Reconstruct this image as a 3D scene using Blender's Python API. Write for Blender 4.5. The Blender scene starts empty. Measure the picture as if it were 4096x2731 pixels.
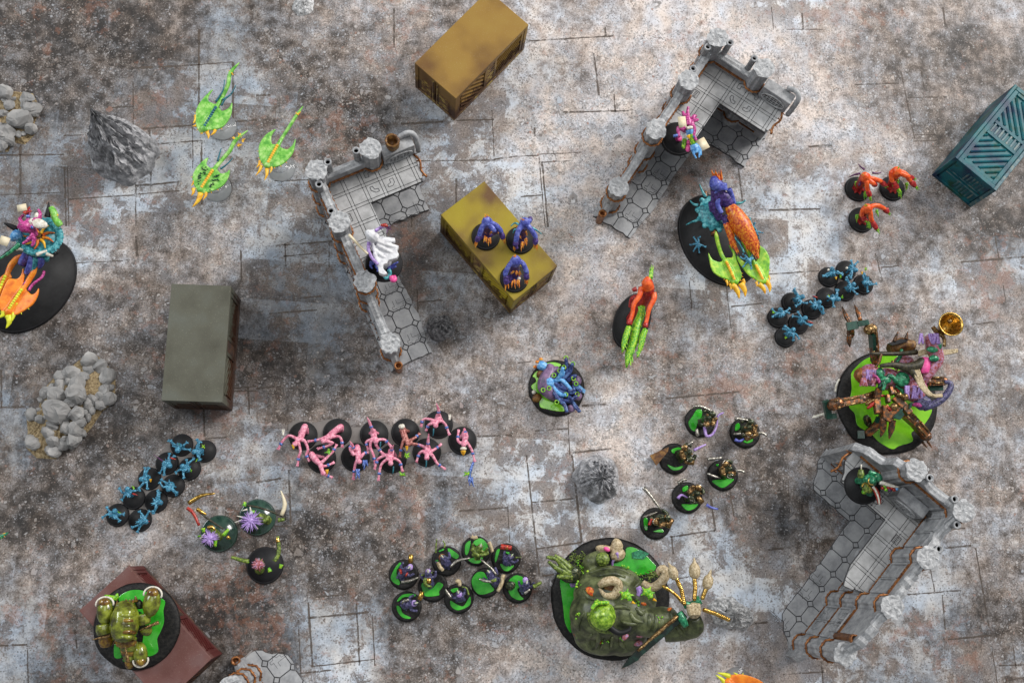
import bpy, bmesh, math, random
import numpy as np
from mathutils import Vector, Matrix, noise

# ---------------------------------------------------------------- camera, light, exposure
S = 0.001                       # the code below thinks in millimetres
scene = bpy.context.scene
COL = scene.collection
F_PX, RX, RY, HC = 4261.17, 0.2027756, -0.0806070, 1200.0
R_CAM = (Matrix.Rotation(RY, 3, 'Y') @ Matrix.Rotation(RX, 3, 'X'))
cam_data = bpy.data.cameras.new('camera')
cam_data.sensor_width = 36.0
cam_data.lens = 36.0 * F_PX / 4096.0
cam_data.clip_start = 0.05
cam_data.clip_end = 50.0
cam = bpy.data.objects.new('camera', cam_data)
cam.matrix_world = Matrix.Translation((0, 0, HC * S)) @ R_CAM.to_4x4()
COL.objects.link(cam)
scene.camera = cam

world = bpy.data.worlds.new('World')
scene.world = world
world.use_nodes = True
world.node_tree.nodes['Background'].inputs['Color'].default_value = (0.92, 0.96, 1.0, 1)
world.node_tree.nodes['Background'].inputs['Strength'].default_value = 0.28

def area(name, loc, target, sx, sy, power, col):
    l = bpy.data.lights.new(name, 'AREA')
    l.shape = 'RECTANGLE'; l.size = sx; l.size_y = sy; l.energy = power; l.color = col
    o = bpy.data.objects.new(name, l)
    o.location = loc
    o.rotation_euler = (Vector(target) - Vector(loc)).to_track_quat('-Z', 'Y').to_euler()
    COL.objects.link(o)
area('window_light', (3.7, 3.05, 3.1), (0.15, 0.25, 0), 2.1, 2.1, 300, (1.0, 0.97, 0.94))
area('window_light', (-3.3, 2.0, 3.0), (0.15, 0.2, 0), 1.7, 1.4, 92, (0.93, 0.97, 1.0))
area('ceiling_light', (0.25, 0.9, 3.2), (0.2, 0.25, 0), 1.6, 1.6, 18, (1.0, 0.98, 0.96))

scene.view_settings.view_transform = 'Standard'
scene.view_settings.look = 'None'
scene.view_settings.exposure = 0.14
scene.view_settings.gamma = 1.0
scene.view_settings.use_curve_mapping = False

# ---------------------------------------------------------------- pixel -> place on the table
def at(px, py, z=0.0):
    d = R_CAM @ Vector(((px - 2048.0) / F_PX, -(py - 1365.5) / F_PX, -1.0))
    t = (z - HC) / d.z
    return Vector((d.x * t, d.y * t, HC + d.z * t))
CR = {'LC': (0, 790, 2.903), 'RC': (2680, 660, 2.8), 'RY': (740, 240, 2.614), 'RI': (3040, 1020, 4.127),
      'LI': (400, 1720, 3.408), 'MS': (3260, 1200, 2.53), 'AR': (2540, 1600, 2.8), 'PG': (1540, 2120, 3.675),
      'DR': (700, 1940, 3.733), 'BG': (2160, 2120, 2.704), 'TB': (2080, 1400, 5.227), 'BF': (2420, 1060, 3.5625),
      'SP': (2640, 420, 6.532), 'GA': (3370, 1830, 7.468), 'RH': (80, 1400, 1.948), 'LH': (0, 330, 2.89),
      'PK': (1100, 1590, 2.8), 'RF': (3350, 620, 4.611), 'YB': (1730, 700, 2.7038), 'RB': (300, 2240, 3.1935),
      'RA': (1260, 880, 2.528), 'PR': (300, 400, 4.612), 'RD': (840, 2580, 5.88), 'OR': (2820, 2640, 4.8),
      'FV': (0, 0, 0.57422)}
def place(k, x, y, z=0.0):
    ox, oy, s = CR[k]
    return at(ox + x / s, oy + y / s, z)

# ---------------------------------------------------------------- materials
MATS = {}
def nodes_of(name):
    m = bpy.data.materials.new(name); m.use_nodes = True
    nt = m.node_tree
    return m, nt, nt.nodes['Principled BSDF']
def ramp(nt, fac, stops, interp='LINEAR'):
    r = nt.nodes.new('ShaderNodeValToRGB'); r.color_ramp.interpolation = interp
    e = r.color_ramp.elements
    while len(e) < len(stops): e.new(0.5)
    for i, (p, c) in enumerate(stops):
        e[i].position = p; e[i].color = (*c, 1) if len(c) == 3 else c
    nt.links.new(fac, r.inputs['Fac'])
    return r.outputs['Color']
def tex(nt, kind, scale, vec=None, **kw):
    n = nt.nodes.new(kind)
    if 'Scale' in n.inputs: n.inputs['Scale'].default_value = scale
    for k, v in kw.items():
        if k in n.inputs: n.inputs[k].default_value = v
        else: setattr(n, k, v)
    if vec is not None: nt.links.new(vec, n.inputs['Vector'])
    return n
def mth(nt, op, a, b=None, c=None, clamp=False):
    n = nt.nodes.new('ShaderNodeMath'); n.operation = op; n.use_clamp = clamp
    for i, v in enumerate((a, b, c)):
        if v is None: continue
        if isinstance(v, (int, float)): n.inputs[i].default_value = v
        else: nt.links.new(v, n.inputs[i])
    return n.outputs[0]
def mixc(nt, fac, a, b):
    n = nt.nodes.new('ShaderNodeMix'); n.data_type = 'RGBA'
    for sock, v in ((n.inputs[0], fac), (n.inputs[6], a), (n.inputs[7], b)):
        if isinstance(v, (int, float)): sock.default_value = v
        elif isinstance(v, tuple): sock.default_value = (*v, 1)
        else: nt.links.new(v, sock)
    return n.outputs[2]
def maprange(nt, v, a, b, c=0.0, d=1.0):
    n = nt.nodes.new('ShaderNodeMapRange'); n.interpolation_type = 'SMOOTHSTEP'
    nt.links.new(v, n.inputs[0])
    for i, q in enumerate((a, b, c, d)): n.inputs[1 + i].default_value = q
    return n.outputs[0]

def paint(name, cols, size=4.0, rough=0.42, metal=0.0, bump=0.25, spec=0.5, coat=0.0, stretch=None):
    """hand-painted plastic: two or three colours blended by noise of about `size` mm"""
    if name in MATS: return MATS[name]
    m, nt, b = nodes_of(name)
    tc = nt.nodes.new('ShaderNodeTexCoord').outputs['Object']
    if stretch:
        mp = nt.nodes.new('ShaderNodeMapping'); mp.inputs['Scale'].default_value = stretch
        nt.links.new(tc, mp.inputs['Vector']); tc = mp.outputs['Vector']
    n = tex(nt, 'ShaderNodeTexNoise', 1000.0 / size, tc, Detail=5.0, Roughness=0.65)
    k = len(cols)
    stops = [(0.36 + 0.27 * i / max(1, k - 1), c) for i, c in enumerate(cols)]
    c = ramp(nt, n.outputs['Fac'], stops)
    nt.links.new(c, b.inputs['Base Color'])
    b.inputs['Roughness'].default_value = rough
    b.inputs['Metallic'].default_value = metal
    b.inputs['Specular IOR Level'].default_value = spec
    b.inputs['Coat Weight'].default_value = coat
    b.inputs['Coat Roughness'].default_value = 0.08
    if bump:
        n2 = tex(nt, 'ShaderNodeTexNoise', 1000.0 / (size * 0.35), tc, Detail=4.0)
        bp = nt.nodes.new('ShaderNodeBump'); bp.inputs['Strength'].default_value = bump
        bp.inputs['Distance'].default_value = 0.0006
        nt.links.new(n2.outputs['Fac'], bp.inputs['Height'])
        nt.links.new(bp.outputs['Normal'], b.inputs['Normal'])
    MATS[name] = m
    return m

def clear_plastic(name):
    if name in MATS: return MATS[name]
    m, nt, b = nodes_of(name)
    tc = nt.nodes.new('ShaderNodeTexCoord').outputs['Object']
    n = tex(nt, 'ShaderNodeTexNoise', 120, tc)
    nt.links.new(ramp(nt, n.outputs['Fac'], [(0.3, (0.62, 0.63, 0.64)), (0.7, (0.74, 0.75, 0.76))]), b.inputs['Base Color'])
    fr = nt.nodes.new('ShaderNodeFresnel'); fr.inputs['IOR'].default_value = 1.5
    nt.links.new(mth(nt, 'MULTIPLY_ADD', fr.outputs[0], 0.7, 0.12, True), b.inputs['Alpha'])
    b.inputs['Roughness'].default_value = 0.06
    b.inputs['Coat Weight'].default_value = 0.6
    MATS[name] = m
    return m

# ---------------------------------------------------------------- mesh builder
def V3(*a): return Vector(a)
PENDING = []
def finish_meshes():
    """turn the remesh / bevel modifiers into plain meshes, all in one evaluation"""
    dg = bpy.context.evaluated_depsgraph_get()
    done = [(o, bpy.data.meshes.new_from_object(o.evaluated_get(dg))) for o in PENDING]
    for o, me in done:
        old = o.data; o.modifiers.clear(); o.data = me; me.name = old.name; bpy.data.meshes.remove(old)
class MB:
    def __init__(s): s.v = []; s.f = []
    def add(s, vs, fs):
        o = len(s.v); s.v += [tuple(p) for p in vs]; s.f += [tuple(i + o for i in f) for f in fs]; return s
    def tube(s, pts, rad, n=7, cap=True, flat=1.0):
        pts = [Vector(p) for p in pts]
        if not hasattr(rad, '__len__'): rad = [rad] * len(pts)
        if len(rad) == 2 and len(pts) > 2:
            a, b = rad; rad = [a + (b - a) * i / (len(pts) - 1) for i in range(len(pts))]
        vs, fs = [], []
        up = None
        for i, p in enumerate(pts):
            t = (pts[min(i + 1, len(pts) - 1)] - pts[max(i - 1, 0)])
            t = t.normalized() if t.length > 1e-9 else Vector((0, 0, 1))
            if up is None: up = t.orthogonal().normalized() if abs(t.z) > 0.95 else Vector((0, 0, 1))
            x = t.cross(up)
            x = x.normalized() if x.length > 1e-6 else t.orthogonal().normalized()
            up = x.cross(t).normalized()
            for k in range(n):
                a = 2 * math.pi * k / n
                vs.append(p + (x * math.cos(a) + up * math.sin(a) * flat) * rad[i])
        for i in range(len(pts) - 1):
            for k in range(n):
                a = i * n + k; b = i * n + (k + 1) % n
                fs.append((a, a + n, b + n, b))
        if cap:
            fs.append(tuple(range(n))); fs.append(tuple(reversed(range((len(pts) - 1) * n, len(pts) * n))))
        return s.add(vs, fs)
    def limb(s, pts, rad, n=7, sub=3):
        """smooth tapering tube through the points (Catmull-Rom)"""
        pts = [Vector(p) for p in pts]
        if not hasattr(rad, '__len__'): rad = [rad] * len(pts)
        if len(rad) != len(pts):
            a, b = rad[0], rad[-1]; rad = [a + (b - a) * i / (len(pts) - 1) for i in range(len(pts))]
        P, Rr = [], []
        for i in range(len(pts) - 1):
            p0 = pts[max(i - 1, 0)]; p1 = pts[i]; p2 = pts[i + 1]; p3 = pts[min(i + 2, len(pts) - 1)]
            for k in range(sub):
                t = k / sub
                P.append(0.5 * ((2 * p1) + (p2 - p0) * t + (2 * p0 - 5 * p1 + 4 * p2 - p3) * t * t + (3 * p1 - p0 - 3 * p2 + p3) * t ** 3))
                Rr.append(rad[i] + (rad[i + 1] - rad[i]) * t)
        P.append(pts[-1]); Rr.append(rad[-1])
        return s.tube(P, Rr, n)
    def spike(s, a, b, r, n=6, bend=None):
        a = Vector(a); b = Vector(b)
        m = (a + b) / 2 + (Vector(bend) if bend else Vector((0, 0, 0)))
        return s.limb([a, m, b], [r, r * 0.68, r * 0.06], n, 3)
    def ell(s, c, r, rot=None, seg=10, ring=7):
        c = Vector(c)
        if not hasattr(r, '__len__'): r = (r, r, r)
        M = rot if rot is not None else Matrix.Identity(3)
        vs = [c + M @ Vector((0, 0, -r[2]))]; fs = []
        for i in range(1, ring):
            th = math.pi * i / ring
            for k in range(seg):
                ph = 2 * math.pi * k / seg
                vs.append(c + M @ Vector((r[0] * math.sin(th) * math.cos(ph), r[1] * math.sin(th) * math.sin(ph), -r[2] * math.cos(th))))
        vs.append(c + M @ Vector((0, 0, r[2])))
        for k in range(seg): fs.append((0, 1 + (k + 1) % seg, 1 + k))
        for i in range(ring - 2):
            for k in range(seg):
                a = 1 + i * seg + k; b = 1 + i * seg + (k + 1) % seg
                fs.append((a, b, b + seg, a + seg))
        t = len(vs) - 1; o = 1 + (ring - 2) * seg
        for k in range(seg): fs.append((t, o + k, o + (k + 1) % seg))
        return s.add(vs, fs)
    def box(s, c, size, rot=None):
        c = Vector(c); M = rot if rot is not None else Matrix.Identity(3)
        h = [q / 2 for q in size]
        vs = [c + M @ Vector((x * h[0], y * h[1], z * h[2])) for z in (-1, 1) for y in (-1, 1) for x in (-1, 1)]
        return s.add(vs, [(0, 2, 3, 1), (4, 5, 7, 6), (0, 1, 5, 4), (2, 6, 7, 3), (1, 3, 7, 5), (0, 4, 6, 2)])
    def bar(s, a, b, w, h):
        a = Vector(a); b = Vector(b); d = b - a
        x = d.normalized(); y = Vector((0, 0, 1)).cross(x)
        y = y.normalized() if y.length > 1e-4 else Vector((0, 1, 0))
        z = x.cross(y)
        return s.box((a + b) / 2, (d.length, w, h), Matrix((x, y, z)).transposed())
    def prism(s, poly, z0, z1, inset=0.0):
        n = len(poly)
        ar = sum(poly[i][0] * poly[(i + 1) % n][1] - poly[(i + 1) % n][0] * poly[i][1] for i in range(n))
        if ar < 0: poly = list(reversed(poly))
        cx = sum(p[0] for p in poly) / n; cy = sum(p[1] for p in poly) / n
        top = []
        for p in poly:
            d = math.hypot(p[0] - cx, p[1] - cy) or 1
            k = max(0.0, 1 - inset / d); top.append((cx + (p[0] - cx) * k, cy + (p[1] - cy) * k))
        vs = [(p[0], p[1], z0) for p in poly] + [(p[0], p[1], z1) for p in top]
        fs = [tuple(reversed(range(n))), tuple(range(n, 2 * n))]
        for i in range(n): fs.append((i, (i + 1) % n, n + (i + 1) % n, n + i))
        return s.add(vs, fs)
    def lathe(s, prof, n=32, c=(0, 0, 0), sx=1.0, sy=1.0, rot=0.0, M=None):
        c = Vector(c); vs, fs = [], []
        for r, z in prof:
            for k in range(n):
                a = 2 * math.pi * k / n
                x, y = r * math.cos(a) * sx, r * math.sin(a) * sy
                q = Vector((x * math.cos(rot) - y * math.sin(rot), x * math.sin(rot) + y * math.cos(rot), z))
                vs.append(c + (M @ q if M is not None else q))
        for i in range(len(prof) - 1):
            for k in range(n):
                a = i * n + k; b = i * n + (k + 1) % n
                fs.append((a, b, b + n, a + n))
        if prof[0][0] > 0: fs.append(tuple(reversed(range(n))))
        if prof[-1][0] > 0: fs.append(tuple(range((len(prof) - 1) * n, len(prof) * n)))
        return s.add(vs, fs)
    def jitter(s, amp, scale, seed=0.0):
        out = []
        for p in s.v:
            q = Vector(p) / scale + Vector((seed, seed * 1.7, seed * 0.3))
            out.append(tuple(Vector(p) + noise.noise_vector(q) * amp))
        s.v = out; return s
    def tf(s, fn):
        s.v = [tuple(fn(Vector(p))) for p in s.v]; return s
    def mesh(s, name, flip=False):
        me = bpy.data.meshes.new(name)
        me.from_pydata([(p[0] * S, p[1] * S, p[2] * S) for p in s.v], [], [tuple(reversed(f)) for f in s.f] if flip else s.f)
        me.update()
        return me
    def build(s, name, mat, parent=None, vox=None, smooth=True, bevel=None, flip=False, loc=None, sm=0):
        if not s.v: return None
        me = s.mesh(name, flip)
        o = bpy.data.objects.new(name, me)
        COL.objects.link(o)
        if vox or bevel:
            if vox:
                md = o.modifiers.new('r', 'REMESH'); md.mode = 'VOXEL'; md.voxel_size = vox * S; md.use_smooth_shade = True
                if sm:
                    m2 = o.modifiers.new('s', 'SMOOTH'); m2.factor = 0.5; m2.iterations = sm
            if bevel:
                md = o.modifiers.new('b', 'BEVEL'); md.width = bevel * S; md.segments = 2; md.limit_method = 'ANGLE'
            PENDING.append(o)
        if smooth: me.polygons.foreach_set('use_smooth', [True] * len(me.polygons))
        me.materials.clear(); me.materials.append(mat)
        if parent is not None: o.parent = parent
        if loc is not None: o.location = Vector(loc) * S
        return o
def link_copy(o, parent, loc=(0, 0, 0), rot=(0, 0, 0), scale=(1, 1, 1)):
    c = o.copy(); COL.objects.link(c); c.parent = parent
    c.location = Vector(loc) * S; c.rotation_euler = rot; c.scale = scale
    return c
def tag(o, label=None, cat=None, group=None, kind=None):
    if label: o['label'] = label
    if cat: o['category'] = cat
    if group: o['group'] = group
    if kind: o['kind'] = kind
    return o
def thing(name, label, cat, loc, rotz=0.0, group=None):
    o = bpy.data.objects.new(name, None); COL.objects.link(o)
    o.empty_display_size = 0.01
    o.location = Vector(loc) * S; o.rotation_euler = (0, 0, rotz)
    return tag(o, label, cat, group)
# ================================================================ the printed play mat
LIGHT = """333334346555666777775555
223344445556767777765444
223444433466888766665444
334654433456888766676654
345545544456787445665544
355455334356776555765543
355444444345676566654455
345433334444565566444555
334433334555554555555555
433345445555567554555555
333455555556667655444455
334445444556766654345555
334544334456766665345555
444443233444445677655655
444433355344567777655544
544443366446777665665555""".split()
SLAB = """000015100100222112531111
000246200124421001211111
111666300365111000002311
555875401575311000213411
667852555676521234542111
475201776654311124642223
220002776652100266532255
100002454421100255311122
210002332111121001211122
610036421112431121111144
410145422236641111111111
100025511357863233222111
100013301257863575323532
200001121111234786325731
531111287100012465545531
642111387101000123565554""".split()
PEBB = """232111345433222222222222
576212577534455553554332
543111487413987433467422
321111454213775333687322
111114622114675333346532
223358311127975332234322
224443111138964322333332
235532222456545433444433
345632334455444766664444
234532344544346544443344
233455544442236533333444
224763354331134433334556
225863465431134223333456
346632465554333112333245
223332323666554323333334
233332212566875433333334""".split()
def grid_map(rows):
    a = np.array([[float(c) for c in r] for r in rows]) / 9.0
    return np.pad(a, 1, mode='edge')
def sample(a, x, y):
    """bicubic-ish sample; x, y in photo pixels (4096 x 2731)"""
    gx = np.clip(x / (4096 / 24.0) - 0.5 + 1, 0, 24.999); gy = np.clip(y / (2731 / 16.0) - 0.5 + 1, 0, 16.999)
    ix = gx.astype(int); iy = gy.astype(int); fx = gx - ix; fy = gy - iy
    fx = fx * fx * (3 - 2 * fx); fy = fy * fy * (3 - 2 * fy)
    ix1 = np.minimum(ix + 1, a.shape[1] - 1); iy1 = np.minimum(iy + 1, a.shape[0] - 1)
    return (a[iy, ix] * (1 - fx) + a[iy, ix1] * fx) * (1 - fy) + (a[iy1, ix] * (1 - fx) + a[iy1, ix1] * fx) * fy
# broad pale (+) and dark (-) strokes, print mixed with painted-in window light and shadow: x0, y0, x1, y1, half width, change
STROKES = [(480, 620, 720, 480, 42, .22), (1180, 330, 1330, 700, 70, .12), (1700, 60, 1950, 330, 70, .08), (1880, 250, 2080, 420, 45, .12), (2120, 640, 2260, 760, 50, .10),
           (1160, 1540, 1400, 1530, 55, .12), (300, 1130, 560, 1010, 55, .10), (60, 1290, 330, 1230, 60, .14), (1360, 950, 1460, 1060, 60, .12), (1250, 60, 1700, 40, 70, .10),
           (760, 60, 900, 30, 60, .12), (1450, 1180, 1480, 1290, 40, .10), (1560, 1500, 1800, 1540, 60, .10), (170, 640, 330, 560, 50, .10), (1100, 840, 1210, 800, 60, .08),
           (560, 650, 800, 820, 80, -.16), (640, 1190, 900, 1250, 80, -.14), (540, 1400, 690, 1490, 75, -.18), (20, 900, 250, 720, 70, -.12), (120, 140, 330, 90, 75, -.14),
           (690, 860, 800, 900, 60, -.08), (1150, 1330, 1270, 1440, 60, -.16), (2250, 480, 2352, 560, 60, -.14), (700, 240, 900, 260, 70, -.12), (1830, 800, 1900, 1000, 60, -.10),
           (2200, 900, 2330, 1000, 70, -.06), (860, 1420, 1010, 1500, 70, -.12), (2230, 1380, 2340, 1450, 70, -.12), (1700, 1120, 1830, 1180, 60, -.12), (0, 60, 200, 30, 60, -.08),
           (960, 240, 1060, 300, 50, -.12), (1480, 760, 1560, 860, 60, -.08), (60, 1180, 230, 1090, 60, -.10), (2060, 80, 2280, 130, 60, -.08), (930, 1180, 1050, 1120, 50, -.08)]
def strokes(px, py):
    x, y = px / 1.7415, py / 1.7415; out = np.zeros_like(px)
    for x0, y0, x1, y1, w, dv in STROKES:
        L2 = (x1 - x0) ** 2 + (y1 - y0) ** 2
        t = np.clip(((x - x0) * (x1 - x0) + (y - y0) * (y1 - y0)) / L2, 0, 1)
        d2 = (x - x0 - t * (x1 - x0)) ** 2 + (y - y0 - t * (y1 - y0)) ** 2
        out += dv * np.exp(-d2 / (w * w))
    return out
def make_mat():
    x0, x1, y0, y1 = -760, 1060, -420, 980
    nx, ny = 300, 230
    X, Y = np.meshgrid(np.linspace(x0, x1, nx), np.linspace(y0, y1, ny))
    P = np.stack([X.ravel(), Y.ravel(), np.full(X.size, -HC)], 1) @ np.array(R_CAM)
    px = 2048 + F_PX * P[:, 0] / -P[:, 2]; py = 1365.5 - F_PX * P[:, 1] / -P[:, 2]
    wob = np.array([noise.noise_vector(Vector((a * 0.012, b * 0.012, 3.1)))[:2] for a, b in zip(X.ravel(), Y.ravel())])
    px = px + wob[:, 0] * 110; py = py + wob[:, 1] * 110
    vs = np.stack([X.ravel() * S, Y.ravel() * S, np.zeros(X.size)], 1)
    i = (np.arange(ny - 1)[:, None] * nx + np.arange(nx - 1)[None, :]).ravel()
    fs = np.stack([i, i + 1, i + nx + 1, i + nx], 1)
    me = bpy.data.meshes.new('battle_mat')
    me.from_pydata(vs.tolist(), [], fs.tolist())
    for nm, rows in (('tone', LIGHT), ('slab', SLAB), ('pebble', PEBB)):
        at_ = me.attributes.new(nm, 'FLOAT', 'POINT')
        val = sample(grid_map(rows), px, py)
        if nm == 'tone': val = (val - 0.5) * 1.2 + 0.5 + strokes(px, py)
        at_.data.foreach_set('value', val.astype(np.float32))
    o = bpy.data.objects.new('battle_mat', me); COL.objects.link(o)
    tag(o, 'large printed game mat of cracked slabs, dirt and pebbles under everything', 'mat', kind='structure')
    me.materials.append(mat_print())
    return o
def mat_print():
    m, nt, b = nodes_of('printed_mat')
    tc = nt.nodes.new('ShaderNodeTexCoord').outputs['Object']
    def attr(n):
        a = nt.nodes.new('ShaderNodeAttribute'); a.attribute_name = n; return a.outputs['Fac']
    tone, slab, peb = attr('tone'), attr('slab'), attr('pebble')
    def nz(scale, det, rough=0.6, dist=0.0):
        return tex(nt, 'ShaderNodeTexNoise', scale, tc, noise_dimensions='2D', Detail=det, Roughness=rough, Distortion=dist)
    nL = nz(20, 2.0).outputs['Fac']
    nM = nz(80, 4.0, 0.72).outputs['Fac']
    nF = nz(520, 3.0, 0.9).outputs['Fac']
    nC = nz(34, 1.0).outputs['Fac']
    # every slab was printed in a tone of its own
    rt = nt.nodes.new('ShaderNodeMapping'); rt.inputs['Rotation'].default_value = (0, 0, 0.05)
    nt.links.new(tc, rt.inputs['Vector'])
    sl = tex(nt, 'ShaderNodeTexBrick', 1.0, rt.outputs['Vector'])
    sl.offset = 0.37; sl.squash = 1.5; sl.squash_frequency = 3
    for k_, v_ in (('Color1', (0, 0, 0, 1)), ('Color2', (1, 1, 1, 1)), ('Mortar', (0.5, 0.5, 0.5, 1)), ('Mortar Size', 0.0), ('Brick Width', 0.062), ('Row Height', 0.047)):
        sl.inputs[k_].default_value = v_
    cell = mth(nt, 'SUBTRACT', sl.outputs['Color'], 0.5)
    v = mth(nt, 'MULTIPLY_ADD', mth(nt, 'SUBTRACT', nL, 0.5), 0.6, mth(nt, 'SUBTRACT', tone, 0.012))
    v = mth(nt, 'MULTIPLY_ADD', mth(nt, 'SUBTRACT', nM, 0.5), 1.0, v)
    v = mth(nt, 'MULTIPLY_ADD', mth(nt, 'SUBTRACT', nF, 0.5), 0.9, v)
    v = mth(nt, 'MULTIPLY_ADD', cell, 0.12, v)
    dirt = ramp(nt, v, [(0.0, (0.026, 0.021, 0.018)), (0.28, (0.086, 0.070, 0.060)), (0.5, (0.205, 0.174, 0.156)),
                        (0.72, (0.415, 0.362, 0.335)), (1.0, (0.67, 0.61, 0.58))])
    # slabs: pale blue-grey paint, eaten away by brown stains
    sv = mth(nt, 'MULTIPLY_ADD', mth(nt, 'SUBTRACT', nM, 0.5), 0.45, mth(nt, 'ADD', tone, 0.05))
    sv = mth(nt, 'MULTIPLY_ADD', mth(nt, 'SUBTRACT', nF, 0.5), 0.55, sv)
    sv = mth(nt, 'MULTIPLY_ADD', cell, 0.22, sv)
    slabc = ramp(nt, sv, [(0.0, (0.10, 0.103, 0.108)), (0.35, (0.19, 0.20, 0.214)), (0.6, (0.36, 0.382, 0.408)), (0.9, (0.62, 0.645, 0.67))])
    st = nz(55, 7.0, 0.8, 0.3).outputs['Fac']
    st2 = nz(14, 1.0).outputs['Fac']
    stn = mth(nt, 'ADD', st, mth(nt, 'MULTIPLY', mth(nt, 'SUBTRACT', st2, 0.5), 0.5))
    stain = maprange(nt, mth(nt, 'MULTIPLY_ADD', cell, -0.12, stn), 0.46, 0.56)
    stc = ramp(nt, nF, [(0.3, (0.05, 0.036, 0.03)), (0.7, (0.19, 0.147, 0.123))])
    slabc = mixc(nt, mth(nt, 'MULTIPLY', stain, 0.82), slabc, stc)
    # ragged edge between slab and dirt
    sm = maprange(nt, mth(nt, 'ADD', mth(nt, 'MULTIPLY_ADD', cell, 0.28, slab), mth(nt, 'MULTIPLY', mth(nt, 'SUBTRACT', nM, 0.5), 0.9)), 0.08, 0.72)
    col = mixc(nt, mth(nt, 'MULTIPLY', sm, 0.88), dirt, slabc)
    # angular pebbles in three sizes
    dry = mth(nt, 'MULTIPLY', peb, mth(nt, 'SUBTRACT', 1.0, mth(nt, 'MULTIPLY', sm, 0.8)))
    clump = maprange(nt, nz(40, 2.0).outputs['Fac'], 0.38, 0.62, 0.25, 1.3)
    dry = mth(nt, 'MULTIPLY', dry, clump)
    for sc, thr, bias, ed, op in ((700, 0.80, 0.05, 0.05, 0.60), (330, 0.62, -0.01, 0.06, 0.80), (130, 0.20, -0.02, 0.10, 0.75)):
        vo = tex(nt, 'ShaderNodeTexVoronoi', sc, tc, Randomness=1.0); vo.voronoi_dimensions = '2D'
        ve = tex(nt, 'ShaderNodeTexVoronoi', sc, tc, Randomness=1.0); ve.voronoi_dimensions = '2D'; ve.feature = 'DISTANCE_TO_EDGE'
        sep = nt.nodes.new('ShaderNodeSeparateColor'); nt.links.new(vo.outputs['Color'], sep.inputs[0])
        on = mth(nt, 'LESS_THAN', sep.outputs[0], mth(nt, 'MULTIPLY_ADD', dry, thr, bias))
        lim = mth(nt, 'MULTIPLY_ADD', sep.outputs[1], 0.13, ed)
        inside = mth(nt, 'MULTIPLY', on, maprange(nt, mth(nt, 'SUBTRACT', ve.outputs['Distance'], lim), 0.0, 0.05))
        pc = ramp(nt, sep.outputs[2], [(0.0, (0.22, 0.19, 0.17)), (0.35, (0.40, 0.375, 0.36)), (0.6, (0.52, 0.53, 0.545)),
                                        (0.8, (0.60, 0.52, 0.47)), (0.95, (0.74, 0.73, 0.72)), (1.0, (0.36, 0.17, 0.11))])
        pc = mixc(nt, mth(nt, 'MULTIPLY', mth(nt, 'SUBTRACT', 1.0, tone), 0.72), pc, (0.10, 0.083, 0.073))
        col = mixc(nt, mth(nt, 'MULTIPLY', on, 0.28), col, (0.05, 0.04, 0.035))
        col = mixc(nt, mth(nt, 'MULTIPLY', inside, op), col, pc)
    # dark grit
    dk = tex(nt, 'ShaderNodeTexVoronoi', 520, tc, Randomness=1.0); dk.voronoi_dimensions = '2D'
    dsep = nt.nodes.new('ShaderNodeSeparateColor'); nt.links.new(dk.outputs['Color'], dsep.inputs[0])
    grit = mth(nt, 'MULTIPLY', mth(nt, 'LESS_THAN', dsep.outputs[1], mth(nt, 'MULTIPLY', clump, 0.16)), mth(nt, 'LESS_THAN', dk.outputs['Distance'], 0.42))
    col = mixc(nt, mth(nt, 'MULTIPLY', grit, 0.55), col, (0.045, 0.034, 0.028))
    # brick-coloured patches
    bk = nz(48, 4.0, 0.75).outputs['Fac']
    bk2 = nz(7, 1.0).outputs['Fac']
    bm = maprange(nt, mth(nt, 'ADD', bk, mth(nt, 'MULTIPLY', mth(nt, 'SUBTRACT', bk2, 0.5), 0.6)), 0.62, 0.74)
    col = mixc(nt, mth(nt, 'MULTIPLY', bm, 0.26), col, (0.33, 0.13, 0.07))
    tint = ramp(nt, nC, [(0.3, (0.90, 0.98, 1.08)), (0.7, (1.05, 1.0, 0.95))])
    mul = nt.nodes.new('ShaderNodeMix'); mul.data_type = 'RGBA'; mul.blend_type = 'MULTIPLY'
    mul.inputs[0].default_value = 1.0
    nt.links.new(col, mul.inputs[6]); nt.links.new(tint, mul.inputs[7])
    nt.links.new(mul.outputs[2], b.inputs['Base Color'])
    b.inputs['Roughness'].default_value = 0.62
    b.inputs['Specular IOR Level'].default_value = 0.35
    return m
MAT = make_mat()

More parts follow.
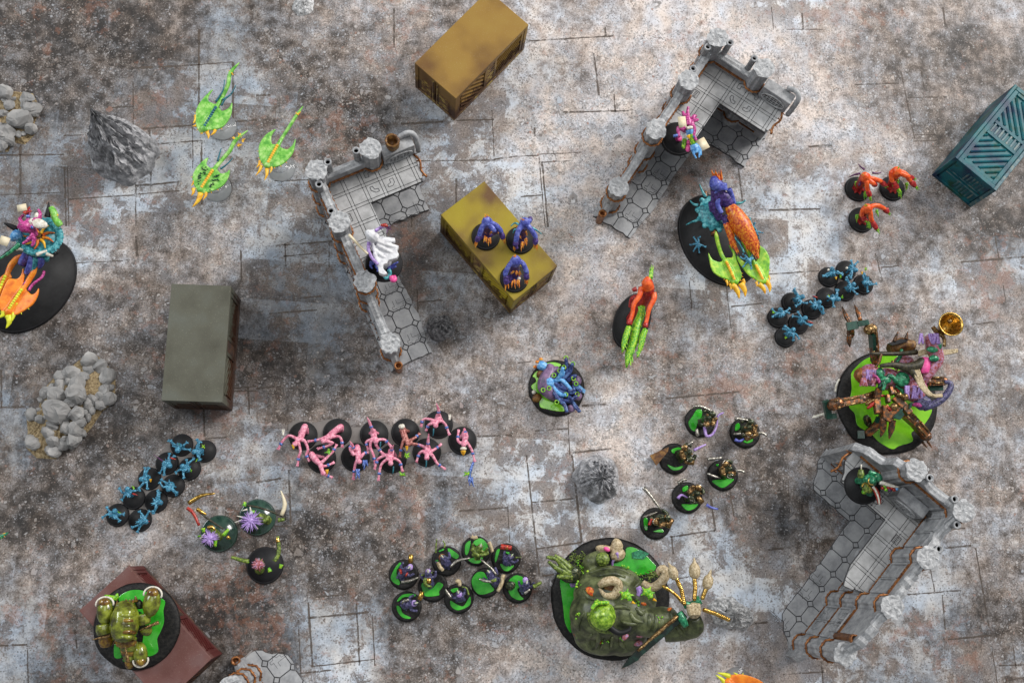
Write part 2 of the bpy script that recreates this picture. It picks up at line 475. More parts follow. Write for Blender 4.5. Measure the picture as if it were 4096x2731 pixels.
# printed joints between the slabs (a line of ink each, broken where dirt covers it); 2352-wide photo pixels
J = """306,187,306,293 327,296,443,288 343,297,347,430 352,332,463,323 442,280,443,387 313,157,443,150 443,150,535,143
457,67,457,250 535,143,535,280 47,333,47,447 0,448,147,442 148,383,152,520 155,383,158,520 157,458,310,448 310,427,413,418
310,447,413,438 312,420,312,520 257,248,307,245 147,312,193,310 0,357,147,355 535,280,590,276 463,323,463,470 921,285,1018,280
1048,277,1135,275 1130,253,1135,360 958,370,1138,368 1135,366,1176,361 905,20,905,110 945,467,945,522 1048,410,1048,467 588,220,621,218
630,416,718,413 1213,95,1409,83 1364,123,1376,220 1390,63,1391,83 1293,258,1443,255 1411,217,1413,257 1176,360,1239,357 1239,355,1336,350
1238,360,1252,522 1245,372,1259,522 1244,373,1309,370 1196,452,1248,448 1228,293,1228,313 1696,387,1706,467 1807,68,1897,68
1772,17,1777,67 2166,17,2171,60 1964,195,2064,192 2069,163,2101,320 2116,163,2122,200 2084,225,2174,223 2097,325,2151,323
2101,310,2151,310 1857,337,1911,333 1764,483,1884,480 1842,30,1845,68 170,604,283,599 313,542,315,589 3,849,3,935 0,935,60,934
530,892,588,887 530,899,588,897 570,889,573,952 468,939,470,1002 470,1007,520,1004 553,575,555,649 635,564,768,554 651,589,728,582
655,555,656,612 756,555,756,615 685,685,738,680 618,720,728,712 961,694,1018,689 958,665,960,722 588,892,645,887 821,774,865,770
1095,1002,1176,999 1189,834,1219,830 1336,932,1393,928 1304,955,1309,1045 1229,989,1304,984 1316,1039,1403,1030 1583,645,1589,709
1669,662,1679,755 1679,704,1764,695 1529,915,1699,899 1764,630,1881,622 2011,582,2027,645 2024,614,2064,611 2207,602,2352,590
2284,535,2294,592 2304,655,2311,695 2231,745,2284,740 63,1482,65,1568 0,1482,63,1479 172,1445,177,1488 588,1107,645,1098
663,1078,668,1202 631,1208,670,1207 708,1382,718,1528 711,1418,848,1405 715,1530,861,1513 818,1375,826,1528 685,1422,691,1545
690,1545,760,1538 725,1370,788,1365 1055,1173,1165,1165 1166,1162,1171,1245 855,1412,861,1528 1209,1045,1239,1322 1314,1045,1336,1245
1223,1153,1316,1145 1233,1260,1336,1245 1242,1322,1273,1318 1530,1122,1553,1120 1539,1232,1643,1218 1543,1330,1590,1323 1543,1232,1546,1272
1726,1105,1763,1100 1703,1435,1763,1428 1633,1145,1643,1218 1673,1105,1686,1185 2147,1260,2231,1252 2187,1215,2217,1212 2241,1258,2271,1438
2136,1302,2147,1358 2077,1365,2207,1355 2164,1365,2171,1445 2177,1468,2277,1458 2277,1482,2291,1568 2327,1485,2334,1535 2294,1528,2352,1525
2311,1562,2352,1555 1887,1518,1891,1568 1764,1262,1804,1258 1797,1548,1891,1542 2150,1240,2156,1262""".split()
def joints():
    rnd = random.Random(4)
    mb = MB()
    for j in J:
        a, bb, c, d = (float(q) * 1.7415 for q in j.split(','))
        p, q = at(a, bb), at(c, d)
        n = max(2, int((q - p).length / 4))
        t = (q - p).normalized(); nrm = Vector((-t.y, t.x, 0))
        w = rnd.uniform(0.6, 1.35)
        vs = []
        for i in range(n + 1):
            c0 = p + (q - p) * (i / n) + nrm * noise.noise(Vector((p.x + i * 0.7, p.y, 0))) * 0.5
            ww = w * (0.6 + 0.6 * rnd.random())
            vs += [c0 + nrm * ww + V3(0, 0, 0.12), c0 - nrm * ww + V3(0, 0, 0.12)]
        mb.add(vs, [(2 * i, 2 * i + 1, 2 * i + 3, 2 * i + 2) for i in range(n)])
    m, nt, b = nodes_of('joint_ink')
    tc = nt.nodes.new('ShaderNodeTexCoord').outputs['Object']
    n1 = tex(nt, 'ShaderNodeTexNoise', 85, tc, Detail=5.0, Roughness=0.7).outputs['Fac']
    nt.links.new(ramp(nt, n1, [(0.3, (0.045, 0.036, 0.03)), (0.7, (0.13, 0.095, 0.07))]), b.inputs['Base Color'])
    nt.links.new(maprange(nt, n1, 0.36, 0.52, 0.12, 0.72), b.inputs['Alpha'])
    b.inputs['Roughness'].default_value = 0.7
    mb.build('printed_joint', m, MAT, smooth=False)
joints()
# ================================================================ cargo containers
LBOX, WBOX, HBOX = 127.0, 63.3, 62.9
def rust_paint(name, cols, rust, amount=0.0, size=30, rough=0.5):
    """spray-painted plastic, mottled, with rust eaten in along the lower half of the sides"""
    m, nt, b = nodes_of(name)
    tc = nt.nodes.new('ShaderNodeTexCoord').outputs['Object']
    n1 = tex(nt, 'ShaderNodeTexNoise', 1000.0 / size, tc, Detail=3.0).outputs['Fac']
    k = len(cols)
    c = ramp(nt, n1, [(0.3 + 0.4 * i / (k - 1), q) for i, q in enumerate(cols)])
    g = tex(nt, 'ShaderNodeTexNoise', 900, tc, Detail=2.0).outputs['Fac']
    c = mixc(nt, mth(nt, 'MULTIPLY', maprange(nt, g, 0.6, 0.78), 0.10), c, (0.75, 0.7, 0.55))
    if rust:
        sep = nt.nodes.new('ShaderNodeSeparateXYZ'); nt.links.new(tc, sep.inputs[0])
        n2 = tex(nt, 'ShaderNodeTexNoise', 95, tc, Detail=6.0, Roughness=0.75).outputs['Fac']
        f = mth(nt, 'SUBTRACT', mth(nt, 'MULTIPLY_ADD', mth(nt, 'SUBTRACT', n2, 0.5), 0.09, 0.033 + amount), sep.outputs['Z'])
        c = mixc(nt, maprange(nt, f, -0.004, 0.014, 0.0, 0.9), c, rust)
    nt.links.new(c, b.inputs['Base Color'])
    b.inputs['Roughness'].default_value = rough
    b.inputs['Specular IOR Level'].default_value = 0.3
    bp = nt.nodes.new('ShaderNodeBump'); bp.inputs['Strength'].default_value = 0.2; bp.inputs['Distance'].default_value = 0.0004
    nt.links.new(g, bp.inputs['Height']); nt.links.new(bp.outputs['Normal'], b.inputs['Normal'])
    return m
def container(label, x, y, rotz, shell, trim, lying=False, group='cargo containers', dims=(LBOX, WBOX, HBOX)):
    L, Wd, Hh = dims
    t = thing('cargo_container', label, 'container', (x, y, 0), rotz, group)
    def fin(mb):
        if lying:   # turned onto its long side: roof faces +y, ribbed side faces up
            mb.tf(lambda p: V3(p.x, p.z - Hh / 2, -p.y + Wd / 2))
        return mb
    def part(name, mb, mat, parent=None, **k):
        return fin(mb).build(name, mat, parent or t, smooth=False, **k)
    e = 2.4
    part('shell', MB().box((0, 0, Hh / 2), (L - 2 * e, Wd - 2 * e, Hh - 4)), shell)
    part('roof', MB().box((0, 0, Hh - 2), (L, Wd, 4)), shell, bevel=0.5)
    part('skid', MB().box((0, 0, 2.2), (L, Wd, 4.4)), trim, bevel=0.5)
    for sx in (-1, 1):
        for sy in (-1, 1):
            part('corner_post', MB().box((sx * (L / 2 - 2.6), sy * (Wd / 2 - 2.6), Hh / 2), (5.2 - 0.06, 5.2 - 0.06, Hh - 8.4)), shell, bevel=0.4)
    for sy in (-1, 1):
        yy = sy * (Wd / 2 - e)
        # frame pieces of the ribbed side
        for zc in (7.6, Hh - 7.0):
            part('side_frame', MB().box((0, yy + sy * 0.9, zc), (L - 10.6, 1.9, 5.0)), shell, bevel=0.3)
        for xc in (-8.5, 8.5, -L / 2 + 7.4, L / 2 - 7.4):
            part('side_frame', MB().box((xc, yy + sy * 0.8, Hh / 2), (4.0, 1.7, Hh - 19.8)), shell, bevel=0.3)
        for k in range(7):
            zc = 13.6 + k * (Hh - 26.4) / 6
            part('grille_bar', MB().box((0, yy + sy * 0.5, zc), (12.8, 1.9, 2.6)), trim, bevel=0.3)
        for xs in (-1, 1):
            xa, xb = (10.6, L / 2 - 9.5)
            z0, z1 = 10.4, Hh - 9.8
            n = 9
            for k in range(n):
                # slanting ribs clipped to the panel
                c0 = (k + 0.5) / n * ((xb - xa) + (z1 - z0)) - (z1 - z0)
                pts = []
                for q in np.linspace(0, 1, 25):
                    xx = xa + c0 + q * (z1 - z0); zz = z0 + q * (z1 - z0)
                    if xa + 1 <= xx <= xb - 1: pts.append((xx, zz))
                if len(pts) < 3: continue
                (ax, az), (bx, bz) = pts[0], pts[-1]
                part('slanting_rib', MB().tube([(xs * ax, yy + sy * 0.2, az), (xs * bx, yy + sy * 0.2, bz)], 1.55, 6), shell)
    for sx in (-1, 1):
        xx = sx * (L / 2 - e)
        for sy in (-1, 1):
            d = part('door', MB().box((xx + sx * 0.7, sy * (Wd / 4 - 1.8), Hh / 2), (1.6, Wd / 2 - 5.4, Hh - 13)), shell, bevel=0.3)
            for k in range(6):
                part('vent_slat', MB().box((xx + sx * 1.7, sy * (Wd / 4 - 2), 12 + k * 4.6), (1.2, 15, 1.7)), trim, d)
            part('door_bar', MB().tube([(xx + sx * 2, sy * 3.2, 7), (xx + sx * 2, sy * 3.2, Hh - 7)], 0.8, 6), trim, d)
    return t
yellowA = rust_paint('ochre_paint', [(0.10, 0.042, 0.014), (0.27, 0.155, 0.03), (0.32, 0.21, 0.042)], (0.045, 0.015, 0.007), 0.0, 85)
yellowB = rust_paint('lemon_paint', [(0.13, 0.066, 0.024), (0.30, 0.22, 0.018), (0.35, 0.28, 0.014)], (0.05, 0.018, 0.007), -0.004, 60)
greyP = rust_paint('olive_grey_paint', [(0.066, 0.064, 0.046), (0.095, 0.094, 0.07), (0.108, 0.113, 0.092)], (0.05, 0.016, 0.006), 0.004, 34)
redP = rust_paint('oxide_red_paint', [(0.12, 0.045, 0.036), (0.15, 0.068, 0.06), (0.155, 0.088, 0.083)], (0.075, 0.010, 0.009), 0.02, 30)
tealP = rust_paint('teal_paint', [(0.002, 0.012, 0.055), (0.002, 0.05, 0.08), (0.003, 0.11, 0.13), (0.012, 0.04, 0.010)], None, 0, 26, 0.42)
trimY = paint('rusted_yellow_trim', [(0.05, 0.02, 0.01), (0.13, 0.06, 0.02), (0.36, 0.26, 0.06)], 9, 0.5)
trimD = paint('dark_rust_trim', [(0.02, 0.015, 0.012), (0.05, 0.022, 0.012), (0.10, 0.04, 0.015)], 9, 0.5)
trimT = paint('dark_teal_trim', [(0.004, 0.02, 0.03), (0.02, 0.10, 0.13), (0.12, 0.15, 0.13)], 10, 0.42)
container('ochre yellow cargo container with plain roof, nothing standing on it, above the grey ruins', 45.7, 584.9, 0.84846, yellowA, trimY)
container('bright yellow cargo container carrying three purple figures on its roof', 77.4, 349.2, -0.8694, yellowB, trimY)
container('olive grey cargo container with dark rusty sides and an empty roof', -245.8, 227.9, -1.59125, greyP, trimD)
container('oxide red cargo container carrying the lobster monster', -278.8, -72.9, -0.80238, redP, trimD)
container('teal blue cargo container lying on its side, slanted ribs facing up', 681.07, 492.93, 0.85235, tealP, trimT, True, dims=(LBOX, 59.8, 61.7))

# ================================================================ ruined buildings
stone = paint('ruin_stone', [(0.20, 0.205, 0.215), (0.30, 0.305, 0.315), (0.41, 0.415, 0.42)], 9, 0.62, bump=0.35)
stone_pale = paint('broken_stone', [(0.25, 0.253, 0.258), (0.36, 0.364, 0.37), (0.5, 0.505, 0.51)], 4, 0.75, bump=0.6)
tile_lo = paint('tile_stone', [(0.24, 0.245, 0.255), (0.33, 0.335, 0.345), (0.40, 0.405, 0.41)], 15, 0.55)
tile_hi = paint('upper_tile_stone', [(0.30, 0.30, 0.297), (0.39, 0.39, 0.388), (0.48, 0.48, 0.48)], 14, 0.55)
groove = paint('groove_wash', [(0.045, 0.045, 0.048), (0.09, 0.09, 0.095)], 5, 0.7)
rust = paint('rusty_metal', [(0.09, 0.03, 0.012), (0.24, 0.085, 0.02), (0.36, 0.15, 0.045)], 4, 0.42, 0.35)
rust_dk = paint('brown_rust', [(0.06, 0.022, 0.008), (0.14, 0.06, 0.012), (0.25, 0.13, 0.03)], 5, 0.5, 0.2)
def clip_poly(subj, clip):
    out = list(subj)
    for i in range(len(clip)):
        a, b = clip[i], clip[(i + 1) % len(clip)]
        ins = lambda p: (b[0] - a[0]) * (p[1] - a[1]) - (b[1] - a[1]) * (p[0] - a[0]) >= 0
        src, out = out, []
        for j in range(len(src)):
            p, q = src[j - 1], src[j]
            ip, iq = ins(p), ins(q)
            if ip != iq:
                d1 = (b[0] - a[0]) * (p[1] - a[1]) - (b[1] - a[1]) * (p[0] - a[0])
                d2 = (b[0] - a[0]) * (q[1] - a[1]) - (b[1] - a[1]) * (q[0] - a[0])
                t = d1 / (d1 - d2); out.append((p[0] + (q[0] - p[0]) * t, p[1] + (q[1] - p[1]) * t))
            if iq: out.append(q)
        if not out: return []
    return out
def area2(p): return abs(sum(p[i - 1][0] * p[i][1] - p[i][0] * p[i - 1][1] for i in range(len(p)))) / 2
def ragged(poly, rnd, edges, amp=2.2, step=5.0):
    out = []
    n = len(poly)
    for i in range(n):
        a, b = poly[i], poly[(i + 1) % n]; out.append(a)
        if i in edges:
            L = math.hypot(b[0] - a[0], b[1] - a[1]); k = max(1, int(L / step))
            nx, ny = -(b[1] - a[1]) / L, (b[0] - a[0]) / L
            for j in range(1, k):
                r = rnd.uniform(-amp, amp); t = (j + rnd.uniform(-.3, .3)) / k
                out.append((a[0] + (b[0] - a[0]) * t + nx * r, a[1] + (b[1] - a[1]) * t + ny * r))
    return out
OCT = lambda r, c: [(r, -c), (r, c), (c, r), (-c, r), (-r, c), (-r, -c), (-c, -r), (c, -r)]
def ruin(label, x, y, phi, heights, mirror=False, seed=1, full=False, only_end=False):
    rnd = random.Random(seed)
    t = thing('ruined_building', label, 'ruin', (x, y, 0), phi, 'grey ruined buildings')
    sg = -1 if mirror else 1
    def put(name, mb, mat, parent=None, **k):
        mb.tf(lambda p: V3(p.x, p.y * sg, p.z))
        return mb.build(name, mat, parent or t, flip=mirror, **k)
    Z1 = 90.0
    bay = 61.5
    # ---- lower floor
    if only_end:
        lo = ragged([(-9, -132), (40, -132), (38, -149), (41, -178), (18, -202), (-9, -205)], rnd, (1, 2, 3, 4), 1.6)
        up = []
    elif full:
        lo = ragged([(-9, 8), (110, 8), (108, -10), (92, -39), (39.5, -39.5), (36, -90), (34, -172), (19, -187), (3, -197), (-9, -200)], rnd, (1, 2, 3, 5, 6, 7, 8), 1.2)
        up = ragged([(2.5, -2.5), (104, -2.5), (106, -14), (98, -28), (95, -37.9), (34.2, -37.9), (34.2, -100), (27, -122), (2.5, -112)], rnd, (1, 2, 3, 6, 7), 1.4, 6)
    else:
        lo = ragged([(-9, 8), (110, 8), (110, -20), (108, -36), (109, -46), (82, -44.5), (61, -45), (46, -58), (44, -107), (45, -141), (46, -161), (43, -182), (42, -203), (15, -202), (-9, -205)], rnd, (1, 2, 3, 4, 5, 6, 8, 9, 10, 11, 12, 13), 1.2)
        up = ragged([(2.5, -2.5), (108, -2.5), (106, -31), (104, -39.7), (42, -40), (41.5, -100), (33, -116), (2.5, -112)], rnd, (1, 2, 5, 6), 1.3, 6)
    plate = put('ground_floor', MB().prism(lo, 0, 3.0), groove, smooth=False)
    pit, ox, oy = 21.5, 17.2 - 21.5, -120.9 + 21.5 * 6
    g = 0.42
    for i in range(-1, 8):
        for j in range(-1, 12):
            cx, cy = ox + (i + 0.5) * pit, oy - (j + 0.5) * pit
            c = [(cx + a, cy + b) for a, b in OCT(pit / 2 - g, pit / 2 - 4.4)]
            q = clip_poly(lo, c)
            if len(q) >= 3 and area2(q) > 10:
                put('floor_tile', MB().prism(q, 3.0, 4.1 + rnd.uniform(-.12, .12), 0.25), tile_lo, plate, smooth=False)
            nx, ny = ox + i * pit, oy - j * pit
            d = 3.3
            q = clip_poly(lo, [(nx + d, ny), (nx, ny + d), (nx - d, ny), (nx, ny - d)])
            if len(q) >= 3 and area2(q) > 6:
                put('inset_tile', MB().prism(q, 3.0, 4.0, 0.2), tile_lo, plate, smooth=False)
    def engrave(pl, z, parent, w=0.42, closed=False):
        mb = MB()
        pl = list(pl) + ([pl[0]] if closed else [])
        for a, b in zip(pl, pl[1:]):
            if math.hypot(b[0] - a[0], b[1] - a[1]) > 0.1: mb.bar((a[0], a[1], z), (b[0], b[1], z), w, 0.3)
        put('engraved_line', mb, groove, parent, smooth=False)
    for k, yc in enumerate((-109, -130, -173)):
        xx = 28
        engrave([(xx - 3, yc), (xx - 3, yc - 7), (xx - 6, yc - 7), (xx - 6, yc - 10), (xx - 2, yc - 10), (xx, yc - 14), (xx + 3, yc - 10), (xx + 7, yc - 10), (xx + 7, yc - 7), (xx + 20, yc - 7)], 4.15, plate)
        engrave([(xx + 1, yc), (xx + 1, yc - 5), (xx + 20, yc - 5)], 4.15, plate)
    if not only_end:
        engrave([(48, -42), (55, -46), (62, -42), (68, -46), (76, -42), (84, -46), (92, -44), (99, -44)], 4.15, plate)
        engrave([(48, -46), (55, -42), (62, -46), (68, -42), (76, -46), (84, -42), (92, -47), (99, -47)], 4.15, plate)
        engrave([(95, -30), (95, -55), (92, -55), (92, -58)], 4.15, plate)
        engrave([(97.5, -33), (97.5, -55), (101, -55)], 4.15, plate)
    # ---- upper floor
    if up:
        uf = put('upper_floor', MB().prism(up, Z1 - 5, Z1 - 1.1), groove, smooth=False)
        p2 = 19.2
        for i in range(0, 7):
            for j in range(0, 8):
                cx, cy = (15.0 if full else 23.1) + (i - 0.5) * p2, (-18.6 if full else -19.2) - (j - 0.5) * p2
                h = p2 / 2 - 2.05
                q = clip_poly(up, [(cx + h, cy - h), (cx + h, cy + h), (cx - h, cy + h), (cx - h, cy - h)])
                if len(q) >= 3 and area2(q) > 8:
                    put('floor_tile', MB().prism(q, Z1 - 1.1, Z1 + rnd.uniform(-.1, .12), 0.25), tile_hi, uf, smooth=False)
                # border straps with a stud half way
                for hor in (0, 1):
                    sx, sy = (cx, cy - p2 / 2) if hor else (cx - p2 / 2, cy)
                    a, b = (p2 / 2 - 2.3, 1.5) if hor else (1.5, p2 / 2 - 2.3)
                    q = clip_poly(up, [(sx + a, sy - b), (sx + a, sy + b), (sx - a, sy + b), (sx - a, sy - b)])
                    if len(q) >= 3 and area2(q) > 6:
                        put('border_strip', MB().prism(q, Z1 - 1.1, Z1 - 0.15), tile_hi, uf, smooth=False)
                q = clip_poly(up, [(cx - p2 / 2 + a_, cy - p2 / 2 + b_) for a_, b_ in OCT(1.9, 0.8)])
                if len(q) >= 3 and area2(q) > 4:
                    put('stud', MB().prism(q, Z1 - 1.1, Z1 + 0.05), tile_hi, uf, smooth=False)
        for (cx, cy, pl) in ((52, -8.6, [(-4, -4), (-4, 2), (0, 4), (4, 4), (4, 1), (0, 0), (0, -4)]), (71, -8.6, [(-4, 4), (2, 4), (4, 0), (4, -4), (1, -4), (0, 0), (-4, 0)]),
                             (52, -27.8, [(-4, 4), (-4, 0), (0, -4), (4, -4), (4, -1), (0, 0), (-1, 4)]), (71, -27.8, [(-4, -4), (-4, -1), (0, 0), (0, 4), (4, 4), (4, -1), (1, -4)]),
                             (13, -47, [(-3.5, -4.5), (3.5, -4.5), (3.5, 4.5), (-3.5, 4.5)])):
            engrave([(cx + a, cy + b) for a, b in pl], Z1 + 0.1, uf, 0.6, True)
        for k in range(4):
            engrave([(11, -50 + k * 1.9), (15, -50 + k * 1.9)], Z1 + 0.1, uf, 0.6)
    # ---- pillars
    pos = [(0, 0), (bay, 0), (0, -bay), (0, -2 * bay), (0, -3 * bay)]
    if only_end: pos = [pos[4]]
    for k, (cx, cy) in enumerate(pos):
        h = heights[k]
        mb = MB()
        n = 24
        prof = [(13.2, 0), (13.2, 5), (11.2, 9), (10.2, 11)]
        z = 16.0
        while z < h - 4: prof.append((10.2, z)); z += 11
        prof += [(10.4, h - 3), (11.0, h - 1.5)]
        vs, fs = [], []
        for r, zz in prof:
            for a in range(n):
                th = 2 * math.pi * a / n
                oc = 1.0 / math.cos(((th + math.pi / 8) % (math.pi / 4)) - math.pi / 8)
                rr = r * 0.96 * oc * (0.90 if (a % 3 == 0 and 11 < zz < h - 3.5) else 1.0)
                vs.append((cx + rr * math.cos(th), cy + rr * math.sin(th), zz))
        for i in range(len(prof) - 1):
            for a in range(n):
                fs.append((i * n + a, i * n + (a + 1) % n, (i + 1) * n + (a + 1) % n, (i + 1) * n + a))
        mb.add(vs, fs)
        pil = put('pillar', mb, stone, smooth=False)
        # torn top
        m2 = MB(); vs, fs = [], []
        rings = ((11.0, -1.6), (11.9, 0.2), (9.6, 0.7), (7.2, 0.3), (4.6, 0.5), (2.0, 0.3))
        for r, dz in rings:
            for a in range(n):
                th = 2 * math.pi * a / n
                j = rnd.uniform(-1.6, 1.2) if r > 11.5 else rnd.uniform(-.7, .7)
                th += rnd.uniform(-.08, .08)
                vs.append((cx + (r + j) * math.cos(th), cy + (r + j) * math.sin(th), h + dz + rnd.uniform(-.35, .35) + 1.1 * noise.noise(Vector((cx + r * math.cos(th), cy + r * math.sin(th), seed)) / 4)))
        for i in range(len(rings) - 1):
            for a in range(n):
                fs.append((i * n + a, i * n + (a + 1) % n, (i + 1) * n + (a + 1) % n, (i + 1) * n + a))
        fs.append(tuple(range((len(rings) - 1) * n, len(rings) * n)))
        put('broken_top', m2.add(vs, fs), stone_pale, pil, smooth=False)
        for zr in (13, 54, 97, 143):
            if zr < h - 6:
                ring = [(cx + 11.6 * math.cos(math.pi / 8 + a * math.pi / 4), cy + 11.6 * math.sin(math.pi / 8 + a * math.pi / 4), zr) for a in range(9)]
                r_ = MB().tube(ring, 1.25, 6, False)
                for a in range(8):
                    r_.ell((cx + 11.9 * math.cos(a * math.pi / 4), cy + 11.9 * math.sin(a * math.pi / 4), zr), 1.0, None, 5, 4)
                put('rusty_band', r_, rust, pil)
    # ---- wall bays between the pillars
    def wall(a, b, tops, broken=True, panels=True):
        """a, b plan points; tops list of (t, z) for the upper outline"""
        A, B = Vector((*a, 0)), Vector((*b, 0)); d = (B - A); L = d.length; u = d / L
        nrm = Vector((u.y, -u.x, 0))
        prof = []
        for (t0, z0), (t1, z1) in zip(tops, tops[1:]):
            k = max(1, int(abs(t1 - t0) * L / 4)) if broken else 1
            for i in range(k):
                q = i / k; prof.append((t0 + (t1 - t0) * q, z0 + (z1 - z0) * q + (rnd.uniform(-1.6, 1.6) if broken and 0 < q else 0)))
        prof.append(tops[-1])
        th = 4.4
        vs = []
        for s_ in (-th, th):
            for tt, z in prof: vs.append(A + u * tt * L + nrm * s_ + V3(0, 0, z))
        for s_ in (-th, th):
            for tt, z in prof: vs.append(A + u * tt * L + nrm * s_ + V3(0, 0, 2.5))
        n = len(prof); fs = []
        for i in range(n - 1):
            fs.append((i, n + i, n + i + 1, i + 1))                       # top
            fs.append((i, i + 1, 2 * n + i + 1, 2 * n + i)); fs.append((n + i, 3 * n + i, 3 * n + i + 1, n + i + 1))
        fs.append((0, 2 * n, 3 * n, n)); fs.append((n - 1, 2 * n - 1, 4 * n - 1, 3 * n - 1))
        w = put('wall_bay', MB().add(vs, fs), stone, smooth=False)
        # pale crumbled edge
        cr = MB()
        for (t0, z0), (t1, z1) in zip(prof, prof[1:]):
            p0 = A + u * t0 * L + V3(0, 0, z0); p1 = A + u * t1 * L + V3(0, 0, z1)
            ww = th + rnd.uniform(0.1, 0.9)
            cr.add([p0 - nrm * ww + V3(0, 0, -.8), p0 + nrm * ww + V3(0, 0, -.8), p0 + V3(0, 0, 0.9), p1 - nrm * ww + V3(0, 0, -.8), p1 + nrm * ww + V3(0, 0, -.8), p1 + V3(0, 0, 0.9)],
                   [(0, 3, 5, 2), (1, 2, 5, 4), (0, 1, 4, 3), (0, 2, 1), (3, 4, 5)])
        put('crumbled_edge', cr, stone_pale, w, smooth=False)
        zmin = lambda q0, q1: min([z for tt, z in prof if q0 - .08 <= tt <= q1 + .08] + [prof[0][1] + (prof[-1][1] - prof[0][1]) * .5])
        t0, t1 = 12.0 / L, 1 - 12.0 / L
        if t1 <= t0: return w
        for side in (-1, 1):
            P = lambda tt, z, o: A + u * tt * L + nrm * side * (th + o) + V3(0, 0, z)
            for zr in (13, 54, 97, 143):
                if zr < zmin(t0, t1) - 4:
                    r_ = MB().bar(P(t0, zr, .9), P(t1, zr, .9), 1.9, 2.1)
                    for k in range(7): r_.ell(P(t0 + (t1 - t0) * (k + .5) / 7, zr + 0.3, 2.0), 0.85, None, 5, 4)
                    put('rusty_rail', r_, rust, w, smooth=False)
            if panels:
                for z0, z1 in ((17, 50), (58, 86), (101, 139), (148, 158)):
                    if z1 < zmin(t0, t1) - 3:
                        for q0, q1 in ((t0, .49), (.51, t1)):
                            fr = MB()
                            fr.bar(P(q0, z0, .8), P(q1, z0, .8), 1.7, 2.2); fr.bar(P(q0, z1, .8), P(q1, z1, .8), 1.7, 2.2)
                            for q in (q0, q1): fr.box(P(q, (z0 + z1) / 2, .85), (2.1, 2.1, z1 - z0 - 2.3))
                            put('panel_frame', fr, stone, w, smooth=False)
        return w
    if only_end:
        wall((0, -3 * bay), (0, -3 * bay - 20), [(0, 60), (.5, 44), (1, 26)])
        wall((0, -3 * bay), (0, -2 * bay), [(0, 110), (.5, 116), (1, 112)])
    elif full:
        wall((0, 0), (bay, 0), [(0, 158), (.5, 150), (1, 156)])
        wall((bay, 0), (bay + 48, 0), [(0, 150), (.35, 142), (.4, 118), (.8, 110), (1, 92)])
        wall((0, 0), (0, -bay), [(0, 156), (.5, 146), (1, 156)])
        wall((0, -bay), (0, -2 * bay), [(0, 158), (.3, 150), (.34, 158), (.6, 152), (.64, 159), (1, 157)])
        wall((0, -2 * bay), (0, -3 * bay), [(0, 158), (.4, 152), (.44, 158), (.8, 150), (1, 128)])
        wall((0, -3 * bay), (0, -3 * bay - 20), [(0, 60), (.6, 40), (1, 22)])
    else:
        wall((0, 0), (bay, 0), [(0, 110), (1, 110)], False)
        wall((0, 0), (0, -bay), [(0, 118), (.5, 114), (1, 116)])
        wall((0, -bay), (0, -2 * bay), [(0, 118), (.4, 112), (1, heights[3] - 3)])
        wall((0, -2 * bay), (0, -3 * bay), [(0, heights[3] - 20), (.25, 76), (.6, 62), (1, heights[4] - 4)])
        wall((0, -3 * bay), (0, -3 * bay - 20), [(0, 44), (.6, 30), (1, 20)])
        wall((bay, 0), (bay + 46, 0), [(0, 96), (1, 95)], False)
    # ---- pipes, vent cabinet, broken bits
    def pipe(cx, cy, z0, z1, r=3.4):
        p = put('pipe', MB().lathe([(r, z0), (r, z1 - 2.5), (r + .7, z1 - 2.2), (r + .7, z1), (r - .9, z1), (r - .9, z1 - 4)], 12, (cx, cy, 0)), stone)
        put('pipe_mouth', MB().lathe([(0, z1 - 3.4), (r - 0.95, z1 - 3.4)], 12, (cx, cy, 0)), groove, p)
    if not only_end:
        for cx, cy in ((14.5, 3.2), (bay - 15, 3.2)): pipe(cx, cy, 60, heights[0] + 1)
        for cx, cy in ((-3.2, -15), (-3.2, -bay + 15)): pipe(cx, cy, 60, heights[0] - 1)
        put('rusty_rod', MB().limb([(107, -8, Z1), (110, -18, Z1 + 2), (107, -28, Z1), (110, -37, Z1 - 2)], 1.3, 6), rust)
        for k in range(4):
            put('rusty_rod', MB().spike((105, -6 - 9 * k, Z1 - 2), (112, -8 - 9 * k, Z1 - 1), 1.2), rust)
        vx = bay + 29 if not full else 30.0
        vy = 0.0 if not full else -10.5
        vc = put('vent_cabinet', MB().box((vx, vy - 1, Z1 + 12), (36, 13, 24)), stone, smooth=False, bevel=0.8)
        ring = [(vx + 14.5 * math.cos(a), vy - 8.3, Z1 + 11 + 8.2 * math.sin(a)) for a in np.linspace(0, 2 * math.pi, 25)]
        put('vent_rim', MB().tube(ring, 0.9, 6, False), stone_pale, vc)
        put('vent_recess', MB().tube([(vx, vy - 7.1, Z1 + 11), (vx, vy - 7.65, Z1 + 11)], 1, 24).tf(lambda p: V3(vx + (p.x - vx) * 13.5, p.y, Z1 + 11 + (p.z - Z1 - 11) * 7.4)), groove, vc, smooth=False)
        for k in range(7):
            xx = -12 + 4 * k; hz = 7.2 * math.sqrt(max(0.05, 1 - (xx / 14.0) ** 2))
            put('vent_bar', MB().box((vx + xx, vy - 8.1, Z1 + 11), (1.1, 0.8, 2 * hz)), stone_pale, vc, smooth=False)
        for k in range(3):
            zz = -4 + 4 * k; hx = 13.4 * math.sqrt(1 - (zz / 8.2) ** 2)
            put('vent_bar', MB().box((vx, vy - 8.25, Z1 + 11 + zz), (2 * hx, 0.7, 1.0)), stone_pale, vc, smooth=False)
        if not full: put('bent_pipe', MB().limb([(bay + 34, 6, Z1 + 26), (bay + 44, 7, Z1 + 29), (bay + 51, 3, Z1 + 26), (bay + 52, -4, Z1 + 14), (bay + 52, -6, Z1)], 3.0, 10), stone)
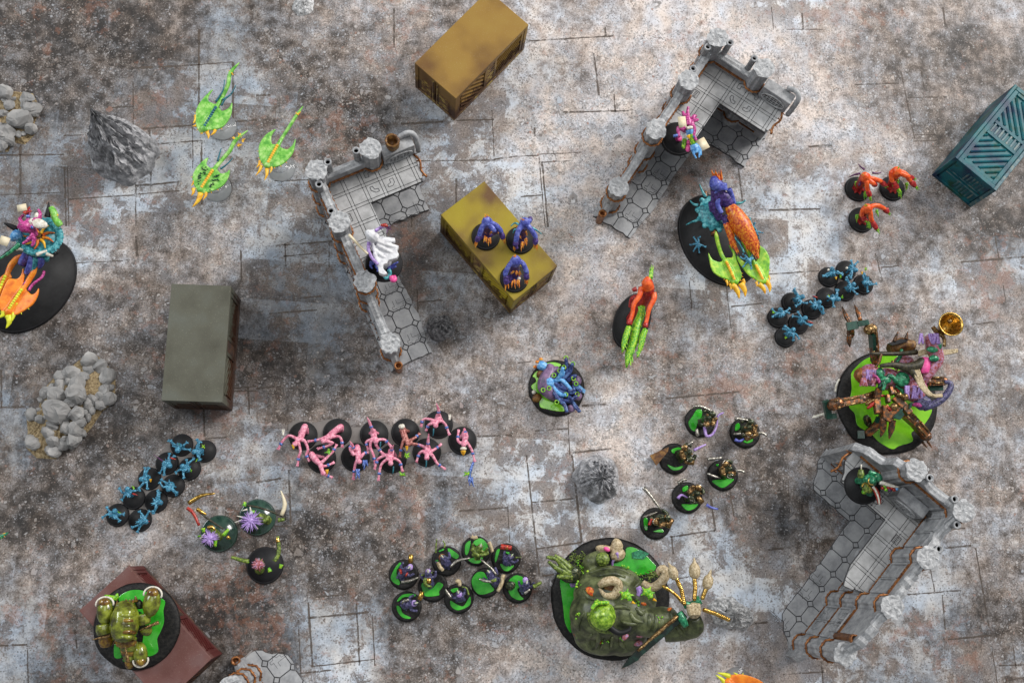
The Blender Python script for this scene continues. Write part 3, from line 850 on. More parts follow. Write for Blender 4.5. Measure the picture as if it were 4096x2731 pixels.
    if only_end or not full:
        put('pipe_end', MB().lathe([(4.2, 2), (4.2, 27), (4.8, 28), (4.8, 31), (3.0, 31), (3.0, 25)], 10, (0, -3 * bay - 21.5, 0)).jitter(0.6, 3), rust)
    else:
        put('pipe_end', MB().lathe([(4.6, 96), (4.6, 138), (5.2, 140), (5.0, 143), (3.2, 143), (3.2, 136)], 10, (3.5, -3 * bay + 16, 0)).jitter(0.7, 3), rust)
        put('ladder', MB().bar((9, -3 * bay + 18, 84), (9, -3 * bay + 42, 84), 1.2, 1.2).bar((9, -3 * bay + 18, 100), (9, -3 * bay + 42, 100), 1.2, 1.2)
            .box((9, -3 * bay + 18, 92), (1.2, 1.3, 16)).box((9, -3 * bay + 26, 92), (1.2, 1.3, 16)).box((9, -3 * bay + 34, 92), (1.2, 1.3, 16)).box((9, -3 * bay + 42, 92), (1.2, 1.3, 16)), stone, smooth=False)
        ar = [(4.6, -2.5 * bay + 11 * math.cos(a), 26 + 11 * math.sin(a)) for a in np.linspace(0, math.pi, 13)]
        put('arch', MB().tube([(4.6, -2.5 * bay + 11, 18)] + ar + [(4.6, -2.5 * bay - 11, 18), (4.6, -2.5 * bay + 11, 18)], 1.4, 6), stone)
    if mirror is False and not only_end and seed == 1:
        b_ = put('rusty_barrel', MB().lathe([(6.5, Z1 + 24), (7.8, Z1 + 30), (7.4, Z1 + 36), (8, Z1 + 40), (5.6, Z1 + 40), (5.6, Z1 + 30)], 14, (bay + 25, 1, 0)).jitter(1.0, 5), rust_dk)
    return t
ruin('grey ruin with a rusty broken barrel on its vent cabinet, the white-robed figure on it', -119, 398.7, math.radians(25.0), [135, 135, 135, 108, 60], False, 1)
ruin('grey ruin whose vent cabinet has only pipes, the magenta spellcaster on its upper floor', 314.2, 566.2, math.radians(-33.6), [135, 135, 135, 118, 72], False, 2)
ruin('tall grey ruin with riveted rusty rails on its inner walls, green armoured figure on it', 538.5, 48.5, math.radians(138.8), [160, 160, 160, 160, 135], True, 3, True)
pD = place('RD', 995, 685, 0)
phiD = math.radians(38)
offD = Matrix.Rotation(phiD, 3, 'Z') @ V3(0, 184.5, 0)
ruin('small corner of a grey ruin with cracked octagon tiles at the edge of the picture', pD.x - offD.x, pD.y - offD.y, phiD, [128], True, 5, False, True)

# ================================================================ rocks and rubble
rock_m = paint('grey_rock', [(0.14, 0.14, 0.147), (0.27, 0.27, 0.282), (0.46, 0.46, 0.475)], 7, 0.7, bump=0.8)
rock_d = paint('dark_rock', [(0.07, 0.07, 0.075), (0.16, 0.16, 0.167), (0.34, 0.34, 0.35)], 5, 0.7, bump=0.8)
rock_w = paint('weathered_rock', [(0.20, 0.20, 0.20), (0.40, 0.40, 0.40), (0.66, 0.66, 0.66)], 4, 0.72, bump=0.9)
pale_m = paint('pale_rubble', [(0.16, 0.158, 0.155), (0.26, 0.253, 0.246), (0.37, 0.362, 0.35)], 7, 0.65, bump=0.5)
sand_m = paint('sandy_glue', [(0.10, 0.065, 0.03), (0.25, 0.18, 0.09), (0.40, 0.31, 0.18)], 2.5, 0.8, bump=1.0)
def rock_mesh(rx, ry, h, seed, rough=0.35, peak=None, ridge=1.0, res=56, power=0.85):
    """height-field rock: a lump whose ridges run down from the peak"""
    mb = MB(); vs = []; fs = []
    px_, py_ = peak or (0, 0)
    n = res
    for i in range(n + 1):
        r = i / n
        for k in range(n * 2):
            a = math.pi * k / n
            edge = 1 + 0.22 * noise.noise(Vector((math.cos(a) * 1.6, math.sin(a) * 1.6, seed)))
            x = rx * r * edge * math.cos(a) + px_ * (1 - r) ** 1.0; y = ry * r * edge * math.sin(a) + py_ * (1 - r)
            q = Vector((x, y, seed * 13)) / (0.30 * (rx + ry))
            rid = noise.ridged_multi_fractal(Vector((q.x * 1.3 + math.cos(a) * 1.1, q.y * 1.3 + math.sin(a) * 1.1, q.z)), 1.0, 2.1, 5, 1.0, 2.0)
            z = h * ((1 - r) ** power) * (1 - rough * 0.5) + h * rough * 0.28 * rid * ridge * min(1, (1 - r) * 4)
            wob = noise.noise_vector(Vector((x, y, z)) / (0.12 * (rx + ry)) + Vector((seed, 0, 0))) * (0.035 * (rx + ry))
            vs.append((x + wob.x * (1 if i else 0), y + wob.y * (1 if i else 0), max(0.0, z) if r < 1 else -0.5))
    m = n * 2
    for i in range(n):
        for k in range(m):
            a = i * m + k; b = i * m + (k + 1) % m
            if i == 0: fs.append((a, a + m, b + m))
            else: fs.append((a, a + m, b + m, b))
    return mb.add(vs, fs)
def rock(label, c, rx, ry, h, seed, rot=0.0, mat=None, **k):
    o = rock_mesh(rx, ry, h, seed, **k).build('rock', mat or rock_m, None, smooth=False)
    o.location = Vector((c.x, c.y, 0)) * S; o.rotation_euler = (0, 0, rot)
    return tag(o, label, 'rock', 'resin rocks')
rock('tall pointed grey rock with ridges running down from its tip', place('PR', 900, 1010), 40, 35, 98, 3.3, -0.25, peak=(-14, 12), rough=0.5, power=1.15)
rock('small dark grey rock lying against the side of the ruin with the white-robed figure', place('RA', 1270, 1090), 17, 16, 30, 7.7, 0.4, rock_d, rough=0.7)
rock('round craggy grey rock standing by itself in the middle of the mat', place('FV', 1372, 1100), 27, 26, 36, 5.1, 0.9, rock_m, rough=0.8)
rock('light grey flat rock lying beside the giant beneath its flail', place('FV', 1676, 1410), 25, 18, 22, 9.2, -0.3, rock_w, rough=0.9)
rock('brown grey stone half cut off by the upper edge of the picture', place('FV', 697, 14), 13, 12, 8, 2.4, 0.3, rock_w, rough=0.6, res=30)
def stone_proto(seed, mat):
    rnd = random.Random(seed)
    mb = MB().ell((0, 0, 0), (1, 1, 0.85), None, 12, 9)
    mb.jitter(0.42, 0.8, seed)
    return mb.mesh('stone_%d' % seed), mat
STONES = [stone_proto(i + 1, pale_m)[0] for i in range(5)]
for me in STONES: me.materials.append(pale_m)
def rubble(label, outline, crop, z, stones, seed):
    pts = [place(crop, a, b) for a, b in outline]
    c = sum(pts, Vector()) / len(pts)
    t = thing('rubble_heap', label, 'rubble', (c.x, c.y, 0), 0, 'rubble heaps')
    rnd = random.Random(seed)
    # sandy bed
    mb = MB(); n = len(pts) * 4; ring = []
    for i in range(n):
        a, b = pts[i * len(pts) // n], pts[(i * len(pts) // n + 1) % len(pts)]
        ring.append(a + (b - a) * ((i * len(pts) / n) % 1) - c)
    vs = []; fs = []
    K = 7
    for j in range(K + 1):
        for p in ring:
            q = p * (1 - j / K)
            hh = z * (1 - (1 - j / K) ** 3) * 0.8 + (2.2 * noise.noise(q / 4) + 1.2 * noise.noise(q / 1.5) if j else 0)
            vs.append((q.x, q.y, max(0, hh)))
    for j in range(K):
        for i in range(n): fs.append((j * n + i, j * n + (i + 1) % n, (j + 1) * n + (i + 1) % n, (j + 1) * n + i))
    mb.add(vs, fs).build('sandy_bed', sand_m, t, smooth=False)
    for (x, y, r, zz) in stones:
        p = place(crop, x, y, zz) - c
        o = bpy.data.objects.new('stone', STONES[rnd.randrange(5)]); COL.objects.link(o); o.parent = t
        o.location = Vector((p.x, p.y, zz)) * S
        rr = r / CR[crop][2] / 3.5
        o.scale = (rr * S * rnd.uniform(.95, 1.3), rr * S * rnd.uniform(.85, 1.1), rr * S * rnd.uniform(.7, 1.0))
        o.rotation_euler = (rnd.uniform(-.5, .5), rnd.uniform(-.5, .5), rnd.uniform(0, 6))
        o.scale = tuple(q / S for q in o.scale)
    return t
ST1 = [(540, 80, 62, 4), (620, 130, 55, 4), (400, 185, 60, 8), (320, 205, 52, 5), (500, 205, 42, 8), (685, 205, 62, 4), (445, 270, 62, 13), (440, 345, 76, 15),
       (310, 270, 46, 8), (255, 285, 32, 6), (380, 245, 32, 8), (210, 330, 48, 5), (290, 360, 70, 11), (170, 385, 30, 3), (390, 405, 42, 13), (660, 300, 44, 5), (690, 375, 52, 4),
       (620, 365, 40, 5), (560, 380, 42, 8), (530, 420, 46, 9), (620, 425, 50, 5), (300, 480, 98, 14), (440, 500, 62, 14), (470, 560, 50, 11), (505, 488, 26, 12), (560, 470, 30, 8),
       (530, 525, 28, 9), (90, 505, 48, 4), (180, 540, 44, 7), (250, 590, 50, 8), (355, 600, 50, 10), (430, 620, 58, 10), (415, 690, 60, 8), (220, 640, 48, 7), (490, 650, 32, 4),
       (255, 705, 50, 7), (105, 715, 58, 4), (330, 735, 44, 5), (395, 730, 34, 4), (275, 790, 50, 4), (235, 780, 40, 4), (145, 470, 22, 4), (430, 415, 22, 13), (465, 408, 22, 12),
       (350, 690, 24, 8), (210, 510, 26, 8), (710, 290, 24, 3), (540, 150, 46, 5)]
rubble('long heap of pale broken stones in sandy glue beside the olive grey container', [(480, 60), (600, 40), (700, 140), (745, 230), (740, 400), (640, 480), (560, 600), (480, 690), (330, 790), (280, 850), (130, 840), (45, 760), (60, 640), (50, 520), (150, 440), (170, 320), (260, 220), (400, 130)], 'RH', 13, ST1, 4)
ST2 = [(40, 130, 95, 6), (60, 205, 45, 5), (310, 190, 75, 5), (345, 185, 50, 8), (380, 305, 95, 5), (290, 270, 50, 5), (235, 430, 125, 8), (110, 265, 60, 5), (40, 355, 55, 5), (355, 535, 80, 4),
       (60, 560, 120, 6), (90, 650, 80, 5), (30, 700, 90, 5), (220, 600, 40, 4), (280, 590, 32, 4), (160, 190, 25, 4), (430, 330, 40, 3), (10, 520, 60, 6)]
rubble('heap of grey boulders in sandy glue cut off by the edge beside the pointed rock', [(-120, 60), (120, 100), (380, 130), (470, 310), (400, 470), (400, 610), (290, 720), (140, 690), (100, 800), (-120, 820)], 'LH', 6, ST2, 6)
# ================================================================ painted miniatures
black = paint('black_base', [(0.012, 0.012, 0.013), (0.02, 0.02, 0.022)], 20, 0.5, bump=0.1, spec=0.2)
black_top = paint('black_base_top', [(0.014, 0.014, 0.0145), (0.024, 0.024, 0.025)], 14, 0.55, bump=0.15, spec=0.2)
crust = paint('black_crust', [(0.004, 0.004, 0.0045), (0.010, 0.0095, 0.009), (0.022, 0.02, 0.018)], 3, 0.5, bump=0.7, spec=0.25)
slime = paint('green_slime', [(0.015, 0.20, 0.012), (0.03, 0.36, 0.02), (0.07, 0.46, 0.04)], 24, 0.12, bump=0.0, coat=0.6)
slime_y = paint('lime_slime', [(0.10, 0.36, 0.01), (0.20, 0.58, 0.015), (0.27, 0.66, 0.03)], 30, 0.22, bump=0.0, coat=0.4)
blue = paint('imp_blue', [(0.006, 0.035, 0.07), (0.025, 0.16, 0.27), (0.12, 0.42, 0.58)], 1.3, 0.45)
pink = paint('imp_pink', [(0.42, 0.09, 0.16), (0.70, 0.23, 0.33), (0.80, 0.42, 0.50)], 2.4, 0.45)
copper = paint('imp_copper_pink', [(0.16, 0.04, 0.035), (0.38, 0.13, 0.11), (0.55, 0.26, 0.22)], 2.2, 0.35, 0.2)
bracer = paint('bracer_blue', [(0.015, 0.03, 0.16), (0.05, 0.12, 0.42), (0.3, 0.4, 0.7)], 1.2, 0.3, 0.2)
yellow = paint('horn_yellow', [(0.62, 0.26, 0.008), (0.80, 0.43, 0.015), (0.85, 0.55, 0.04)], 4, 0.4)
lemon = paint('horn_lemon', [(0.55, 0.55, 0.02), (0.75, 0.78, 0.03)], 4, 0.4)
leaf = paint('flame_green', [(0.03, 0.20, 0.01), (0.14, 0.45, 0.02), (0.50, 0.62, 0.03)], 1.8, 0.4)
red = paint('gore_red', [(0.12, 0.008, 0.006), (0.36, 0.02, 0.012), (0.5, 0.06, 0.03)], 2, 0.3)
bone = paint('bone_white', [(0.42, 0.38, 0.30), (0.66, 0.62, 0.52), (0.78, 0.76, 0.70)], 3, 0.5)
teal = paint('teal_skin', [(0.01, 0.09, 0.11), (0.03, 0.27, 0.32), (0.16, 0.5, 0.52)], 4, 0.4)
tealfin = paint('teal_fin', [(0.008, 0.07, 0.10), (0.02, 0.17, 0.22)], 3, 0.4)
white = paint('robe_white', [(0.46, 0.46, 0.49), (0.64, 0.64, 0.66), (0.74, 0.74, 0.75)], 6, 0.55)
purple = paint('flamer_purple', [(0.012, 0.008, 0.05), (0.045, 0.02, 0.13), (0.10, 0.06, 0.26)], 3, 0.4)
violet = paint('flamer_blue', [(0.03, 0.035, 0.22), (0.08, 0.10, 0.42), (0.18, 0.22, 0.58)], 4, 0.4)
orange = paint('flame_orange', [(0.36, 0.05, 0.008), (0.72, 0.22, 0.02), (0.85, 0.48, 0.06)], 2.2, 0.4)
fire = paint('fire_orange', [(0.30, 0.02, 0.006), (0.60, 0.10, 0.01), (0.80, 0.36, 0.02)], 2.6, 0.4)
o_red = paint('flamer_orange', [(0.60, 0.045, 0.008), (0.78, 0.10, 0.012), (0.85, 0.16, 0.03)], 5, 0.4)
d_red = paint('flamer_red', [(0.16, 0.006, 0.008), (0.36, 0.015, 0.015), (0.52, 0.05, 0.04)], 3, 0.35)
plum = paint('plum', [(0.05, 0.008, 0.05), (0.12, 0.03, 0.12)], 2, 0.4)
ray_g = paint('ray_green', [(0.07, 0.30, 0.03), (0.17, 0.48, 0.06), (0.40, 0.66, 0.20)], 7, 0.35)
ray_y = paint('ray_yellow_green', [(0.09, 0.31, 0.01), (0.22, 0.50, 0.02), (0.46, 0.64, 0.06)], 8, 0.35)
ray_o = paint('ray_orange', [(0.62, 0.12, 0.006), (0.82, 0.21, 0.01), (0.86, 0.30, 0.02)], 9, 0.4)
magenta = paint('magenta', [(0.16, 0.008, 0.07), (0.42, 0.03, 0.20), (0.62, 0.12, 0.36)], 2.2, 0.35)
lilac = paint('lilac', [(0.20, 0.12, 0.34), (0.36, 0.22, 0.55), (0.52, 0.40, 0.70)], 2, 0.5)
parch = paint('parchment', [(0.62, 0.52, 0.34), (0.74, 0.66, 0.48)], 6, 0.6)
gold = paint('gold', [(0.18, 0.09, 0.015), (0.48, 0.29, 0.06), (0.72, 0.50, 0.16)], 2.5, 0.25, 0.9)
bronze = paint('bronze', [(0.05, 0.025, 0.01), (0.20, 0.11, 0.04), (0.46, 0.32, 0.14)], 2, 0.32, 0.7)
steel = paint('steel', [(0.08, 0.075, 0.06), (0.28, 0.26, 0.22), (0.62, 0.60, 0.55)], 1.5, 0.3, 0.8)
armour = paint('dark_green_armour', [(0.008, 0.014, 0.008), (0.03, 0.045, 0.022), (0.12, 0.11, 0.05)], 2.0, 0.3, 0.4)
emerald = paint('emerald_armour', [(0.005, 0.06, 0.03), (0.015, 0.17, 0.08), (0.06, 0.34, 0.16)], 3, 0.3, 0.15)
dusk = paint('dusk_violet', [(0.012, 0.012, 0.035), (0.05, 0.05, 0.12), (0.16, 0.14, 0.28)], 2.2, 0.42)
moss = paint('mossy_green', [(0.03, 0.045, 0.008), (0.10, 0.15, 0.02), (0.26, 0.34, 0.06)], 2.4, 0.42)
rot = paint('giant_skin', [(0.022, 0.027, 0.011), (0.065, 0.078, 0.030), (0.14, 0.16, 0.068)], 12, 0.42, bump=0.4)
rot_l = paint('giant_head', [(0.07, 0.14, 0.01), (0.18, 0.34, 0.02), (0.36, 0.50, 0.06)], 4, 0.3)
darkwood = paint('dark_wood', [(0.012, 0.011, 0.006), (0.035, 0.03, 0.015), (0.07, 0.06, 0.03)], 3, 0.5)
rope = paint('rope', [(0.20, 0.14, 0.07), (0.42, 0.33, 0.19), (0.58, 0.48, 0.32)], 2, 0.5)
shell = paint('lobster_shell', [(0.045, 0.042, 0.006), (0.13, 0.15, 0.012), (0.25, 0.29, 0.03)], 9, 0.18, coat=0.4)
shell_b = paint('lobster_brown', [(0.05, 0.015, 0.004), (0.16, 0.08, 0.01), (0.30, 0.20, 0.02)], 5, 0.22, coat=0.3)
mech_o = paint('rust_orange_metal', [(0.03, 0.022, 0.017), (0.11, 0.062, 0.035), (0.38, 0.12, 0.025)], 4, 0.35, 0.5)
mech_g = paint('dark_green_plate', [(0.004, 0.025, 0.016), (0.008, 0.06, 0.04)], 5, 0.3, 0.1)
flesh = paint('raw_flesh', [(0.22, 0.03, 0.03), (0.42, 0.14, 0.16), (0.46, 0.30, 0.50)], 3, 0.4)
tb_blue = paint('tentacle_blue', [(0.008, 0.010, 0.05), (0.03, 0.045, 0.17), (0.09, 0.18, 0.38)], 4, 0.35)
tb_sky = paint('tentacle_sky', [(0.04, 0.16, 0.42), (0.10, 0.34, 0.66), (0.25, 0.5, 0.78)], 3, 0.4)
tb_mauve = paint('slug_mauve', [(0.06, 0.045, 0.10), (0.16, 0.10, 0.19), (0.26, 0.16, 0.28)], 7, 0.4)
hot = paint('hot_pink', [(0.72, 0.05, 0.25), (0.8, 0.12, 0.36)], 3, 0.4)
clear = clear_plastic('clear_acrylic')
glassg = paint('dark_green_resin', [(0.006, 0.018, 0.014), (0.016, 0.042, 0.033), (0.03, 0.07, 0.05)], 12, 0.2, bump=0.05, coat=0.5)
tray_m = paint('grey_tray', [(0.15, 0.135, 0.125), (0.19, 0.172, 0.16)], 20, 0.6, bump=0.1)

class Fig:
    """one miniature: an Empty on the ground below its base; p() turns photo crop pixels at a height into local mm"""
    def __init__(s, name, label, cat, crop, x, y, group=None, z0=0.0, ztop=3.0):
        s.c = crop; s.z0 = z0
        w = place(crop, x, y, z0 + ztop)
        s.o = V3(w.x, w.y, z0)
        s.t = thing(name, label, cat, s.o, 0, group)
    def p(s, x, y, h): return place(s.c, x, y, s.z0 + h) - s.o
    def P(s, pts, h0, h1=None):
        h1 = h0 if h1 is None else h1; n = max(1, len(pts) - 1)
        return [s.p(a[0], a[1], a[2] if len(a) > 2 else h0 + (h1 - h0) * i / n) for i, a in enumerate(pts)]
    def base(s, d, h=3.4, d2=None, rot=0.0, mat=None, top=None):
        r = d / 2; k = (d2 or d) / d
        b = MB().lathe([(r, 0), (r, h * 0.35), (r - 1.0, h - .15), (r - 1.5, h)], 48, (0, 0, 0), 1, k, rot).build('base', mat or black, s.t)
        MB().lathe([(r - 1.9, h - .5), (r - 1.9, h + .06), (0.01, h + .1)], 48, (0, 0, 0), 1, k, rot).build('base_top', top or black_top, b)
        b.data.polygons.foreach_set('use_smooth', [False] * len(b.data.polygons))
        return b
    def slime_base(s, d, pools, h=3.6, rnd=None, mat=None, z=0.5):
        """crusted black base with pools of slime; pools = polygons in crop pixels"""
        rnd = rnd or random.Random(int(s.o.x * 7 + s.o.y))
        r = d / 2; vs = []; fs = []; n = 40
        for rr, hh in ((1.0, 0), (1.02, h * .5), (0.97, h), (0.86, h + .5), (0.74, h + .1), (0.5, h - .2), (0.2, h - .2)):
            for k in range(n):
                a = 2 * math.pi * k / n
                j = 1 + 0.018 * noise.noise(Vector((math.cos(a) * 4, math.sin(a) * 4, s.o.x)))
                vs.append((r * rr * j * math.cos(a), r * rr * j * math.sin(a), max(0, hh + (rnd.uniform(-.35, .35) if hh else 0))))
        for i in range(6):
            for k in range(n): fs.append((i * n + k, i * n + (k + 1) % n, (i + 1) * n + (k + 1) % n, (i + 1) * n + k))
        fs.append(tuple(range(6 * n, 7 * n)))
        b = MB().add(vs, fs).build('base', crust, s.t)
        for pl in pools:
            q = [s.p(a, c, h + z) for a, c in pl]
            sm = []
            for i in range(len(q)):      # rounded outline
                p0, p1, p2, p3 = q[i - 1], q[i], q[(i + 1) % len(q)], q[(i + 2) % len(q)]
                for k in range(4):
                    t = k / 4
                    sm.append(0.5 * (2 * p1 + (p2 - p0) * t + (2 * p0 - 5 * p1 + 4 * p2 - p3) * t * t + (3 * p1 - p0 - 3 * p2 + p3) * t ** 3))
            MB().prism([(v.x, v.y) for v in sm], h - 1, h + z + .35, 0.5).build('slime_pool', mat or slime, b, smooth=False, bevel=0.3)
        return b
    def part(s, name, mb, mat, parent=None, vox=None, sm=2, **k):
        return mb.build(name, mat, parent or s.t, vox=vox, sm=sm, **k)
def claw(mb, p, d, rnd, n=4, L=3.2, r=0.62, spread=0.55):
    d = Vector(d); d.z *= 0.3
    d = d.normalized() if d.length > 0.01 else V3(0, -1, 0)
    s_ = V3(-d.y, d.x, 0)
    for k in range(n):
        a = (k - (n - 1) / 2) * spread
        q = d * math.cos(a) + s_ * math.sin(a)
        l = L * rnd.uniform(.75, 1.15)
        mb.limb([p, p + q * l * .55 + V3(0, 0, .5), p + q * l + V3(0, 0, -.4)], [r, r * .9, r * .35], 5, 2)

# ---------------------------------------------------------------- blue imps
def blue_imp(label, crop, b, tpx, extras, group, seed):
    rnd = random.Random(seed)
    f = Fig('blue_imp', label, 'miniature', crop, b[0], b[1], group)
    f.base(25)
    c = f.p(tpx[0], tpx[1], 13)
    ba = V3(0, 0, 3.2) + V3(c.x, c.y, 0) * 0.45
    d = V3(c.x, c.y, 0); d = d.normalized() if d.length > 2 else V3(math.cos(seed), math.sin(seed), 0)
    s_ = V3(-d.y, d.x, 0)
    m = MB()
    m.limb([ba + V3(0, 0, 4), c - d * 2, c + d * 2.5 + V3(0, 0, 3)], [2.8, 4.0, 3.2], 8)
    m.ell(c + d * 3.2 + V3(0, 0, 4.8), (3.0, 3.0, 2.6))
    for sg in (-1, 1):
        m.limb([ba + V3(0, 0, 5) + s_ * sg, ba * 1.1 + s_ * sg * 3.2 + V3(0, 0, 2), ba * .7 + s_ * sg * 3 + V3(0, 0, 0)], [1.6, 1.2, .9], 6)
    na = 4
    for k in range(na):
        sg = -1 if k % 2 else 1
        sh = c + s_ * sg * 2.2 + V3(0, 0, 2.5)
        ang = rnd.uniform(-1.0, 0.9)
        out = (s_ * sg * math.cos(ang) + d * math.sin(ang))
        l = rnd.uniform(6.0, 9.5)
        el = sh + out * l * .5 + V3(0, 0, rnd.uniform(-1, 3))
        tw = (out + V3(rnd.uniform(-.7, .7), rnd.uniform(-.7, .7), 0)).normalized()
        ha = el + tw * l * .55 + V3(0, 0, rnd.uniform(-2, 2))
        m.limb([sh, el, ha], [1.8, 1.35, 1.1], 6)
        claw(m, ha, tw, rnd, 4, 3.4, .68)
    for k in range(11):
        a = rnd.uniform(-1.5, 1.5) + math.pi
        q = d * math.cos(a) + s_ * math.sin(a)
        m.spike(c + V3(0, 0, 4) + q * 1.5, c + q * rnd.uniform(4, 9) + V3(0, 0, rnd.uniform(2, 8)), 1.1, 5)
    f.part('body', m, blue, vox=0.5, sm=1)
    for kind, x, y in extras:
        p = f.p(x, y, 17)
        if kind == 'beak': f.part('beak', MB().spike(p + V3(0, 1.2, .5), p + V3(.4, -2.4, 0), 1.5, 7), yellow)
        elif kind == 'flame':
            g = MB()
            for k in range(6): g.spike(p + V3(0, 0, -1), p + V3(rnd.uniform(-2.4, 2.4), rnd.uniform(-3, 3), rnd.uniform(0, 2)), .8, 5)
            f.part('green_flame', g, leaf)
        elif kind == 'gore': f.part('red_sash', MB().limb([p + V3(-3, .8, 0), p + V3(0, 0, .6), p + V3(3.4, -1, 0)], [.5, 1.0, .4], 6), red)
        elif kind == 'skull': f.part('white_knob', MB().ell(p, 1.5), bone)
        elif kind == 'horn': f.part('dark_horn', MB().spike(c + V3(0, 0, 4), p + V3(0, 0, 0), 1.0, 6), plum)
LI = [((1110, 200), (1075, 245), [('flame', 1072, 200)], 'with a pale green flame on its back, nearest the olive grey container'),
      ((1425, 285), (1335, 290), [('flame', 1410, 225), ('flame', 1325, 405)], 'holding two green flames, farthest right of the left-hand imp cluster'),
      ((910, 450), (930, 470), [('horn', 720, 325), ('gore', 990, 385)], 'with a long dark horn and a red sash'),
      ((1215, 525), (1170, 520), [('flame', 1240, 550)], 'leaning beside the horned imp, green flame at its tail'),
      ((670, 660), (620, 660), [('beak', 688, 680)], 'with a yellow beak and a dark blade across its back'),
      ((995, 755), (960, 770), [], 'with curling hair and arms raised, below the leaning imp'),
      ((455, 925), (400, 845), [('gore', 470, 872), ('flame', 455, 780)], 'stretched out left over its base, red sash and green flame'),
      ((760, 965), (800, 980), [], 'bending forward in the middle of the left-hand imp cluster'),
      ((235, 1155), (200, 1140), [('flame', 262, 1130)], 'with a green flame on its shoulder, leftmost of the left-hand cluster'),
      ((540, 1225), (600, 1240), [('gore', 632, 1232)], 'crouching with a red mouth, lowest of the left-hand imp cluster')]
for i, (b, t_, ex, lab) in enumerate(LI):
    blue_imp('blue imp ' + lab, 'LI', b, t_, ex, 'blue imps below the olive grey container', 100 + i)
RI = [((1140, 360), (1180, 290), [('beak', 1250, 375), ('flame', 1340, 350), ('skull', 1130, 245)], 'with a yellow beak, green flame and a white knob on its back'),
      ((1430, 250), (1520, 240), [('beak', 1680, 295), ('flame', 1740, 230), ('skull', 1432, 215)], 'reaching right with yellow beak, topmost of the right-hand cluster'),
      ((1410, 590), (1490, 530), [], 'with one thin arm raised, between the beaked imps and the pair below'),
      ((1715, 480), (1740, 460), [], 'with hair swept up, farthest right of the right-hand cluster'),
      ((1100, 700), (1230, 720), [('flame', 1135, 690), ('flame', 1345, 700)], 'spreading two green flames, in the middle of the right-hand cluster'),
      ((530, 780), (640, 720), [], 'throwing an arm up over its base, left of the red-sashed imp'),
      ((860, 890), (930, 830), [('gore', 905, 690)], 'with a broad tuft of hair and a red blade held up'),
      ((300, 1030), (330, 960), [('flame', 222, 940)], 'with a green eye patch, leftmost of the right-hand cluster'),
      ((640, 1130), (690, 1080), [('gore', 830, 1110)], 'with a red tongue, beside the leftmost imp of the right-hand cluster'),
      ((420, 1350), (500, 1280), [('flame', 420, 1360)], 'lying forward, lowest of the right-hand cluster')]
for i, (b, t_, ex, lab) in enumerate(RI):
    blue_imp('blue imp ' + lab, 'RI', b, t_, ex, 'blue imps above the walking machine', 200 + i)

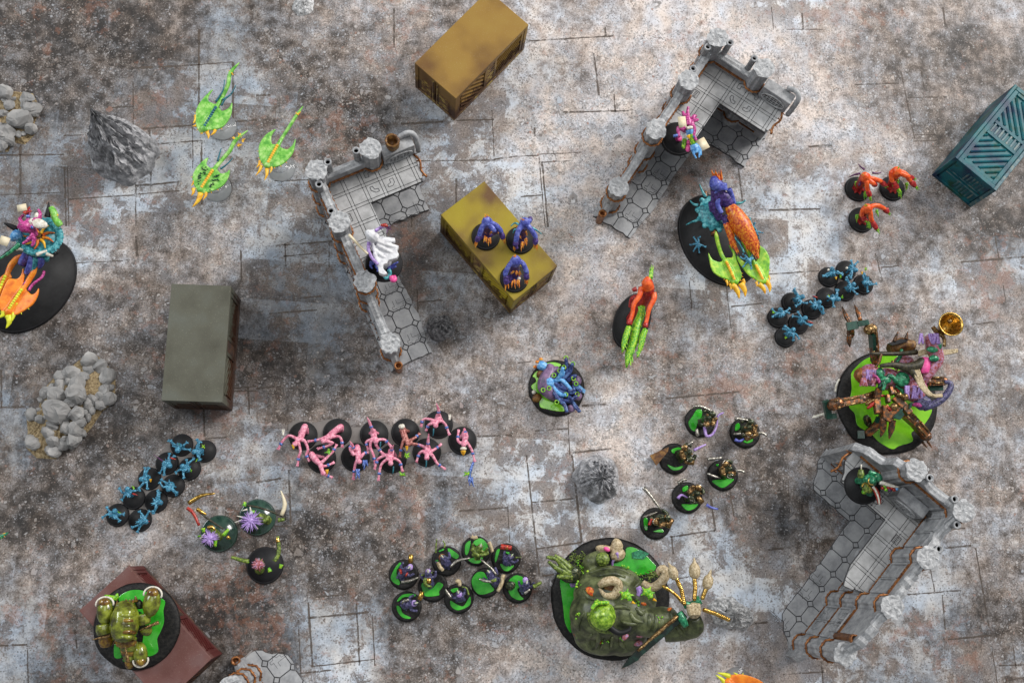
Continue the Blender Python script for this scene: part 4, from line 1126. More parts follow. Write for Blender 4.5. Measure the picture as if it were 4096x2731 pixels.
# ---------------------------------------------------------------- pink imps
def pink_imp(label, b, torso, head, arms, spikes, extras, seed, mat=None):
    rnd = random.Random(seed)
    f = Fig('pink_imp', label, 'miniature', 'PK', b[0], b[1], 'pink imps in two rows')
    f.base(32)
    m = MB()
    T = f.P(torso, 20, 25)
    m.limb([V3(T[0].x * .4, T[0].y * .4, 4), T[0] + V3(0, 0, -6)] + T, [2.6, 3.2] + [3.6] * (len(T) - 1) + [2.6], 8)
    hd = f.p(head[0], head[1], 27)
    m.ell(hd, (3.0, 3.0, 2.7))
    m.limb([T[-1], hd], [2.4, 2.4], 7)
    for sg in (-1, 1):
        m.limb([T[0] + V3(sg * 1.5, 0, -8), V3(T[0].x * .4 + sg * 4, T[0].y * .4, 9), V3(sg * 4.5 + T[0].x * .2, T[0].y * .2 + 1, 3.4)], [2.4, 1.9, 1.4], 6)
    bands = []
    for a in arms:
        A = f.P(a, 25, 21)
        m.limb([T[-1] * .5 + A[0] * .5 + V3(0, 0, 0)] + A, [2.1, 1.9] + [1.55] * (len(A) - 2) + [1.25], 7)
        d = A[-1] - A[-2]
        m.ell(A[-1], (1.7, 1.7, 1.3), None, 7, 5)
        claw(m, A[-1], d, rnd, 4, 3.8, .68, .42)
        q = A[-2] + (A[-1] - A[-2]) * .35
        bands.append((q, (A[-1] - A[-2]).normalized()))
    for a in spikes:
        A = f.P(a, 26, 36)
        m.limb([T[0]] + A, [2.4] + [1.7] * (len(A) - 1) + [.5], 7)
        bands.append((A[0] + (A[1] - A[0]) * .5, (A[1] - A[0]).normalized()))
    f.part('body', m, mat or pink, vox=0.55, sm=1)
    for q, d in bands:
        f.part('bracer', MB().tube([q - d * 1.3, q - d * .6, q + d * .6, q + d * 1.3], [1.75, 2.1, 2.1, 1.75], 8), bracer)
    for e in extras:
        kind, x, y = e[0], e[1], e[2]
        p = f.p(x, y, 27)
        if kind == 'beak': f.part('beak', MB().spike(p + V3(0, 2.5, .5), p + V3(.3, -3, -.5), 2.0 * (e[3] if len(e) > 3 else 1), 8), yellow)
        elif kind == 'collar': f.part('white_ruff', MB().ell(p, (3.8, 2.2, 2.4)), bone)
        elif kind == 'feather':
            g = MB()
            for k in range(3): g.spike(p + V3(0, -2.5, 0), p + V3(-1.4 + 1.4 * k, 4.5, .8), 1.0, 6)
            f.part('white_feather', g, bone)
        elif kind == 'flame':
            g = MB()
            for k in range(9): g.spike(p + V3(rnd.uniform(-1, 1), rnd.uniform(-1, 1), -1), p + V3(rnd.uniform(-5, 5), rnd.uniform(-4, 4), rnd.uniform(-1, 2)), 1.2, 5)
            f.part('green_flame', g, leaf)
        elif kind == 'blue':
            g = MB()
            for k in range(9): g.spike(p + V3(rnd.uniform(-2, 2), 3, -1), p + V3(rnd.uniform(-3, 3) + .5, -6 + rnd.uniform(-3, 3), rnd.uniform(-1, 1)), 1.1, 5)
            f.part('blue_flame', g, bracer)
        elif kind == 'tongue': f.part('teal_tongue', MB().limb([p + V3(0, 4, 0), p, p + V3(-.6, -4.5, -1)], [.9, .8, .3], 6), tealfin)
        elif kind == 'hair': f.part('white_hair', MB().ell(p, (3.4, 3.0, 2.0)).jitter(1.2, 1.5), bone)
        elif kind == 'sword':
            A = [f.p(a, c, 24) for a, c in e[3]]
            f.part('sword', MB().limb(A, [1.2, 1.8, 1.5, .4], 6), bracer)
PK = [((313, 425), [(330, 330), (290, 440), (260, 480)], (220, 520), [[(225, 450), (150, 425), (78, 495), (45, 560)], [(265, 510), (285, 600), (265, 660), (255, 740)], [(330, 480), (370, 580), (348, 640), (375, 690)]],
       [], [('beak', 205, 550), ('feather', 92, 395)], 'leftmost in the far row, white feathers on its outstretched arm'),
      ((697, 390), [(730, 330), (640, 400), (570, 460)], (540, 485), [[(650, 440), (720, 435), (750, 490), (752, 530)], [(590, 430), (490, 470), (390, 487)], [(580, 490), (650, 505), (575, 545), (500, 565)]],
       [], [], 'stretched along its base with a clenched fist, second in the far row'),
      ((1110, 410), [(1100, 380), (1110, 440), (1120, 460)], (1130, 490), [[(1070, 470), (1020, 500), (1040, 560)], [(1075, 490), (1070, 560), (1105, 650), (1120, 740)], [(1160, 470), (1230, 470), (1285, 530)], [(1130, 520), (1160, 570), (1190, 610)]],
       [[(1095, 370), (1060, 280), (1030, 215)]], [('tongue', 1180, 535)], 'with one arm thrown straight back, third in the far row'),
      ((1460, 390), [(1430, 350), (1450, 430), (1480, 490)], (1490, 520), [[(1440, 480), (1415, 560), (1400, 640)], [(1530, 470), (1580, 440), (1605, 415)], [(1540, 515), (1600, 525), (1665, 555)]],
       [], [('hair', 1420, 322), ('beak', 1475, 565)], 'with copper skin and white hair among the bright pink ones'),
      ((1835, 300), [(1830, 210), (1825, 250), (1810, 275)], (1800, 312), [[(1760, 250), (1690, 235), (1650, 255), (1640, 300)], [(1860, 260), (1910, 300), (1945, 395)], [(1750, 290), (1715, 310), (1700, 350)]],
       [[(1835, 190), (1830, 130), (1805, 60)]], [('feather', 1955, 225), ('tongue', 1775, 385)], 'standing highest of all, tail curling upward'),
      ((2100, 480), [(2125, 400), (2130, 450), (2120, 490)], (2115, 525), [[(2080, 510), (2045, 470), (2055, 385)], [(2150, 430), (2135, 400), (2125, 370)], [(2150, 500), (2205, 590), (2230, 690)]],
       [], [('collar', 2110, 570), ('beak', 2108, 620, 1.6), ('sword', 2215, 740, [(2222, 720), (2195, 800), (2180, 880), (2230, 1000)]), ('flame', 2140, 850), ('blue', 2190, 920)], 'rightmost, large beak and a blue flaming sword'),
      ((520, 680), [(410, 635), (450, 690), (500, 740)], (540, 845), [[(550, 700), (600, 650), (650, 600), (680, 545)], [(520, 760), (570, 765), (640, 735)], [(545, 850), (580, 870), (620, 885)]],
       [], [('beak', 582, 830), ('flame', 600, 600)], 'leftmost in the near row, open hand and a yellow beak'),
      ((900, 665), [(920, 560), (930, 640), (930, 700)], (945, 715), [[(910, 720), (890, 790), (880, 890)], [(850, 590), (840, 560), (850, 540)], [(980, 640), (1000, 620), (1030, 615)]],
       [[(890, 580), (865, 530), (838, 485)]], [('blue', 1010, 730), ('blue', 925, 830)], 'clutching a blue flame, second in the near row'),
      ((1315, 680), [(1300, 600), (1295, 660), (1295, 690)], (1295, 735), [[(1255, 690), (1195, 740), (1172, 820), (1160, 900)], [(1340, 680), (1400, 720), (1420, 800)], [(1250, 650), (1190, 610), (1140, 545)], [(1250, 640), (1150, 690), (1120, 780)]],
       [[(1305, 600), (1310, 560), (1330, 530)]], [('flame', 1420, 860), ('tongue', 1325, 810), ('flame', 1468, 645)], 'with four long arms and green flames, third in the near row'),
      ((1700, 610), [(1710, 560), (1705, 600), (1700, 640)], (1700, 672), [[(1660, 600), (1615, 625), (1590, 700)], [(1750, 600), (1800, 570), (1845, 535)], [(1760, 640), (1820, 740), (1885, 785)], [(1690, 560), (1620, 530), (1570, 525)]],
       [[(1712, 540), (1715, 480), (1722, 400)]], [('tongue', 1695, 740)], 'with arms spread wide like a star, last in the near row')]
for i, (b, to, hd, ar, sp, ex, lab) in enumerate(PK):
    pink_imp('pink imp ' + lab, b, to, hd, ar, sp, ex, 300 + i, copper if i == 3 else None)
def tray(label, pts, crop):
    q = [place(crop, a, b) for a, b in pts]; c = sum(q, Vector()) / len(q)
    o = MB().prism([(v.x - c.x, v.y - c.y) for v in q], 0.25, 0.9).build('movement_tray', tray_m, None, smooth=False)
    o.location = V3(c.x, c.y, 0) * S
    tag(o, label, 'tray', 'thin movement trays')
tray('thin grey tray lying beneath the pink imps', [(150, 300), (250, 245), (420, 290), (560, 250), (700, 235), (860, 330), (960, 330), (1060, 240), (1180, 240), (1300, 330), (1450, 225), (1620, 300), (1700, 180), (1850, 140), (1990, 260), (2100, 320), (2260, 420), (2260, 560), (2100, 640), (1950, 600), (1860, 640), (1840, 720), (1700, 775), (1560, 720), (1460, 740), (1320, 850), (1190, 780), (1060, 700), (900, 830), (760, 740), (640, 800), (500, 845), (380, 720), (300, 580), (150, 470)], 'PK')
tray('thin brown grey tray lying beneath the left cluster of blue imps', [(960, 150), (1110, 45), (1260, 130), (1420, 130), (1575, 260), (1520, 430), (1370, 500), (1320, 650), (1150, 700), (1140, 830), (1000, 915), (910, 960), (880, 1080), (700, 1125), (690, 1290), (540, 1385), (390, 1290), (240, 1310), (85, 1200), (110, 1050), (290, 990), (300, 850), (440, 770), (520, 640), (660, 505), (770, 470), (820, 320)], 'LI')
# ---------------------------------------------------------------- flame-armed creatures
def flame_bunch(f, p, d, rnd, n=6, L=6, w=2.0, r=1.1, name='flame', mat=None, parent=None):
    d = Vector(d).normalized(); g = MB()
    for k in range(n):
        o = V3(rnd.uniform(-w, w), rnd.uniform(-w, w), rnd.uniform(-w, w) * .5)
        g.spike(p + o * .5 - d, p + o + d * L * rnd.uniform(.5, 1.1), r, 5, V3(rnd.uniform(-.6, .6), rnd.uniform(-.6, .6), 0))
    return f.part(name, g, mat, parent)
def flamer(label, crop, b, top, arms, mats, group, seed, z0=0.0, tent=(), crest=None, skirt=None, white=None):
    body_m, arm_m, flame_m, extra_m = mats
    cr0 = crest or (top[0], top[1] - 30)
    cr0 = (top[0] * .5 + cr0[0] * .5, top[1] * .5 + cr0[1] * .5)
    rnd = random.Random(seed)
    f = Fig('flame_creature', label, 'miniature', crop, b[0], b[1], group, z0)
    f.base(32)
    t = f.p(top[0], top[1], 40)
    m = MB()
    m.limb([V3(t.x * .15, t.y * .15, 3), V3(t.x * .35, t.y * .35, 10), V3(t.x * .7, t.y * .7, 25), t + V3(0, 0, -6), t], [6.5, 5.2, 5.4, 6.0, 3.6], 10)
    for k in range(7):
        a = k * .9 + seed
        m.limb([V3(t.x * .3, t.y * .3, 9), V3(5 * math.cos(a), 5 * math.sin(a), 5), V3(8 * math.cos(a), 8 * math.sin(a), 3.6)], [2.6, 2.0, .8], 6)
    f.part('body', m, body_m, vox=0.6, sm=1)
    for A in arms:
        P = f.P(A, 38, 26)
        mid = P[-2].lerp(P[-1], .25)
        ar = f.part('arm', MB().limb([t + V3(0, 0, -3)] + P[:-1] + [mid], [3.6] + [2.9] * (len(P) - 1) + [2.4], 8).jitter(.4, 2, seed), arm_m, vox=0.6)
        fo = MB().limb([mid, mid.lerp(P[-1], .5), P[-1]], [2.7, 3.4, 2.6], 8)
        for k in range(5): fo.ell(mid.lerp(P[-1], rnd.uniform(.2, 1)) + V3(rnd.uniform(-2, 2), rnd.uniform(-2, 2), rnd.uniform(-1, 1)), rnd.uniform(1.2, 2.2), None, 7, 5)
        f.part('forearm', fo, body_m, ar, vox=0.6, sm=1)
        flame_bunch(f, P[-1], P[-1] - P[-2], rnd, 7, 6.5, 2.0, 1.1, 'flame', flame_m, ar)
    f.part('hood', MB().limb([V3(t.x * .8, t.y * .8, 32), t + V3(0, 0, -1), f.p(cr0[0], cr0[1], 43)], [5.4, 6.2, 3.0], 10).jitter(.5, 3, seed), arm_m, vox=0.6)
    for k in range(4):
        q = V3(t.x * rnd.uniform(.2, .8), t.y * rnd.uniform(.2, .8), rnd.uniform(22, 32)) + V3(rnd.uniform(-6, 6), rnd.uniform(-6, 4), 0)
        flame_bunch(f, q, V3(rnd.uniform(-1, 1), -1, .2), rnd, 4, 4, 1.6, .9, 'body_flame', flame_m)
    cr = crest or (top[0], top[1] - 30)
    flame_bunch(f, t + V3(0, 0, 1), f.p(cr[0], cr[1], 46) - t, rnd, 7, 7, 2.2, 1.1, 'crest_flame', flame_m)
    for (x, y) in (skirt or ()):
        flame_bunch(f, f.p(x, y, 14), V3(0, -1, -.1), rnd, 6, 6.5, 2.6, 1.1, 'skirt_flame', flame_m)
    for T in tent:
        f.part('tentacle', MB().limb(f.P(T, 33, 30), [1.6, .5], 6), extra_m)
    if white: f.part('white_bead', MB().ell(f.p(white[0], white[1], 14), 1.9), bone)
    return f
PM = (purple, violet, orange, teal); gP = 'purple flame creatures on the yellow container'
flamer('purple flame creature with orange flames and a single crest, left one on the yellow container', 'YB', (577, 660), (590, 500), [[(540, 560), (510, 640), (480, 720)], [(680, 540), (735, 600), (765, 690)], [(660, 590), (685, 620)]], PM, gP, 1, HBOX, (), (570, 410), [(580, 680), (620, 700)])
flamer('purple flame creature with teal side tentacles, right one on the yellow container', 'YB', (950, 700), (1000, 510), [[(930, 600), (905, 700), (895, 770)], [(1060, 580), (1110, 660), (1115, 750)], [(1045, 500), (1058, 470)]], PM, gP, 2, HBOX, [[(940, 540), (890, 520), (845, 555)], [(960, 590), (890, 590), (870, 630)], [(1075, 570), (1130, 600), (1180, 640)]], (955, 450), [(970, 740), (1010, 700)])
flamer('purple flame creature with a white bead on its front, nearest one on the yellow container', 'YB', (885, 1115), (900, 920), [[(835, 970), (790, 1060), (800, 1180)], [(970, 950), (1015, 1040), (1015, 1130)]], PM, gP, 3, HBOX, (), (890, 840), [(880, 1150), (925, 1150)], (937, 1120))
RM = (d_red, o_red, leaf, plum); gR = 'red flame creatures near the teal container'
flamer('red flame creature with plum tentacles, left one of the three near the teal container', 'RF', (380, 620), (520, 400), [[(540, 500), (545, 620), (595, 760)], [(650, 440), (780, 480), (880, 560)], [(650, 520), (700, 560)]], RM, gR, 4, 0, [[(420, 340), (300, 370), (220, 410)], [(500, 270), (440, 230), (385, 170)], [(650, 330), (740, 340), (810, 320)], [(400, 560), (440, 470), (540, 440)]], (440, 290), [(500, 700), (340, 520)])
flamer('red flame creature with arched orange arms, right one of the three near the teal container', 'RF', (1020, 610), (1090, 290), [[(990, 320), (1000, 450), (1110, 620)], [(1160, 350), (1060, 400), (1030, 440)], [(1230, 330), (1320, 450), (1430, 580)], [(1280, 390), (1390, 430)]], RM, gR, 5, 0, (), (1140, 180), [(1150, 680), (1280, 540)])
flamer('red flame creature with one long drooping arm, lowest of the three near the teal container', 'RF', (450, 1190), (560, 980), [[(600, 1040), (620, 1180), (720, 1370)], [(700, 930), (840, 980), (930, 1060)], [(470, 1010), (450, 1100), (500, 1200)]], RM, gR, 6, 0, (), (480, 910), [(570, 1260), (720, 1040), (370, 1130)])

# the large one on an oval base
f = Fig('flame_creature', 'large red flame creature with three long green flames on an oval base', 'miniature', 'BF', 390, 790)
f.base(70, 3.8, 42, math.radians(68))
m = MB().limb([V3(0, 0, 3), V3(2, 6, 12), f.p(560, 480, 38), f.p(610, 330, 52), f.p(620, 200, 60)], [8, 7, 8, 8, 3.5], 12)
m.limb([f.p(480, 480, 34), f.p(400, 480, 32), f.p(360, 600, 22)], [5, 4, 2.5], 8).limb([f.p(450, 340, 42), f.p(390, 360, 40)], [3.5, 2], 7)
f.part('body', m, d_red, vox=0.8)
f.part('head_hood', MB().limb([f.p(620, 330, 55), f.p(600, 250, 61), f.p(625, 170, 64)], [7, 6.5, 2.5], 10), o_red, vox=0.8)
rnd = random.Random(7)
for A, F2 in (([(520, 320, 55), (490, 440, 56), (410, 560, 55), (390, 700, 53), (345, 820, 52)], [(340, 880, 52), (300, 1010, 53), (270, 1120, 54), (245, 1250, 55)]),
              ([(690, 400, 52), (700, 480, 53), (630, 620, 52), (600, 760, 50), (575, 860, 50)], [(575, 920, 50), (535, 1030, 51), (510, 1160, 52), (455, 1320, 53)])):
    P = f.P(A, 0)
    ar = f.part('arm', MB().limb(P, [3.6, 3.2, 2.8, 2.4, 2.6], 9), o_red, vox=0.7)
    f.part('hand', MB().limb([P[-2] * .35 + P[-1] * .65, P[-1] + V3(0, -2, 0)], [2.8, 3.4], 9).ell(P[-1], 3.4, None, 8, 6), d_red, ar, vox=0.7)
    Q = f.P(F2, 0); g = MB().limb(Q, [3.2, 3.6, 3.0, .6], 8)
    for k in range(18):
        q = Q[0].lerp(Q[-1], rnd.random()); g.spike(q + V3(rnd.uniform(-2, 2), 2, 1), q + V3(rnd.uniform(-3, 3), -4, 2.5), 1.1, 5)
    f.part('long_flame', g, leaf, ar)
Q = f.P([(535, 590, 40), (500, 740, 42), (450, 870, 44), (410, 1080, 46), (340, 1270, 48), (305, 1465, 50)], 0)
g = MB().limb(Q, [3, 4.6, 5.4, 5.2, 4.6, .8], 9)
for k in range(40):
    i = rnd.uniform(0, 4.6); q = Q[int(i)].lerp(Q[int(i) + 1], i % 1); g.spike(q + V3(rnd.uniform(-4, 4), 2, 2), q + V3(rnd.uniform(-5, 5), -6, 4), 1.3, 5)
f.part('long_flame', g, leaf)
flame_bunch(f, f.p(650, 180, 64), V3(.1, 1, 0), rnd, 9, 13, 2.5, 1.6, 'crest_flame', leaf)

# ---------------------------------------------------------------- flying rays
def manta(f, outline, spine, tail, horns, mats, h=46, tips=None, parent=None, tailr=2.5, spots=0, bumps=None, seed=1):
    body_m, spine_m, horn_m = mats
    rnd = random.Random(seed)
    q = [f.p(a, b, h) for a, b in outline]
    sm = []
    for i in range(len(q)):
        p0, p1, p2, p3 = q[i - 1], q[i], q[(i + 1) % len(q)], q[(i + 2) % len(q)]
        for k in range(3):
            t = k / 3; sm.append(0.5 * (2 * p1 + (p2 - p0) * t + (2 * p0 - 5 * p1 + 4 * p2 - p3) * t * t + (3 * p1 - p0 - 3 * p2 + p3) * t ** 3))
    S2 = f.P(spine, h + 1.5)
    m = MB().prism([(v.x, v.y) for v in sm], h - 1.4, h + 1.4)
    m.limb([S2[0] + V3(0, 0, -1)] + S2, [3.4] * len(S2) + [2.6], 9)
    m.ell(S2[0], (4.6, 4.2, 3.2))
    T = f.P(tail, h, h + 4)
    m.limb([S2[-1]] + T, [2.6] + [tailr] * (len(T) - 1) + [.7], 8)
    m.tf(lambda p: p + V3(0, 0, 0.055 * min(18, abs((p - S2[0]).cross((S2[-1] - S2[0]).normalized()).length)) ** 1.15))
    b = f.part('ray_body', m, body_m, parent, vox=0.75, sm=2)
    r = MB()
    n = 9
    for k in range(n):
        c = S2[0].lerp(S2[-1], (k + 1.2) / (n + 1)) + V3(0, 0, 2.6)
        r.ell(c, (2.0, 2.0, 1.5), None, 7, 5)
    f.part('spine_ridge', r, spine_m, b)
    for a, c, rr in horns:
        p0, p1 = f.p(*a, h + .5), f.p(*c, h + 2)
        f.part('horn', MB().spike(p0 + (p0 - p1).normalized() * 1.0, p1, rr, 8, V3(rr * .5, 0, 0)), horn_m, b)
    if bumps:
        g = MB()
        for (x, y) in bumps:
            p = f.p(x, y, h + 4)
            for k in range(8): g.spike(p, p + V3(rnd.uniform(-3.6, 3.6), rnd.uniform(-3.4, 3.4), rnd.uniform(0, 2)), 1.0, 5)
        f.part('tail_spikes', g, horn_m, b)
    if spots:
        g = MB(); u = (S2[-1] - S2[0]).normalized(); s_ = V3(-u.y, u.x, 0)
        for k in range(spots):
            sg = 1 if k % 2 else -1
            c = S2[0].lerp(S2[-1], rnd.uniform(.15, .95)) + s_ * sg * rnd.uniform(5, 12)
            g.ell(V3(c.x, c.y, h + 2.5 + .055 * abs((c - S2[0]).cross(u).length) ** 1.15), (1.0, .7, .9), None, 6, 4)
        f.part('dark_spots', g, mech_g, b)
    # bright fringe teeth along the front edge
    g = MB()
    for i in range(0, len(sm), 2):
        v = sm[i]; d = (v - (S2[0] + S2[-1]) * .5); d.z = 0; d.normalize()
        if d.dot((S2[0] - S2[-1]).normalized()) > 0.05: g.spike(v - d * .6 + V3(0, 0, 1), v + d * 2.0 + V3(0, 0, 1), .8, 5)
    f.part('fringe', g, horn_m, b)
    return b
def flying_ray(label, bpx, *a, **k):
    f = Fig('flying_ray', label, 'miniature', 'RY', bpx[0], bpx[1], 'green flying rays on clear stands', 0, 1.5)
    st = MB().lathe([(16, 0.15), (16, 1.2), (15.2, 2.0), (8.2, 2.2), (7.6, 3.0), (2.2, 3.4), (1.5, 6), (1.3, 40)], 40).build('clear_stand', clear, f.t)
    manta(f, *a, **k)
    st.data.polygons.foreach_set('use_smooth', [True] * len(st.data.polygons))
    # lean the stem to where the body floats
    return f
R1 = [(170, 770), (120, 700), (115, 560), (150, 470), (230, 370), (300, 310), (250, 390), (250, 440), (290, 455), (330, 470), (360, 500), (390, 540), (460, 510), (495, 450), (490, 560), (450, 650), (380, 720), (270, 740), (210, 750)]
R2 = [(850, 1130), (790, 1060), (770, 960), (790, 870), (860, 780), (950, 730), (905, 800), (910, 880), (945, 885), (1010, 920), (1030, 930), (1075, 940), (1130, 890), (1160, 820), (1140, 960), (1080, 1050), (1000, 1110), (910, 1130)]
R3 = [(150, 1390), (100, 1320), (80, 1230), (120, 1140), (190, 1060), (250, 1025), (225, 1090), (260, 1130), (300, 1130), (350, 1160), (380, 1195), (440, 1180), (470, 1150), (460, 1230), (400, 1320), (310, 1370), (210, 1400)]
f1 = flying_ray('green flying ray with a dark teal spine and fins, farthest of the three', (395, 700), R1, [(195, 720), (260, 600), (335, 490)], [(400, 370), (450, 260), (475, 140), (570, 30)],
           [((110, 590), (82, 668), 2.2), ((112, 688), (75, 695), 2.0), ((232, 765), (242, 828), 2.2), ((310, 740), (265, 792), 2.2)], (ray_g, tealfin, yellow), bumps=[(485, 135)], seed=1)
for a in ([(320, 440), (380, 350), (405, 290), (412, 210)], [(390, 420), (470, 370), (510, 310), (530, 265)], [(380, 480), (420, 410), (480, 365)]):
    f1.part('fin_strand', MB().limb(f1.P(a, 49, 52), [1.3, .5], 6), tealfin)
flying_ray('bright green flying ray with a yellow spine, rightmost of the three', (1010, 1130), R2, [(860, 1100), (920, 990), (975, 890)], [(1020, 810), (1090, 700), (1160, 590), (1235, 485)],
           [((795, 1115), (735, 1215), 2.2), ((855, 1150), (830, 1262), 2.4), ((900, 1120), (888, 1185), 1.9), ((780, 1065), (745, 1130), 1.9)], (ray_g, yellow, yellow), bumps=[(1180, 570)], tailr=2.1, seed=2)
f3 = flying_ray('green flying ray with black spots on its wings, nearest of the three', (340, 1340), R3, [(165, 1360), (230, 1260), (300, 1150)], [(400, 1030), (470, 950), (530, 840), (660, 740)],
           [((95, 1245), (62, 1322), 2.0), ((85, 1355), (65, 1422), 2.4), ((160, 1405), (75, 1542), 3.6), ((220, 1395), (185, 1467), 2.0)], (ray_g, yellow, yellow), bumps=[(520, 830), (570, 790), (600, 850), (570, 890)], spots=46, seed=3)
for a in ([(340, 1060), (355, 1000), (380, 925)], [(370, 1140), (440, 1090), (500, 1025)]):
    f3.part('fin_strand', MB().limb(f3.P(a, 49, 51), [1.3, .5], 6), tealfin)
f = Fig('flying_ray', 'orange flying ray with lemon horns cut off by the lower edge of the picture', 'miniature', 'OR', 620, 420, None, 0, 1.5)
MB().lathe([(16, 0.15), (16, 1.2), (15.2, 2.0), (8.2, 2.2), (7.6, 3.0), (2.2, 3.4), (1.5, 6), (1.3, 40)], 40).build('clear_stand', clear, f.t)
manta(f, [(420, 330), (520, 270), (720, 265), (950, 330), (1130, 440), (1300, 700), (1100, 600), (1000, 700), (900, 760), (800, 800), (760, 900), (820, 1020), (620, 940), (480, 760), (400, 560), (360, 430)], [(440, 420), (620, 560), (860, 760)], [(1000, 860), (1200, 1000), (1400, 1150)],
      [((450, 300), (232, 235), 3.0), ((380, 440), (205, 275), 3.0), ((620, 290), (545, 232), 1.8)], (ray_o, lemon, lemon), seed=5)
f = Fig('flying_ray', 'tip of a dark green tail reaching in at the left edge of the picture', 'miniature', 'FV', -60, 1260, None, 0, 1.5)
MB().lathe([(16, 0.15), (16, 1.2), (15.2, 2.0), (8.2, 2.2), (7.6, 3.0), (2.2, 3.4), (1.5, 6), (1.3, 40)], 40).build('clear_stand', clear, f.t)
manta(f, [(-120, 1300), (-135, 1265), (-110, 1230), (-85, 1215), (-90, 1240), (-60, 1250), (-50, 1275), (-30, 1270), (-45, 1300), (-80, 1315)], [(-110, 1295), (-90, 1275), (-65, 1262)], [(-40, 1250), (-15, 1238), (4, 1232), (20, 1222)],
      [((-120, 1300), (-135, 1320), 2.0)], (emerald, yellow, yellow), bumps=[(8, 1228)], seed=6)

# ---------------------------------------------------------------- the two chariots
f = Fig('flame_chariot', 'chariot of two green rays with a purple flame rider on a black oval base', 'miniature', 'RC', 555, 835)
f.base(120, 4.2, 92, math.radians(-60))
HR = 40
manta(f, [(700, 1330), (640, 1290), (540, 1250), (470, 1190), (440, 1090), (425, 985), (470, 1060), (555, 1090), (600, 1060), (640, 1040), (690, 1040), (700, 990), (655, 900), (720, 970), (740, 1060), (790, 1190), (800, 1250), (770, 1310)], [(725, 1310), (680, 1180), (620, 1080)], [(580, 1010), (545, 910), (520, 800), (510, 740)],
      [((705, 1345), (775, 1502), 4.2), ((795, 1335), (842, 1478), 4.2), ((670, 1340), (680, 1400), 2.0), ((630, 1300), (640, 1355), 1.8), ((820, 1290), (835, 1345), 1.8)], (ray_y, yellow, yellow), HR, seed=11)
manta(f, [(1010, 1320), (960, 1290), (880, 1240), (820, 1170), (760, 1080), (745, 1015), (800, 1070), (860, 1100), (930, 1110), (980, 1050), (1000, 960), (990, 905), (1060, 950), (1110, 1050), (1105, 1180), (1095, 1280), (1060, 1320)], [(1040, 1300), (1000, 1200), (950, 1120)], [(890, 1000), (840, 900), (800, 860)],
      [((1005, 1340), (1067, 1448), 3.6), ((1085, 1310), (1115, 1428), 3.6), ((965, 1320), (970, 1365), 1.6), ((1105, 1250), (1112, 1300), 1.6)], (ray_y, yellow, yellow), HR + 2, seed=12)
q = f.P([(360, 390), (440, 370), (500, 480), (570, 600), (610, 680), (560, 725), (470, 710), (390, 680), (330, 600), (310, 500)], 36)
mdisc = MB().prism([(v.x, v.y) for v in q], 33, 37)
for v in q: mdisc.ell(V3(v.x, v.y, 35), (3.4, 3.4, 2.6), None, 8, 5)
cdisc = sum(q, Vector()) / len(q)
mdisc.ell(V3(cdisc.x, cdisc.y, 37), (11, 17, 3.2), Matrix.Rotation(.4, 3, 'Z'))
disc = f.part('teal_disc', mdisc, teal, vox=0.8)
for a in ([(310, 450), (265, 440), (225, 400)], [(330, 600), (290, 625), (240, 640), (180, 672)], [(400, 360), (360, 290), (330, 215)], [(720, 430), (800, 425), (848, 395)], [(320, 520), (300, 530)]):
    f.part('tentacle', MB().limb(f.P(a, 36, 38), [2.2, .6], 7), teal, disc)
f.part('bracket', MB().limb(f.P([(500, 700), (490, 790)], 30), 4, 7).jitter(.8, 2), mech_o)
f.part('bracket', MB().limb(f.P([(390, 300), (400, 360)], 30), 3, 6).jitter(.8, 2), mech_o)
f.part('stand_post', MB().tube([(cdisc.x, cdisc.y, 3), (cdisc.x, cdisc.y, 34)], 2.0, 8), clear)
m = MB().limb(f.P([(560, 620, 42), (520, 480, 48), (540, 360, 56), (530, 230, 64), (510, 140, 68)], 0), [4, 7, 9, 8.5, 3.5], 12)
m.limb(f.P([(600, 330, 60), (650, 420, 56), (690, 500, 48)], 0), [6, 7, 5], 9).limb(f.P([(470, 420, 52), (470, 520, 44)], 0), [5, 3], 8).limb(f.P([(620, 560, 50), (630, 680, 48)], 0), [5, 3.5], 8)
rider = f.part('rider_body', m, purple, vox=0.9)
f.part('rider_hood', MB().limb(f.P([(560, 260, 66), (505, 210, 70), (490, 130, 71)], 0), [6, 7.5, 3], 10).limb(f.P([(600, 280, 66), (610, 200, 70)], 0), [5, 3], 8), violet, rider, vox=0.9)
for a in ([(500, 290), (570, 320), (530, 430), (580, 540)], [(660, 270), (690, 340), (720, 440)]):
    f.part('rider_arm', MB().limb(f.P(a, 66, 56), [3.4, 2.6], 9), violet, rider, vox=0.7)
rnd = random.Random(21)
flame_bunch(f, f.p(500, 130, 70), f.p(480, 60, 74) - f.p(500, 130, 70), rnd, 6, 8, 3, 1.6, 'crest_flame', fire)
flame_bunch(f, f.p(560, 170, 70), f.p(545, 90, 74) - f.p(560, 170, 70), rnd, 7, 11, 3, 1.8, 'crest_flame', fire)
def fire_tail(f, path, rads, h0, h1, n, seed, mat, name='fire_stream'):
    rnd = random.Random(seed); Q = f.P(path, h0, h1); g = MB().limb(Q, rads, 10)
    for k in range(n):
        i = rnd.uniform(0, len(Q) - 1.02); j = int(i); q = Q[j].lerp(Q[j + 1], i % 1); r = rads[j] + (rads[j + 1] - rads[j]) * (i % 1)
        d = (Q[j + 1] - Q[j]).normalized(); s_ = V3(-d.y, d.x, 0); w = rnd.uniform(-1, 1)
        o = q + s_ * r * w + V3(0, 0, r * (1 - abs(w)) * .9)
        g.spike(o - d * 1.5, o + d * rnd.uniform(4, 8) + s_ * rnd.uniform(-1, 1) + V3(0, 0, rnd.uniform(-.5, 1.2)), rnd.uniform(.8, 1.5), 5)
    return f.part(name, g, mat)
